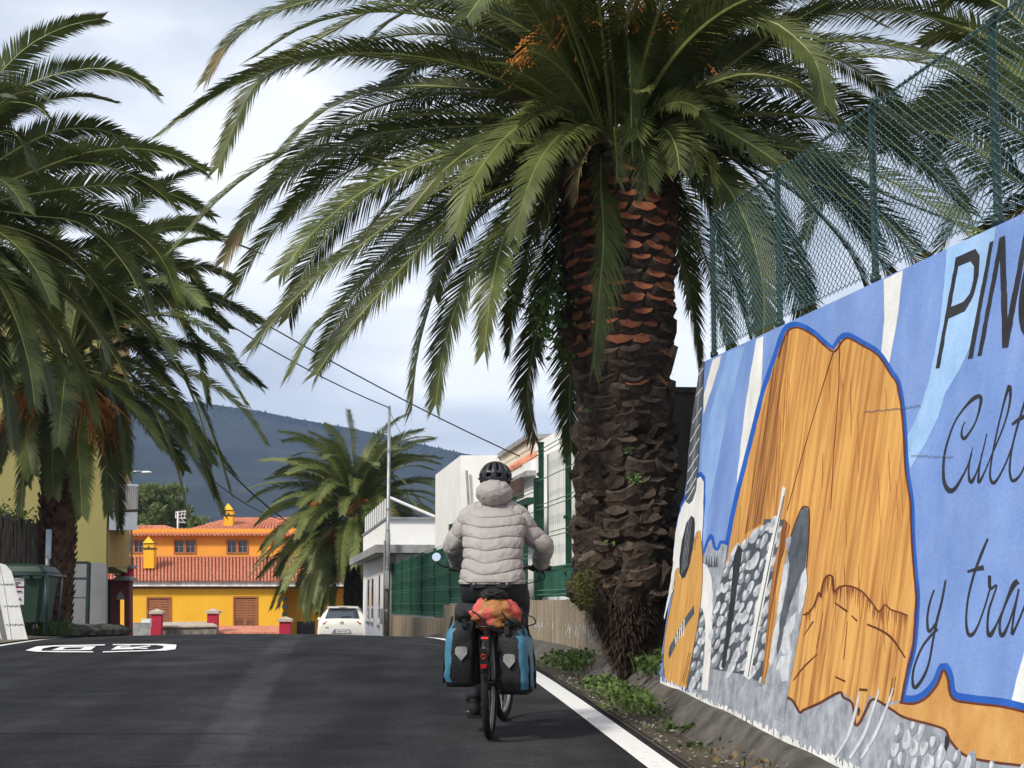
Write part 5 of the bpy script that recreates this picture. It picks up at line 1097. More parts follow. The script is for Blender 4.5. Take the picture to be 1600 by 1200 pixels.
bz0, bz1 = P(190, 828, YO + 4).z, P(190, 800, YO + 4).z
x = MB(); x.hexa([P(170, 828, YO + .2) - oo, P(214, 828, YO + 3) - oo, P(214, 828, YO + 9) - oo, P(185, 828, YO + 9) - oo], (0, 0, bz1 - bz0)); bal = x.build('balcony', M_whitep, ol)
for i in range(15):
    t = i / 14; x = MB(); p = P(171, 800, YO + .25).lerp(P(214, 799, YO + 3), t) - oo; x.tube([p, p + Vector((0, 0, .64))], .018, 5); x.build('baluster', M_whitep, bal)
for i in range(12):
    t = i / 11; x = MB(); p = P(214, 799, YO + 3).lerp(P(206, 800, YO + 9), t) - oo; x.tube([p, p + Vector((0, 0, .64))], .018, 5); x.build('baluster', M_whitep, bal)
x = MB(); x.tube([P(171, 800, YO + .25) - oo + Vector((0, 0, .64)), P(214, 799, YO + 3) - oo + Vector((0, 0, .64)), P(206, 800, YO + 9) - oo + Vector((0, 0, .64))], .03, 6); x.build('handrail', M_whitep, bal)
x = MB(); x.tube([P(171, 800, YO + .2) - oo + Vector((0, 0, .02)), P(214.5, 799, YO + 3) - oo + Vector((0, 0, .02))], .035, 6); x.build('balcony_edge', M_brownw, bal)
M_gate = mat('dark_gate_steel', (.02, .035, .04), .5)
go = P(138, 988, 39.2); g = empty('steel_gate', go); tag(g, 'dark steel gate frame standing against the grey plinth', 'gate')
for q, r in (([(136, 985), (139, 879)], .05), ([(108, 879), (139, 879)], .03), ([(108, 904), (139, 904)], .025), ([(108, 934), (137, 934)], .012), ([(110, 984), (110, 880)], .02)):
    x = MB(); x.tube([P(a_, b_, 39.2) - go for a_, b_ in q], r, 6); x.build('frame_bar', M_gate, g)
# maroon gateway with pointed niches
M_maroon = mat('maroon_paint', (.16, .045, .05), .8, var=.15); M_mgrey = mat('gateway_stone', (.26, .25, .25), .9); M_crim = mat('crimson_paint', (.40, .018, .045), .75, var=.12)
mo_ = P(185, 1000, 52); mg = empty('gateway', mo_); tag(mg, 'maroon gateway with pointed arch niches beside the olive building', 'gateway')
def gp(pts, Y, th, nm, mt_, holes=()):
    x = MB(); x.poly([P(a_, b_, Y) - mo_ for a_, b_ in pts], (0, th, 0), [[P(a_, b_, Y) - mo_ for a_, b_ in h] for h in holes]); return x.build(nm, mt_, mg)
gp([(166, 1003), (202, 1003), (202, 905), (166, 905)], 52, .5, 'pier', M_maroon, [[(182, 1001), (194, 1001), (194, 932), (188, 922), (182, 932)], [(168, 1001), (173, 1001), (173, 915), (170.5, 905.5), (168, 912)]])
gp([(182.3, 937), (193.7, 937), (193.7, 932), (188, 923), (182.3, 932)], 51.97, .3, 'niche', M_mgrey)
gp([(178, 907), (204, 907), (204, 903), (196, 900), (184, 900), (178, 903)], 51.8, 1, 'cornice', M_mgrey)
gp([(166, 888), (206, 888), (206, 883), (166, 883)], 51.9, .8, 'cornice', M_mgrey)
gp([(178, 900), (202, 900), (202, 888), (178, 888)], 52.05, .6, 'frieze', M_crim); gp([(178, 899), (188, 899), (188, 889), (183, 889)], 52.0, .03, 'frieze_panel', M_whitep)
gp([(166, 1003), (202, 1003), (202, 985), (166, 985)], 51.95, .04, 'base', M_crim)
# ------------------------------------------------------------------ orange house and its garden wall
M_yel = mat('yellow_render', (.82, .43, .030), .85, var=.06, scale=.9); M_org = mat('orange_render', (.80, .34, .055), .85, var=.06, scale=.7)
M_wood2 = mat('brown_joinery', (.20, .075, .032), .6, var=.15, scale=4); M_wood3 = mat('orange_brown_frame', (.34, .13, .055), .6, var=.12)
M_cap = mat('pale_stone_cap', (.42, .36, .29), .9, var=.15); M_stone2 = mat('dark_stone_wall', (.12, .10, .09), .9, c2=(.26, .23, .19), scale=4, bump=.6)
YH = 95.0; ho = P(300, 1012, YH); house = empty('orange_house', ho); tag(house, 'orange and yellow house with terracotta roofs at the end of the street', 'house')
K = lambda x, y: (180 + x / 5, 760 + y / 5)
def hp(pts, Y, th, nm, mt_, par=None, holes=()):
    x = MB(); x.poly([P(*K(a_, b_), Y) - ho for a_, b_ in pts], (0, th, 0), [[P(*K(a_, b_), Y) - ho for a_, b_ in h] for h in holes]); return x.build(nm, mt_, par or house)
rect = lambda x0, y0, x1, y1: [(x0, y1), (x1, y1), (x1, y0), (x0, y0)]
hp(rect(-250, 780, 1310, 1300), YH, .35, 'wall', M_yel, None, [rect(243, 862, 440, 1100), rect(920, 858, 1115, 1118)])
hp(rect(-250, 780, 1310, 1300), YH + 4.5, .2, 'inner_wall', M_yel)
hp(rect(-240, 330, 1900, 700), YH + 4.2, .35, 'upper_wall', M_org, None, [rect(60, 415, 225, 525), rect(455, 415, 632, 527), rect(868, 415, 1040, 527)])
hp(rect(1310, 780, 2100, 1300), YH + 2.5, .3, 'recessed_wall', M_yel)
for i in range(9): hp(rect(1304, 865 + i * 60, 1332 + (8 if i % 2 else 0), 893 + i * 60), YH - .03, .4, 'quoin', M_gate)
hp(rect(-250, 748, 2100, 780), YH - .45, .5, 'fascia', mat('white_fascia', (.80, .78, .75), .8))
hp(rect(-250, 778, 2100, 800), YH - .06, .3, 'eaves_band', M_wood2)
hp(rect(1420, 1055, 1560, 1300), YH + 2.46, .1, 'dark_doorway', M_glass)
def window(x0, y0, x1, y1, Y):
    w = hp(rect(x0, y0, x1, y1), Y - .05, .12, 'window', M_wood3, None, [rect(x0 + 12, y0 + 14, (x0 + x1) / 2 - 12, y1 - 14), rect((x0 + x1) / 2 + 12, y0 + 14, x1 - 12, y1 - 14)])
    for a_, b_ in ((x0 + 10, (x0 + x1) / 2 - 10), ((x0 + x1) / 2 + 10, x1 - 10)):
        hp(rect(a_, y0 + 12, b_, y1 - 12), Y + .10, .02, 'pane', M_glass, w)
        hp(rect((a_ + b_) / 2 - 2, y0 + 12, (a_ + b_) / 2 + 2, y1 - 12), Y + .04, .03, 'glazing_bar', M_greyconc, w); hp(rect(a_, (y0 + y1) / 2 - 2, b_, (y0 + y1) / 2 + 2), Y + .045, .03, 'glazing_bar', M_greyconc, w)
for q in ((60, 415, 225, 525), (455, 415, 632, 527), (868, 415, 1040, 527)): window(*q, YH + 4.2)
def shutters(x0, y0, x1, y1, Y, nm, solid):
    d = hp(rect(x0, y0, x1, y1), Y - .04, .14, nm, M_wood3, None, [rect(x0 + 12, y0 + 14, x1 - 12, y1 - (14 if not solid else 4))])
    xm = (x0 + x1) / 2; yl = y1 - 14 if not solid else y1 - 85
    for a_, b_ in ((x0 + 12, xm), (xm, x1 - 12)):
        lf = hp(rect(a_ + 1, y0 + 14, b_ - 1, y1 - 4), Y + .06, .05, 'leaf', M_wood2, d)
        hp(rect(a_ + 1, y0 + 14, a_ + 12, y1 - 4), Y + .02, .04, 'stile', M_wood3, d); hp(rect(b_ - 12, y0 + 14, b_ - 1, y1 - 4), Y + .021, .04, 'stile', M_wood3, d)
        y = y0 + 24
        x = MB()
        while y < yl:
            c0, c1 = P(*K(a_ + 12, y), Y) - ho, P(*K(b_ - 12, y), Y) - ho
            x.hexa([c0 + Vector((0, .04, 0)), c1 + Vector((0, .04, 0)), c1 + Vector((0, -.0, -.05)), c0 + Vector((0, -.0, -.05))], (0, .004, .014)); y += 13
        tag(x.build('louvres', M_wood3, d), kind='stuff')
        if solid: hp(rect(a_ + 12, yl + 6, b_ - 12, yl + 16), Y + .022, .04, 'stile', M_wood3, d)
shutters(243, 862, 440, 1100, YH, 'shuttered_window', False); shutters(920, 858, 1115, 1118, YH, 'shuttered_door', True)
M_tiled = mat('tile_gap_shade', (.32, .10, .06), .9, var=.2)  # shadow between the tile rows, put into a darker terracotta
def tile_roof(nm, e0, e1, t0, t1, ncol, r=None):
    """barrel tile roof between eave points e0-e1 and ridge points t0-t1"""
    rf = MB(); up = Vector((0, 0, .02)); rf.add([e0 - ho - up, e1 - ho - up, t1 - ho - up, t0 - ho - up], [(0, 1, 2, 3)]); base = rf.build(nm, M_tiled, house)
    x = MB(); w = (e1 - e0).length / ncol; r = r or w * .34; rr = random.Random(1)
    for i in range(ncol):
        f = (i + .5) / ncol; a_ = e0.lerp(e1, f) - ho; c_ = t0.lerp(t1, f) - ho; nseg = max(2, int((c_ - a_).length / .42))
        for k in range(nseg):
            p, q = a_.lerp(c_, k / nseg), a_.lerp(c_, (k + 1.06) / nseg); j = Vector((0, 0, rr.uniform(0, .015)))
            x.tube([p + j + Vector((0, 0, .03)), q + j], [r * rr.uniform(1.0, 1.12), r * .86], 7)
    tag(x.build('roof_tiles', M_tile, base), kind='stuff'); return base
Yt = YH + 4.0
lo = tile_roof('roof', P(*K(-260, 742), YH - .6), P(*K(2100, 742), YH - .6), P(*K(-260, 548), Yt), P(*K(2100, 548), Yt), 88)
e0, e1 = P(*K(-260, 383), YH + 3.6), P(*K(520, 383), YH + 3.6)
tile_roof('upper_roof', P(*K(-260, 383), YH + 3.7), P(*K(1900, 383), YH + 3.7), P(*K(-260, 335), YH + 5.6), P(*K(1900, 335), YH + 5.6), 76)
tile_roof('upper_roof', P(*K(130, 350), YH + 4.6), P(*K(530, 355), YH + 4.6), P(*K(165, 312), YH + 6.6), P(*K(385, 312), YH + 6.6), 14)
tile_roof('upper_roof', P(*K(530, 352), YH + 4.8), P(*K(1900, 352), YH + 4.8), P(*K(900, 252), YH + 9.0), P(*K(1560, 248), YH + 9.0), 46)
def chimney(x0, x1, yt, yb, Y):
    xm = (x0 + x1) / 2; c = hp([(x0, yb), (x1, yb), (x1, yt + 90), (x0, yt + 90)], Y, .75, 'chimney', M_yel)
    hp(rect(x0 - 3, yt + 92, x1 + 3, yt + 101), Y - .04, .85, 'band', M_gate, c); hp(rect(x0 - 2, yt + 52, x1 + 2, yt + 58), Y - .04, .85, 'band', M_gate, c)
    hp(rect(x0, yt + 57, x1, yt + 92), Y, .75, 'vent_block', M_yel, c); hp([(xm - 10, yt + 92), (xm + 12, yt + 92), (xm + 2, yt + 72)], Y - .02, .05, 'vent_hole', M_glass, c)
    b = MB(); q = [P(*K(x0 - 6, yt + 53), Y - .08) - ho, P(*K(x1 + 6, yt + 53), Y - .08) - ho, P(*K(x1 + 6, yt + 53), Y + .83) - ho, P(*K(x0 - 6, yt + 53), Y + .83) - ho]; b.add(q + [P(*K(xm, yt), Y + .37) - ho], [(0, 1, 4), (1, 2, 4), (2, 3, 4), (3, 0, 4), (3, 2, 1, 0)]); b.build('cap', M_yel, c)
chimney(220, 300, 390, 640, YH + 1.2); chimney(848, 918, 130, 330, YH + 6.2)
# tv antenna behind the ridge
ao = P(*K(488, 340), YH + 6); an = empty('tv_antenna', ao); tag(an, 'white tv antenna above the low part of the orange house roof', 'antenna')
x = MB(); x.tube([Vector(), P(*K(490, 195), YH + 6) - ao], .05, 6); x.build('mast', M_whitep, an)
for i, (x0, y0, x1, y1) in enumerate(((470, 245, 555, 250), (478, 205, 552, 192), (472, 230, 550, 215), (480, 275, 550, 285), (476, 195, 470, 245), (500, 192, 492, 245), (525, 192, 515, 248), (550, 192, 540, 252), (515, 250, 548, 285), (495, 250, 500, 290))):
    x = MB(); x.tube([P(*K(x0, y0), YH + 6) - ao, P(*K(x1, y1), YH + 6.2) - ao], .028, 5); x.build('antenna_rod', M_whitep, an)
# garden wall, pillars and picket fence in front
YW = 84.0
def pillar(x0, x1, yt, yb, label, Y=YW):
    p0 = P(*K((x0 + x1) / 2, yb + 20), Y); e_ = empty('gate_pillar', p0); tag(e_, label, 'pillar'); w = P(*K(x1, yb), Y).x - P(*K(x0, yb), Y).x; zt3 = P(*K(x0, yt + 42), Y).z - p0.z
    b = MB(); b.box((0, w / 2, zt3 / 2), (w, w, zt3)); b.build('shaft', M_crim, e_)
    b = MB(); c = w * .68; z0 = zt3; b.add([(-c, w / 2 - c, z0), (c, w / 2 - c, z0), (c, w / 2 + c, z0), (-c, w / 2 + c, z0), (-c, w / 2 - c, z0 + .12), (c, w / 2 - c, z0 + .12), (c, w / 2 + c, z0 + .12), (-c, w / 2 + c, z0 + .12), (0, w / 2, P(*K(x0, yt), Y).z - p0.z)], [(3, 2, 1, 0), (0, 1, 5, 4), (1, 2, 6, 5), (2, 3, 7, 6), (3, 0, 4, 7), (4, 5, 8), (5, 6, 8), (6, 7, 8), (7, 4, 8)]); b.build('cap', M_cap, e_)
pillar(275, 355, 955, 1150, 'leftmost crimson pillar with pale pyramid cap before the orange house', YW - 2)
pillar(715, 795, 952, 1130, 'middle crimson pillar with pale cap at the end of the stone wall')
pillar(1280, 1365, 1015, 1160, 'rightmost crimson pillar with pale cap beside the white car', YW - 4)
gw = P(*K(360, 1190), YW - 1); e_ = empty('garden_wall', gw); tag(e_, 'low dark stone garden wall with pale coping before the orange house', 'wall')
def q2(pts, th, nm, mt_, Y=YW - 1): 
    b = MB(); b.poly([P(*K(a_, c_), Y) - gw for a_, c_ in pts], (0, th, 0)); return b.build(nm, mt_, e_)
q2([(358, 1220), (790, 1220), (790, 1100), (358, 1100)], .5, 'wall_body', M_stone2)
b = MB(); b.hexa([P(*K(352, 1104), YW - 1.1) - gw, P(*K(798, 1098), YW - 1.1) - gw, P(*K(745, 1068), YW + .6) - gw, P(*K(352, 1072), YW + .6) - gw], (0, 0, .07)); b.build('coping', M_cap, e_)
b = MB(); b.hexa([P(*K(790, 1112), YW + 3) - gw, P(*K(1290, 1112), YW + 3) - gw, P(*K(1290, 1165), YW) - gw, P(*K(790, 1165), YW) - gw], (0, 0, .05)); tr_ = b.build('tiled_coping', M_tile, e_)
x = MB()
for i in range(44):
    f = i / 43; p, q = P(*K(790 + 500 * f, 1112), YW + 3) - gw, P(*K(790 + 500 * f, 1165), YW) - gw; x.tube([q + Vector((0, 0, .07)), p + Vector((0, 0, .07))], .09, 6)
tag(x.build('coping_tiles', M_tile, tr_), kind='stuff')
pf = P(*K(110, 1160), YW - 4); e_ = empty('picket_fence', pf); tag(e_, 'small grey picket fence left of the crimson pillar', 'fence')
for i in range(15):
    f = i / 14; b = MB(); p = P(*K(108 + 160 * f, 1160), YW - 4) - pf; b.box(p + Vector((0, 0, .25)), (.06, .04, .62)); b.build('picket', M_greyconc, e_)
b = MB(); b.tube([P(*K(105, 1125), YW - 3.96) - pf, P(*K(272, 1125), YW - 3.96) - pf], .035, 5); b.build('rail', M_greyconc, e_)
b = MB(); p = P(*K(243, 1070), YW - 3); b.box((0, 0, 0), (.42, .3, .35)); b.box((0, 0, .19), (.46, .34, .04)); ob = b.build('meter_box', M_whitep, None); ob.location = p; tag(ob, 'pale meter box behind the grey picket fence', 'box')
# street lamp far left
lo_ = P(206, 900, 60); sl2 = empty('street_lamp', lo_); tag(sl2, 'white street lamp arm showing beside the balcony', 'street lamp')
x = MB(); x.tube([Vector(), P(204, 745, 60) - lo_, P(207, 737, 60) - lo_, P(224, 737, 60) - lo_], .04, 6); x.build('arm', M_steel, sl2, True)
x = MB(); x.ball(P(229, 738, 60) - lo_, (.19, .1, .05), 10, 6); x.build('lamp_head', M_whitep, sl2, True)
# ------------------------------------------------------------------ trees behind the house
M_pine = mat('pine_needles', (.09, .13, .04), .7, c2=(.22, .26, .10), scale=.8, trans=.15)
def tree(name, cx, cy, Y, rx, rz, label, n, seed, leaf=.35):
    r = random.Random(seed); base = P(cx, 1000, Y); c = P(cx, cy, Y); e_ = empty(name, base); tag(e_, label, 'tree')
    x = MB(); x.tube([Vector(), (c - base) * .7, (c - base) * 1.05], [.3, .2, .06], 8)
    for k in range(9): a = r.uniform(0, 6.28); h = r.uniform(.6, 1.0); q = (c - base) * h; x.tube([q, q + Vector((math.cos(a) * rx * .7, math.sin(a) * rx * .7, rz * .25))], [.08, .02], 5)
    x.build('trunk', M_bark, e_)
    b = MB()
    cl = [Vector((r.gauss(0, .42) * rx, r.gauss(0, .42) * rx, r.gauss(0, .42) * rz)) + (c - base) for _ in range(46)]
    for q in cl:
        for k in range(n // 46):
            d = Vector((r.gauss(0, 1), r.gauss(0, 1), r.gauss(0, .8))).normalized(); p = q + d * r.uniform(.1, .30) * rx * .75; u = (d + UP * .7 + Vector((r.gauss(0, .4), r.gauss(0, .4), 0))).normalized(); w = u.orthogonal().normalized() * leaf * .22; w.rotate(Matrix.Rotation(r.uniform(0, 6.28), 3, u)); b.add([p - w, p + w, p + u * leaf], [(0, 1, 2)])
    b.build('crown', M_pine, e_, fix=False)
tree('pine_tree', 238, 792, 118, 2.2, 2.1, 'tall pale green pine behind the left part of the orange house', 5200, 1)
tree('pine_tree', 272, 800, 122, 1.5, 1.7, 'smaller pine just right of the tall one, behind the antenna', 3600, 2)
tree('pine_tree', 305, 822, 130, 1.3, .5, 'low dark shrub tree behind the antenna', 1500, 3)
# ------------------------------------------------------------------ mountain
M_mtn = mat('forested_slope', (.008, .013, .014), .95, c2=(.024, .032, .026), scale=.025, detail=12, bump=0)
YQ = 1600.0
ridge = [(-900, 520), (-200, 570), (0, 600), (200, 618), (330, 632), (400, 642), (470, 656), (540, 668), (600, 680), (660, 695), (720, 708), (800, 722), (900, 740), (1100, 760), (1500, 800), (2600, 850)]
def ridge_y(px):
    for (xa, ya), (xb, yb) in zip(ridge, ridge[1:]):
        if xa <= px <= xb: return ya + (yb - ya) * (px - xa) / (xb - xa)
    return ridge[-1][1]
x = MB(); nx, ny = 240, 36; vs = []
for j in range(ny + 1):
    t = j / ny; Y = 750 + (YQ - 750) * t if t < 1 else YQ
    for i in range(nx + 1):
        px = -900 + 3500 * i / nx; top_ = P(px, ridge_y(px), YQ); X = (px - 800) / F * YQ * (.55 + .45 * t); z = -8 + (top_.z + 8) * (t ** 1.25)
        z += (t * (1 - t) * 4) * (10 * noise.noise(Vector((X * .012, Y * .012, 0))) + 6 * noise.noise(Vector((X * .04, Y * .03, 1)))) + (.6 * noise.noise(Vector((X * .2, Y * .2, 2))))
        vs.append(Vector((X, Y, z)))
nb_ = len(vs)
for i in range(nx + 1): px = -900 + 3500 * i / nx; vs.append(Vector(((px - 800) / F * YQ, YQ + 500, -8)))
x.add(vs, [(j * (nx + 1) + i, j * (nx + 1) + i + 1, (j + 1) * (nx + 1) + i + 1, (j + 1) * (nx + 1) + i) for j in range(ny + 1) for i in range(nx)])
mt_ = x.build('mountain', M_mtn, None, True); tag(mt_, kind='structure')
x = MB(); r = random.Random(12)
for i in range(2600):
    px = r.uniform(280, 760); t = 1 - abs(r.gauss(0, .03)); top_ = P(px, ridge_y(px), YQ); Y = 750 + (YQ - 750) * t; X = (px - 800) / F * YQ * (.55 + .45 * t); z = -8 + (top_.z + 8) * (t ** 1.25) - 1; h = r.uniform(1.0, 2.8) * (1.5 if r.random() < .08 else 1); w = h * r.uniform(.18, .36)
    c_ = Vector((X, Y, z)); g0 = r.uniform(0, 6); pts = [c_ + Vector((math.cos(g0 + k * 1.57) * w, math.sin(g0 + k * 1.57) * w, h * .3)) for k in range(4)]; x.add(pts + [c_ + Vector((0, 0, h)), c_ - Vector((0, 0, 2))], [(k, (k + 1) % 4, 4) for k in range(4)] + [((k + 1) % 4, k, 5) for k in range(4)])
tag(x.build('mountain_forest', M_mtn, None, fix=False), 'far dark trees covering the mountain slope', 'forest', kind='stuff')
# ------------------------------------------------------------------ haze
hz = MB(); zt4 = max(v.z for v in vs) + 25; hz.box((0, 800, (zt4 - 12) / 2 - 2), (5600, 2900, zt4 + 14)); 
M_hz = bpy.data.materials.new('haze'); M_hz.use_nodes = True; t_ = M_hz.node_tree; t_.nodes.remove(t_.nodes['Principled BSDF']); pv = t_.nodes.new('ShaderNodeVolumePrincipled'); pv.inputs['Color'].default_value = (.40, .60, 1.0, 1); pv.inputs['Density'].default_value = .00017; pv.inputs['Anisotropy'].default_value = 0.0
t_.links.new(pv.outputs[0], t_.nodes['Material Output'].inputs['Volume'])
hzo = hz.build('haze', M_hz, None); tag(hzo, kind='stuff')
# ------------------------------------------------------------------ bicycle
rc = on_road(765, 1155); fc = on_road(786, 1127)
hd_ = (fc - rc); hd_.z = 0; hd_.normalize(); hx = Vector((hd_.x, hd_.y, .0416)).normalized(); hy = Vector((0, 0, 1)).cross(hx).normalized(); hz_ = hx.cross(hy)
BM = Matrix((hx, hy, hz_)).transposed().to_4x4(); BM.translation = rc
M_frame = mat('black_frame_paint', (.012, .012, .013), .35, spec=.5); M_tyre = mat('tyre_rubber', (.014, .014, .014), .85, bump=.5, bscale=120); M_alu = mat('dull_aluminium', (.34, .34, .34), .4, metal=.8); M_blk = mat('black_nylon', (.010, .010, .011), .7, c2=(.018, .018, .02), scale=9, bump=.3, bscale=60)
M_lampr = mat('red_tail_lamp', (.9, .02, .02), .3, emit=1.5, var=0); M_refl = mat('red_reflector', (.45, .015, .012), .25, spec=.7); M_silver = mat('silver_reflector', (.30, .30, .29), .4, spec=.5, metal=.2, scale=12)
bike = empty('touring_bicycle'); bike.matrix_world = BM; tag(bike, 'black loaded touring bicycle ridden up the right lane', 'bicycle')
WR = .345; RHb = (0, 0, WR); FH = (1.08, 0, WR)
def wheel(c, yaw=0):
    w = empty('wheel'); w.parent = bike; w.location = c; w.rotation_euler = (0, 0, yaw)
    x = MB(); x.torus((0, 0, 0), (0, 1, 0), WR - .024, .024, 56, 10); x.build('tyre', M_tyre, w, True)
    x = MB(); x.torus((0, 0, 0), (0, 1, 0), WR - .055, .012, 48, 6); x.build('rim', M_alu, w, True)
    x = MB(); x.tube([(0, -.05, 0), (0, -.02, 0), (0, .02, 0), (0, .05, 0)], [.03, .02, .02, .03], 10); x.build('hub', M_frame, w, True)
    x = MB()
    for i in range(32): a = i / 32 * 6.283; s_ = .035 if i % 2 else -.035; x.tube([(math.cos(a + .5) * .028, s_, math.sin(a + .5) * .028), (math.cos(a) * (WR - .06), 0, math.sin(a) * (WR - .06))], .0012, 3, cap=False)
    tag(x.build('spokes', M_alu, w), kind='stuff')
wheel(RHb); wheel(FH, -.10)
BB = Vector((.46, 0, .28)); ST = Vector((.30, 0, .78)); HT = Vector((.86, 0, .86)); HB = Vector((.90, 0, .70))
def tb(pts, r, nm, mt_, par=bike, n=10): x = MB(); x.tube(pts, r, n); return x.build(nm, mt_, par, True)
tb([BB, ST], .016, 'seat_tube', M_frame); tb([BB, HB], .019, 'down_tube', M_frame); tb([ST, HT], .017, 'top_tube', M_frame); tb([HB - Vector((-.01, 0, .03)), HT + Vector((-.01, 0, .03))], .021, 'head_tube', M_frame)
for s_ in (-1, 1):
    tb([BB + Vector((0, .03 * s_, 0)), Vector((0, .065 * s_, WR))], .010, 'chain_stay', M_frame); tb([ST + Vector((0, .02 * s_, -.02)), Vector((0, .065 * s_, WR))], .009, 'seat_stay', M_frame)
    tb([HB + Vector((.01, .045 * s_, -.02)), Vector((1.08, .055 * s_, WR))], .012, 'fork_blade', M_frame)
tb([ST, (.25, 0, .93)], .014, 'seat_post', M_alu)
x = MB(); rg = []
for xx, w_, z_ in ((.10, .06, .94), (.13, .085, .955), (.20, .075, .955), (.28, .035, .95), (.36, .022, .945), (.385, .012, .94)): rg.append([Vector((xx, math.cos(a) * w_, z_ + math.sin(a) * .025)) for a in [j / 12 * 6.283 for j in range(12)]])
x.rings(rg); x.build('saddle', M_blk, bike, True)
tb([HT, (.84, 0, 1.03)], .014, 'stem', M_frame); tb([(.80, -.34, 1.035), (.84, -.15, 1.045), (.86, 0, 1.045), (.84, .15, 1.045), (.80, .34, 1.035)], .012, 'handlebar', M_frame)
for s_ in (-1, 1): tb([(.812, .215 * s_, 1.037), (.80, .345 * s_, 1.035)], .018, 'grip', M_blk); tb([(.84, .18 * s_, 1.04), (.90, .21 * s_, 1.02), (.92, .29 * s_, 1.0)], .007, 'brake_lever', M_frame)
x = MB(); x.box((.96, -.02, 1.02), (.16, .24, .17)); hb_ = x.build('handlebar_bag', M_blk, bike)
bv = hb_.modifiers.new('bevel', 'BEVEL'); bv.width = .03; bv.segments = 3
tb([(.80, .34, 1.04), (.80, .39, 1.05), (.79, .425, 1.08)], .006, 'mirror_arm', M_frame)
M_mir = mat('mirror_glass', (.85, .88, .92), .04, metal=1.0, var=0)
x = MB(); x.tube([(.79, .425, 1.108), (.775, .425, 1.112)], [.029, .032], 20); x.build('mirror_shell', M_frame, bike); x = MB(); x.tube([(.774, .425, 1.1123), (.772, .425, 1.1128)], .029, 20); mr_ = x.build('mirror', M_mir, bike)
# fender, lamp, rack
x = MB(); rg = []
for i in range(15):
    a = rad(150 - i * 11); rg.append([Vector((math.cos(a) * -r_ if 0 else -math.cos(math.pi - a) * r_, y_, WR + math.sin(a) * r_)) for y_, r_ in ((-.032, WR + .005), (-.022, WR + .022), (0, WR + .028), (.022, WR + .022), (.032, WR + .005), (0, WR + .024))])
x.rings(rg); x.build('mudguard', M_frame, bike, True)
x = MB(); x.box((-.385, 0, .50), (.012, .046, .17), Matrix.Rotation(-.25, 3, 'Y')); x.build('mudguard_flap', M_blk, bike)
x = MB(); x.box((-.300, 0, .640), (.03, .06, .026)); x.build('tail_lamp_housing', M_frame, bike); x = MB()
for k in (-1, 0, 1): x.box((-.317, .0125 * k, .640), (.006, .010, .009))
x.build('tail_lamp', M_lampr, bike)
x = MB(); x.torus((-.400, 0, .535), (1, 0, .25), .013, .0035, 20, 6); x.build('round_reflector', M_refl, bike, True); x = MB(); x.box((-.405, 0, .478), (.008, .034, .022), Matrix.Rotation(-.25, 3, 'Y')); x.build('reflector', M_refl, bike)
for s_ in (-1, 1):
    tb([(-.26, .055 * s_, .70), (.20, .055 * s_, .72)], .006, 'rack_rail', M_frame); tb([(.0, .07 * s_, WR), (-.10, .06 * s_, .70)], .005, 'rack_strut', M_frame); tb([(.0, .07 * s_, WR), (.1, .06 * s_, .71)], .005, 'rack_strut', M_frame)
for xx in (-.25, -.1, .05, .18): tb([(xx, -.055, .705), (xx, .055, .705)], .005, 'rack_bar', M_frame)
x = MB(); x.tube([BB + Vector((0, -.10, 0)), BB + Vector((0, .10, 0))], .022, 10); x.build('bottom_bracket', M_frame, bike)
x = MB(); x.torus(BB + Vector((0, -.05, 0)), (0, 1, 0), .085, .006, 30, 5); x.build('chainring', M_alu, bike)
LP = Vector((.43, .13, .115)); RP = Vector((.49, -.13, .445))
for pd in (LP, RP):
    tb([BB + Vector((0, pd.y * .7, 0)), Vector((pd.x, pd.y * .8, pd.z))], .011, 'crank_arm', M_alu); x = MB(); x.box(pd + Vector((0, pd.y * .1, 0)), (.085, .09, .02)); x.build('pedal', M_frame, bike)
for q in ([(.86, -.24, 1.06), (.78, -.30, .97), (.86, -.12, .92), (.88, -.02, .88)], [(.86, .2, 1.06), (.95, .16, .95), (.92, .03, .85)], [(.86, -.18, 1.07), (.98, -.14, 1.0), (.93, -.02, .84)]): tb([tuple(p) for p in smooth_path(q, 5)], .004, 'cable', M_cable, n=5)
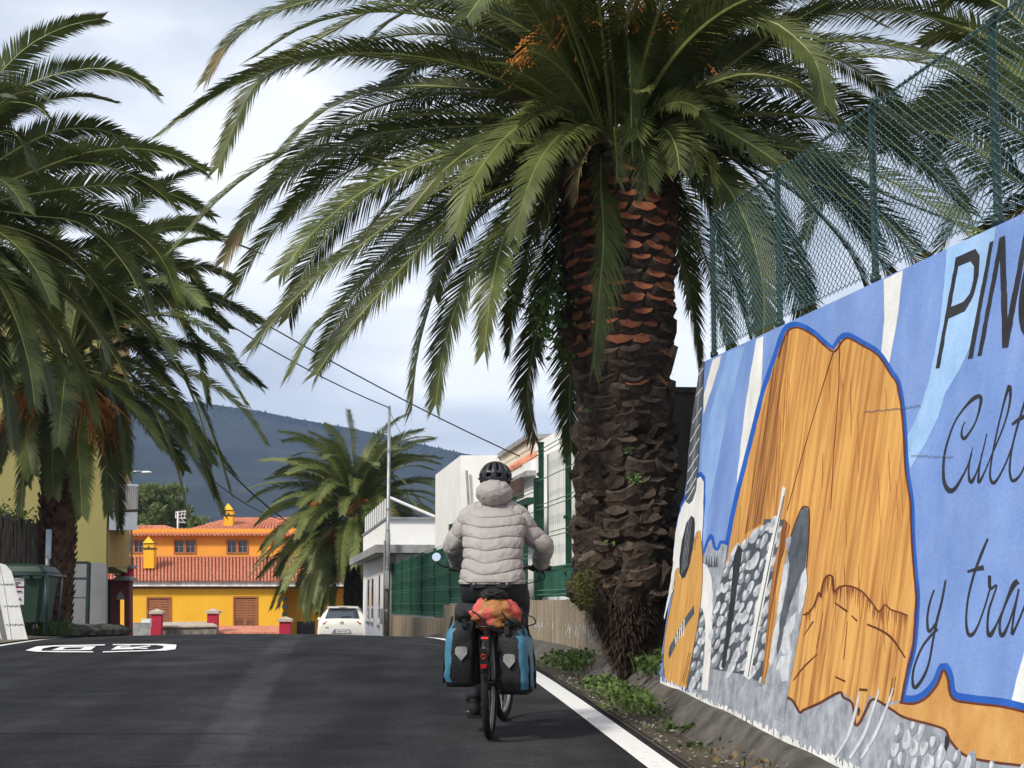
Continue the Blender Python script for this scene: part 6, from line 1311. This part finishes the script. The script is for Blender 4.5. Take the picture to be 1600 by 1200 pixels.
# ------------------------------------------------------------------ luggage
M_bagb = mat('blue_pannier_fabric', (.035, .15, .24), .5, c2=(.055, .20, .30), scale=7, spec=.4, bump=.25, bscale=18)
def pannier(side, dz, label, yaw):
    e_ = empty('pannier'); e_.matrix_world = BM @ Matrix.Translation((-.02, .075 * side, .31 + dz)) @ Matrix.Rotation(yaw, 4, 'Z'); tag(e_, label, 'pannier', 'rear panniers of the bicycle')
    hgt = .42; rg = []; n = 28; r = random.Random(3 + side)
    for i in range(15):
        t = i / 14; th = .205 * (1 - .10 * t) * (1 - .42 * max(0, t - .78) / .22); fa_ = .17 + .03 * math.sin(t * 3) - .03 * max(0, t - .8) / .2
        if t < .08: th *= .92; fa_ *= .93
        row = []
        for j in range(n):
            a = j / n * 6.283; ca, sa = math.cos(a), math.sin(a); ex = .42
            X = math.copysign(abs(ca) ** ex, ca) * fa_; Y = (math.copysign(abs(sa) ** ex, sa) * .5 + .5) * th
            wob = .010 * noise.noise(Vector((X * 9, Y * 9 + side, t * 7))) + .006 * noise.noise(Vector((X * 25, Y * 25, t * 18)))
            row.append(Vector((X + wob, (Y + wob) * side, t * hgt + (.012 * noise.noise(Vector((a, t, side))) if t > .8 else 0))))
        rg.append(row)
    x = MB(); x.rings(rg)
    # rear wall black, outer wall and shoulder blue
    ob = x.build('bag_body', [M_blk, M_bagb], e_, True); me = ob.data
    for p in me.polygons:
        c_ = p.center; oy = c_.y * side
        if oy > .138 - .10 * max(0, c_.z - .33) and c_.z > .015: p.material_index = 1
    sh = [(0, .052), (.034, .05), (.046, .035), (.046, .0), (0, -.05), (-.046, .0), (-.046, .035), (-.034, .05)]
    x = MB(); yc = .088 * side; x.poly([Vector((-.206, yc + a_ * .80, .205 + b_ * .85)) for a_, b_ in sh], (-.006, 0, 0)); x.build('reflector_patch', M_silver, e_)
    tb([(-.12, .200 * side, .02), (-.12, .197 * side, .2), (-.10, .15 * side, .42)], .007, 'side_strap', M_blk, e_, 6); tb([(.05, .206 * side, .02), (.05, .200 * side, .2), (.04, .155 * side, .42)], .007, 'side_strap', M_blk, e_, 6)
    x = MB(); rl = []
    for i in range(9):
        t = i / 8; rl.append([Vector((-.17 + .34 * t, (.085 + math.cos(a) * .045) * side, hgt + .01 + math.sin(a) * .03 + .008 * math.sin(t * 9))) for a in [j / 10 * 6.283 for j in range(10)]])
    x.rings(rl); x.build('roll_closure', M_blk, e_, True)
    x = MB(); x.box((-.195, .07 * side, hgt - .03), (.02, .03, .05)); x.build('buckle', M_blk, e_)
pannier(1, .025, 'black and blue left rear pannier with silver shield patch', .05); pannier(-1, -.02, 'black and blue right rear pannier with silver shield patch', -.10)
def crumple(name, c, r, mats, par, amp=.16, sc=5., seed=0, pick=None, nu=40, nv=26):
    x = MB(); x.ball(c, r, nu, nv, lambda d: 1 + amp * noise.noise(Vector((d.x * sc * .5 + seed, d.y * sc * .5, d.z * sc * .5))) + amp * .8 * (abs(noise.noise(Vector((d.x * sc + seed, d.y * sc, d.z * sc)))) - .25))
    ob = x.build(name, mats, par, True)
    if pick:
        for p in ob.data.polygons: p.material_index = pick(p.center)
    return ob
M_orange = mat('orange_ripstop', (.30, .125, .04), .55, c2=(.44, .21, .075), scale=9, bump=.6, bscale=30); M_coral = mat('coral_red_ripstop', (.40, .06, .045), .55, c2=(.56, .12, .09), scale=8, bump=.6, bscale=30)
st2 = empty('stuff_sack'); st2.matrix_world = BM @ Matrix.Translation((-.06, -.035, .765)); tag(st2, 'crumpled orange and red rain-cover bundle strapped on the rear rack', 'bundle')
crumple('bundle_body', (0, 0, 0), (.17, .165, .105), [M_orange, M_coral], st2, .22, 5.5, 2.0, lambda c: 1 if (noise.noise(Vector((c.x * 7, c.y * 9 + 1.2, c.z * 9 + 2.0))) > .10 or (c.y > .07 and c.z > .0)) else 0)
for q in ([(-.17, .06, -.04), (-.165, .0, -.085), (-.13, -.10, -.085)], [(-.14, .12, .03), (-.175, .07, .0), (-.17, .03, -.06)], [(-.165, -.06, .03), (-.18, -.09, -.01), (-.14, -.13, -.04)]): tb([tuple(p) for p in smooth_path(q, 4)], .006, 'drawcord', M_blk, st2, 5)
bk = empty('black_pouch'); bk.matrix_world = BM @ Matrix.Translation((-.03, -.03, .885)); tag(bk, 'crumpled black pouch on top of the orange bundle', 'pouch')
crumple('pouch_body', (0, 0, 0), (.10, .08, .042), [M_blk], bk, .3, 7, 5.0)
tb([(-.09, .06, -.02), (-.1, .0, .01), (-.09, -.06, -.02)], .006, 'strap', M_blk, bk, 5)
sd_ = empty('luggage_roll'); sd_.matrix_world = BM @ Matrix.Translation((.02, .0, .735)); tag(sd_, 'black luggage roll lying across the rack beneath the orange bundle', 'bag')
x = MB(); x.tube([(0, -.215, 0), (0, -.20, 0), (0, .20, .02), (0, .215, .02)], [.05, .075, .085, .06], 14); x.build('roll_body', M_blk, sd_, True)
for s_ in (-1, 1): x = MB(); x.torus((0, .13 * s_, .005), (0, 1, 0), .082, .007, 20, 6); x.build('strap', M_trim, sd_)
tb([tuple(p) for p in smooth_path([(-.05, -.2, .03), (-.08, -.27, .02), (-.04, -.29, -.02), (0, -.24, -.04)], 5)], .004, 'cord_loop', M_blk, sd_, 5)

# ------------------------------------------------------------------ cyclist
M_skin = mat('skin', (.42, .24, .17), .55, var=.06); M_jack = mat('stone_grey_down_jacket', (.31, .29, .274), .6, c2=(.36, .338, .32), scale=6, spec=.3, bump=.2, bscale=45)
M_trou = mat('black_trousers', (.012, .013, .016), .75, c2=(.02, .021, .025), scale=6, bump=.3, bscale=40); M_helm = mat('matt_black_helmet', (.016, .017, .020), .45, spec=.5); M_hair = mat('dark_hair', (.02, .013, .01), .6)
per = empty('person'); per.matrix_world = BM; tag(per, 'cyclist in pale grey down jacket and black helmet riding away', 'person')
J = [(.24, 0, .98), (.28, 0, 1.12), (.35, 0, 1.30), (.41, 0, 1.43), (.445, 0, 1.52), (.475, 0, 1.60), (.49, 0, 1.69), (.56, 0, 1.615)]
E_ = [(0, 1), (1, 2), (2, 3), (3, 4), (4, 5), (5, 6), (5, 7)]; RD = [(.12, .10), (.11, .09), (.11, .09), (.06, .05), (.045, .045), (.085, .075), (.07, .065), (.045, .04)]
def chain(st, pts, rads):
    p = st
    for q, r_ in zip(pts, rads): J.append(q); RD.append((r_, r_)); E_.append((p, len(J) - 1)); p = len(J) - 1
    return p
SHL = [(.41, .165, 1.365), (.44, .275, 1.195), (.70, .275, 1.075), (.775, .27, 1.06)]; SHR = [(.41, -.165, 1.365), (.45, -.312, 1.195), (.70, -.29, 1.075), (.775, -.28, 1.06)]
hands = []
for A_ in (SHL, SHR): hands.append(chain(3, A_, [.042, .036, .030, .034]))
LL = [(.27, .10, .93), (.60, .125, .60), (.37, .125, .21), (.45, .13, .145), (.54, .13, .14)]; LR = [(.27, -.10, .93), (.66, -.125, .80), (.44, -.125, .53), (.52, -.13, .475), (.60, -.13, .47)]
for A_ in (LL, LR): chain(0, A_, [.085, .06, .042, .04, .035])
for h_, s_ in zip(hands, (1, -1)):
    hp_ = Vector(J[h_])
    for k in range(4):
        y_ = (.045 - .03 * k); chain(h_, [tuple(hp_ + Vector((.045, y_ * .8, .004))), tuple(hp_ + Vector((.075 - .004 * k, y_, -.02))), tuple(hp_ + Vector((.045, y_, -.045)))], [.011, .0095, .009])
    chain(h_, [tuple(hp_ + Vector((.02, -.05 * s_, -.005))), tuple(hp_ + Vector((.05, -.06 * s_, -.03)))], [.012, .010])
me = bpy.data.meshes.new('body'); me.from_pydata(J, E_, []); me.materials.append(M_skin); body = link(bpy.data.objects.new('body', me), per)
sk = body.modifiers.new('skin', 'SKIN'); sk.use_smooth_shade = True
for i, v in enumerate(me.skin_vertices[0].data): v.radius = RD[i]; v.use_root = (i == 0)
body.modifiers.new('sub', 'SUBSURF').render_levels = 2; body.modifiers['sub'].levels = 1
# jacket: quilted torso, sleeves and hood in one garment
def lerp_tab(tab, t):
    for a_, b_ in zip(tab, tab[1:]):
        if a_[0] <= t <= b_[0]:
            f = (t - a_[0]) / (b_[0] - a_[0]); f = f * f * (3 - 2 * f) if 0 else f; return [p + (q - p) * f for p, q in zip(a_, b_)]
    return list(tab[-1])
tors = [(0, .215, .955, .215, .150), (.10, .225, 1.0, .208, .150), (.3, .26, 1.10, .190, .140), (.5, .30, 1.20, .196, .142), (.68, .345, 1.30, .208, .140), (.80, .37, 1.365, .205, .128), (.88, .39, 1.405, .172, .108), (.94, .405, 1.432, .125, .09), (1.0, .42, 1.455, .085, .075)]
x = MB(); rg = []; n = 128; K_ = 260; NB = 7.4
def puff(ph):
    f = ph - math.floor(ph); d = min(f, 1 - f); return .55 * (1 - math.exp(-(d / .055) ** 1.2)) + .45 * math.sin(math.pi * f) ** .8
for i in range(K_ + 1):
    t = i / K_; _, cx, cz, hw, hd2 = lerp_tab(tors, t); row = []
    for j in range(n):
        a = j / n * 6.283; ca, sa = math.cos(a), math.sin(a); ex = .80
        X = math.copysign(abs(ca) ** ex, ca); Yy = math.copysign(abs(sa) ** ex, sa)
        arch = -.55 * (sa * sa) + .3 * noise.noise(Vector((sa * 1.4, t * 2.2, 3)))
        ph = NB * t + arch * (1 - t * .3) + .15
        wr = .004 * noise.noise(Vector((sa * 3.2, ca * 3.1, t * 9))) + .009 * max(0, .28 - abs(noise.noise(Vector((sa * 4.5 + 2 * t, ca * 3, t * 13 - 4 * abs(sa)))))) * -1 + .003 * noise.noise(Vector((sa * 16, ca * 12, ph * 1.5)))
        pf_ = .0125 * (puff(ph) - .8) * (1 - .4 * max(0, t - .85) / .15) + wr
        hem = -.010 if t < .012 else 0
        row.append(Vector((cx + X * (hd2 + pf_ + hem), Yy * (hw + pf_ + hem), cz - X * (hd2) * .30 * t * (1 - t) * 2)))
    rg.append(row)
x.rings(rg, cap=True)
x.tube([rg[0][j] for j in range(n)] + [rg[0][0]], .006, 5, cap=False)
def sleeve(A_, s_):
    pts = [Vector(p) for p in smooth_path([(.40, .04 * s_, 1.425), (.398, .10 * s_, 1.408), (.40, .165 * s_, 1.370), (.42, .228 * s_, 1.27)] + [(A_[1][0], A_[1][1], A_[1][2])] + [(.53, A_[1][1] * .99, 1.150), (.65, A_[2][1] * .98, 1.098), (.725, A_[2][1], 1.072)], 28)]
    k = len(pts); rr_ = []
    rings_ = []; prev = None
    for i, p in enumerate(pts):
        t = i / (k - 1); T = (pts[min(i + 1, k - 1)] - pts[max(0, i - 1)]).normalized(); a0_ = prev if prev is not None else Vector((0, 0, 1)); a0_ = (a0_ - T * a0_.dot(T)).normalized(); prev = a0_; b0_ = T.cross(a0_)
        base = (.071 * (1 - t) + .054 * t) * (1 + .05 * math.sin(t * math.pi)) * (.9 if t < .08 else 1) * (.86 if t > .96 else 1); row = []
        for j in range(48):
            g = j / 48 * 6.283; ph = 9.5 * t + .35 * math.sin(g) + .2 * noise.noise(Vector((g, t * 5, s_)))
            r_ = base + .010 * (puff(ph) - .8) + .005 * noise.noise(Vector((math.cos(g) * 3, math.sin(g) * 3, t * 16 + s_ * 7))); row.append(p + (a0_ * math.cos(g) + b0_ * math.sin(g)) * r_)
        rings_.append(row)
    x.rings(rings_)
sleeve(SHL, 1); sleeve(SHR, -1)
# hood lying round the back of the head
def hoodf(d): return 1 + .05 * noise.noise(Vector((d.x * 3, d.y * 4, d.z * 5))) - .03 * abs(math.sin(d.y * 7 + d.z * 2)) * (1 if d.x < .2 else 0) + .02 * noise.noise(Vector((d.x * 6, d.y * 9, d.z * 6))) - .05 * math.exp(-((abs(d.y) - .42) / .05) ** 2) - .03 * max(0, .2 - abs(noise.noise(Vector((d.x * 3, d.y * 7, d.z * 3)))))
jk = x.build('jacket', M_jack, per, True)
x = MB(); x.ball((.378, 0, 1.528), (.125, .122, .094), 56, 40, hoodf); x.build('hood', M_jack, jk, True)
# trousers
x = MB(); rg = []
for t, cx, cz, hw, hd2 in ((0, .235, 1.01, .185, .135), (.25, .235, .97, .198, .150), (.5, .235, .92, .200, .155), (.75, .25, .86, .185, .14), (1, .27, .81, .15, .11)):
    rg.append([Vector((cx + math.cos(a) * hd2, math.sin(a) * hw * (1 + .05 * (1 if math.cos(a) < 0 else 0)), cz + .008 * noise.noise(Vector((a * 2, t * 4, 0))))) for a in [j / 40 * 6.283 for j in range(40)]])
x.rings(rg)
for A_ in (LL, LR):
    pts = [Vector(p) for p in smooth_path([(.24, A_[0][1], .93), (.40, A_[0][1] * 1.1, (A_[0][2] + A_[1][2]) / 2 + .05), A_[1], ((A_[1][0] + A_[2][0]) / 2 + .02, A_[1][1], (A_[1][2] + A_[2][2]) / 2), (A_[2][0] + .0, A_[2][1], A_[2][2] - .01)], 6)]
    k = len(pts); rings_ = []; prev = None
    for i, p in enumerate(pts):
        t = i / (k - 1); T = (pts[min(i + 1, k - 1)] - pts[max(0, i - 1)]).normalized(); a0_ = prev or Vector((0, 1, 0)); a0_ = (a0_ - T * a0_.dot(T)).normalized(); prev = a0_; b0_ = T.cross(a0_); r_ = .115 * (1 - t) + .060 * t
        rings_.append([p + (a0_ * math.cos(g) + b0_ * math.sin(g)) * (r_ + .008 * noise.noise(Vector((g * 1.5, t * 9, A_[0][1] * 9)))) for g in [j / 22 * 6.283 for j in range(22)]])
    x.rings(rings_)
tr_ = x.build('trousers', M_trou, per, True)
for s_ in (-1, 1):
    x = MB(); x.add([(.078 - .004, .03 * s_, .965), (.082, .13 * s_, .965), (.080, .13 * s_, .935), (.074, .08 * s_, .928), (.074, .03 * s_, .935)], [(0, 1, 2, 3, 4)]); so2 = x.build('pocket_flap', M_trou, tr_); x = MB(); x.tube([(.072, .105 * s_, .955), (.066, .105 * s_, .955)], .008, 10); x.build('pocket_button', M_alu, tr_)
for A_, nm in ((LL, 'shoe'), (LR, 'shoe')):
    c = Vector(A_[3]); x = MB(); rg = []
    for dx, w_, h_, zz in ((-.115, .022, .03, .005), (-.10, .036, .05, .01), (-.04, .038, .055, .012), (.05, .046, .04, 0), (.12, .044, .028, -.01), (.155, .022, .016, -.015)): rg.append([c + Vector((dx, math.cos(g) * w_, zz - .0 + math.sin(g) * h_)) for g in [j / 16 * 6.283 for j in range(16)]])
    x.rings(rg); x.ball(c + Vector((-.07, 0, .055)), (.045, .042, .055), 14, 8); sh_ = x.build(nm, M_blk, per, True); x = MB(); x.box(c + Vector((.02, 0, -.045)), (.27, .085, .022)); x.build('sole', M_tyre, sh_)
for h_, s_ in zip(hands, (1, -1)):
    c = Vector(J[h_]); x = MB(); x.ball(c + Vector((-.005, 0, 0)), (.055, .048, .028), 14, 10); x.tube([c + Vector((-.075, 0, .008)), c + Vector((-.03, 0, .005))], [.040, .038], 14)
    for k in range(4):
        y_ = .036 - .024 * k; L_ = (.9, 1, .97, .8)[k if s_ < 0 else 3 - k]; q = [c + Vector((.03, y_, .012)), c + Vector((.062 * L_, y_, .012)), c + Vector((.078 * L_, y_, -.018)), c + Vector((.05, y_, -.042))]; x.tube(q, [.013, .012, .0115, .010], 8)
    x.tube([c + Vector((.0, -.045 * s_, 0)), c + Vector((.03, -.058 * s_, -.012)), c + Vector((.055, -.05 * s_, -.035))], [.015, .013, .011], 8)
    x.build('glove', M_blk, per, True)
# head: hair and helmet with open vents
HC = Vector((.475, 0, 1.612)); x = MB(); x.ball(HC + Vector((-.012, 0, -.01)), (.098, .080, .105), 20, 14); x.build('hair', M_hair, per, True)
x = MB(); x.ball(HC + Vector((.088, 0, -.03)), (.022, .014, .022), 8, 6); x.build('nose', M_skin, per, True)
for s_ in (-1, 1):
    x = MB(); x.ball(HC + Vector((.0, .082 * s_, -.035)), (.022, .010, .032), 10, 8); x.build('ear', M_skin, per, True); x = MB(); x.ball(HC + Vector((.082, .032 * s_, -.0)), (.010, .014, .009), 8, 6); x.build('eye', M_whitep, per, True)
x = MB(); x.box(HC + Vector((.078, 0, -.075)), (.012, .045, .010)); x.build('mouth', M_coral, per)
NU, NV = 72, 30; vs2 = []; fs2 = []; ra = Vector((.132, .106, .105)); hc2 = HC + Vector((-.005, 0, .022)); tilt = Matrix.Rotation(.12, 3, 'Y')
for i in range(NV + 1):
    el = -.42 + (1.57 + .40) * i / NV
    for j in range(NU):
        a = j / NU * 6.283; d = Vector((math.cos(el) * math.cos(a), math.cos(el) * math.sin(a), math.sin(el))); ex_ = 1 + .03 * math.cos(a * 12) * (1 if el > .1 else 0)
        vs2.append(hc2 + tilt @ Vector((d.x * ra.x * ex_, d.y * ra.y * ex_, d.z * ra.z + (.03 if i == 0 and abs(a - 3.14) > .9 else 0))))
for i in range(NV):
    el = -.42 + 1.97 * (i + .5) / NV
    for j in range(NU):
        a = (j + .5) / NU; k = (a * 12) % 1; hole = (.30 < el < 1.18 and .28 < k < .74 - .12 * el) or (-.16 < el < .12 and .22 < ((a * 9 + .5) % 1) < .72 and abs(a - .5) < .38)
        if not hole: fs2.append((i * NU + j, i * NU + (j + 1) % NU, (i + 1) * NU + (j + 1) % NU, (i + 1) * NU + j))
x = MB(); x.add(vs2, fs2); hm = x.build('helmet', M_helm, per, True); sm_ = hm.modifiers.new('thick', 'SOLIDIFY'); sm_.thickness = .018; sm_.offset = -1
x = MB(); x.ball(hc2, (.112, .088, .086), 20, 12); x.build('helmet_lining', M_blk, hm, True)
for s_ in (-1, 1): tb([hc2 + Vector((-.05, .085 * s_, -.03)), hc2 + Vector((.0, .088 * s_, -.09)), hc2 + Vector((.03, .05 * s_, -.135))], .006, 'helmet_strap', M_blk, hm, 5)

# ------------------------------------------------------------------ white car beyond the crest
M_cpaint = mat('white_car_paint', (.78, .77, .72), .25, spec=.6, var=.02); M_cglass = mat('car_glass', (.045, .06, .075), .06, spec=.9, var=.1); M_tail = mat('tail_light_red', (.30, .008, .012), .2, spec=.7, var=.2); M_plate = mat('plate_white', (.75, .75, .75), .5, var=.02); M_plb = mat('plate_blue', (.02, .06, .35), .5); M_bl2 = mat('black_trim', (.012, .012, .012), .5)
cg = P(534, 995, 61); s_c, l_c = sl_of(cg); cg.z = zr(s_c, l_c); yawc = math.atan2(1, (690 - 800) / F)   # heading
car = empty('parked_car', cg, yawc); tag(car, 'white hatchback seen from behind just beyond the crest', 'car')
stn = [(0.0, .46, .74, .80, .76, .74, .66), (.03, .34, .84, .90, .83, .81, .70), (.10, .26, .94, .985, .85, .83, .70), (.20, .22, .97, 1.06, .855, .835, .665), (.36, .2, .98, 1.26, .86, .83, .60), (.52, .2, .98, 1.405, .86, .825, .555), (.75, .2, .975, 1.44, .865, .825, .55), (1.5, .2, .965, 1.46, .865, .825, .56), (2.2, .2, .95, 1.40, .865, .825, .55), (2.7, .2, .93, 1.15, .865, .82, .60), (3.0, .2, .92, .98, .86, .82, .68), (3.6, .22, .84, .88, .84, .78, .66), (3.95, .26, .70, .76, .78, .70, .6), (4.05, .4, .6, .64, .66, .62, .5)]
x = MB(); rg = []
for X, zb_, zl, zt5, wb2, wl, wt in stn:
    hf = [(0, zb_), (wb2 * .9, zb_), (wb2, zb_ + .10), (wb2 * 1.01, (zb_ + zl) / 2), (wl * 1.0, zl - .05), (wl * .975, zl), (wl * .55 + wt * .45, zl + (zt5 - zl) * .5), (wt, zt5 - .05 * (zt5 - zl) / .4), (wt * .85, zt5 - .005), (wt * .45, zt5 + .012), (0, zt5 + .015)]
    rg.append([Vector((X, -y_, z_)) for y_, z_ in hf] + [Vector((X, y_, z_)) for y_, z_ in reversed(hf[1:-1])])
x.rings(rg); x.build('body', M_cpaint, car, True)
def cq(pts, nm, mt_, off_=(-.012, 0, 0), par=car): x = MB(); x.poly([Vector(p) for p in pts], off_); return x.build(nm, mt_, par)
cq([(.150, -.60, 1.045), (.150, .60, 1.045), (.43, .50, 1.365), (.43, -.50, 1.365)], 'rear_window', M_cglass, (.02, 0, -.015))
cq([(.165, .05, 1.07), (.175, -.3, 1.10), (.165, -.33, 1.12), (.14, .02, 1.09)], 'wiper', M_bl2, (-.02, 0, 0.01))
x = MB(); x.hexa([(.34, -.54, 1.40), (.34, .54, 1.40), (.62, .54, 1.43), (.62, -.54, 1.43)], (0, 0, .035)); x.build('roof_spoiler', M_cpaint, car); x = MB(); x.box((.333, 0, 1.418), (.01, .26, .022)); x.build('brake_lamp', M_tail, car)
for s_ in (-1, 1):
    pts = [(.045, .47 * s_, .80), (.045, .50 * s_, .93), (.10, .70 * s_, .955), (.20, .845 * s_, .93), (.16, .85 * s_, .82), (.06, .72 * s_, .755), (.04, .52 * s_, .765)]
    x = MB(); c_ = Vector((.0, .66 * s_, .85)); x.add([Vector(p) for p in pts] + [c_] + [Vector(p) + Vector((.1, 0, 0)) for p in pts], [(i, (i + 1) % 7, 7) for i in range(7)] + [(i, (i + 1) % 7, (i + 1) % 7 + 8, i + 8) for i in range(7)]); x.build('tail_light', M_tail, car)
    cq([(.62, .815 * s_, 1.0), (1.7, .815 * s_, 1.0), (1.65, .62 * s_, 1.36), (.8, .62 * s_, 1.36)], 'side_window', M_cglass, (0, .012 * s_, .006))
    x = MB(); x.ball((2.3, .93 * s_, 1.0), (.06, .09, .07), 10, 8); x.build('wing_mirror', M_cpaint, car)
    for X in (.72, 3.25):
        w = empty('wheel'); w.parent = car; w.location = (X, .76 * s_, .31); x = MB(); x.torus((0, 0, 0), (0, 1, 0), .22, .09, 24, 8); x.build('tyre', M_tyre, w, True); x = MB(); x.tube([(0, -.06, 0), (0, .06, 0)], .17, 18); x.build('rim', M_alu, w)
cq([(-.012, -.36, .53), (-.012, .36, .53), (.0, .27, .675), (.0, -.27, .675)], 'plate_recess', M_greyconc, (-.006, 0, 0)); cq([(-.022, -.26, .545), (-.022, .26, .545), (-.014, .26, .655), (-.014, -.26, .655)], 'licence_plate', M_plate, (-.006, 0, 0)); cq([(-.031, .215, .548), (-.031, .258, .548), (-.023, .258, .652), (-.023, .215, .652)], 'plate_band', M_plb, (-.002, 0, 0))
text_obj('1636 KRY', .105, (-.030, -.02, .60), (math.pi / 2 - .07, 0, -math.pi / 2), M_bl2, car, 'plate_lettering')
x = MB(); x.torus((.010, 0, .875), (1, 0, 0), .062, .008, 24, 6); x.tube([(.012, .045, .905), (.008, .012, .83), (.008, 0, .87), (.008, -.012, .83), (.012, -.045, .905)], .007, 5); x.tube([(.01, .024, .93), (.008, 0, .885), (.01, -.024, .93)], .007, 5); x.build('emblem', M_trim, car, True)
cq([(.02, .47, .72), (.02, .57, .72), (.02, .57, .745), (.02, .47, .745)], 'badge', M_greyconc, (-.04, 0, 0)); cq([(-.02, -.5, .30), (-.02, .3, .30), (-.02, .2, .37), (-.02, -.45, .37)], 'diffuser', M_bl2, (.1, 0, 0)); cq([(-.012, -.74, .50), (-.012, .74, .50), (-.012, .74, .507), (-.012, -.74, .507)], 'bumper_seam', M_greyconc, (.02, 0, 0))
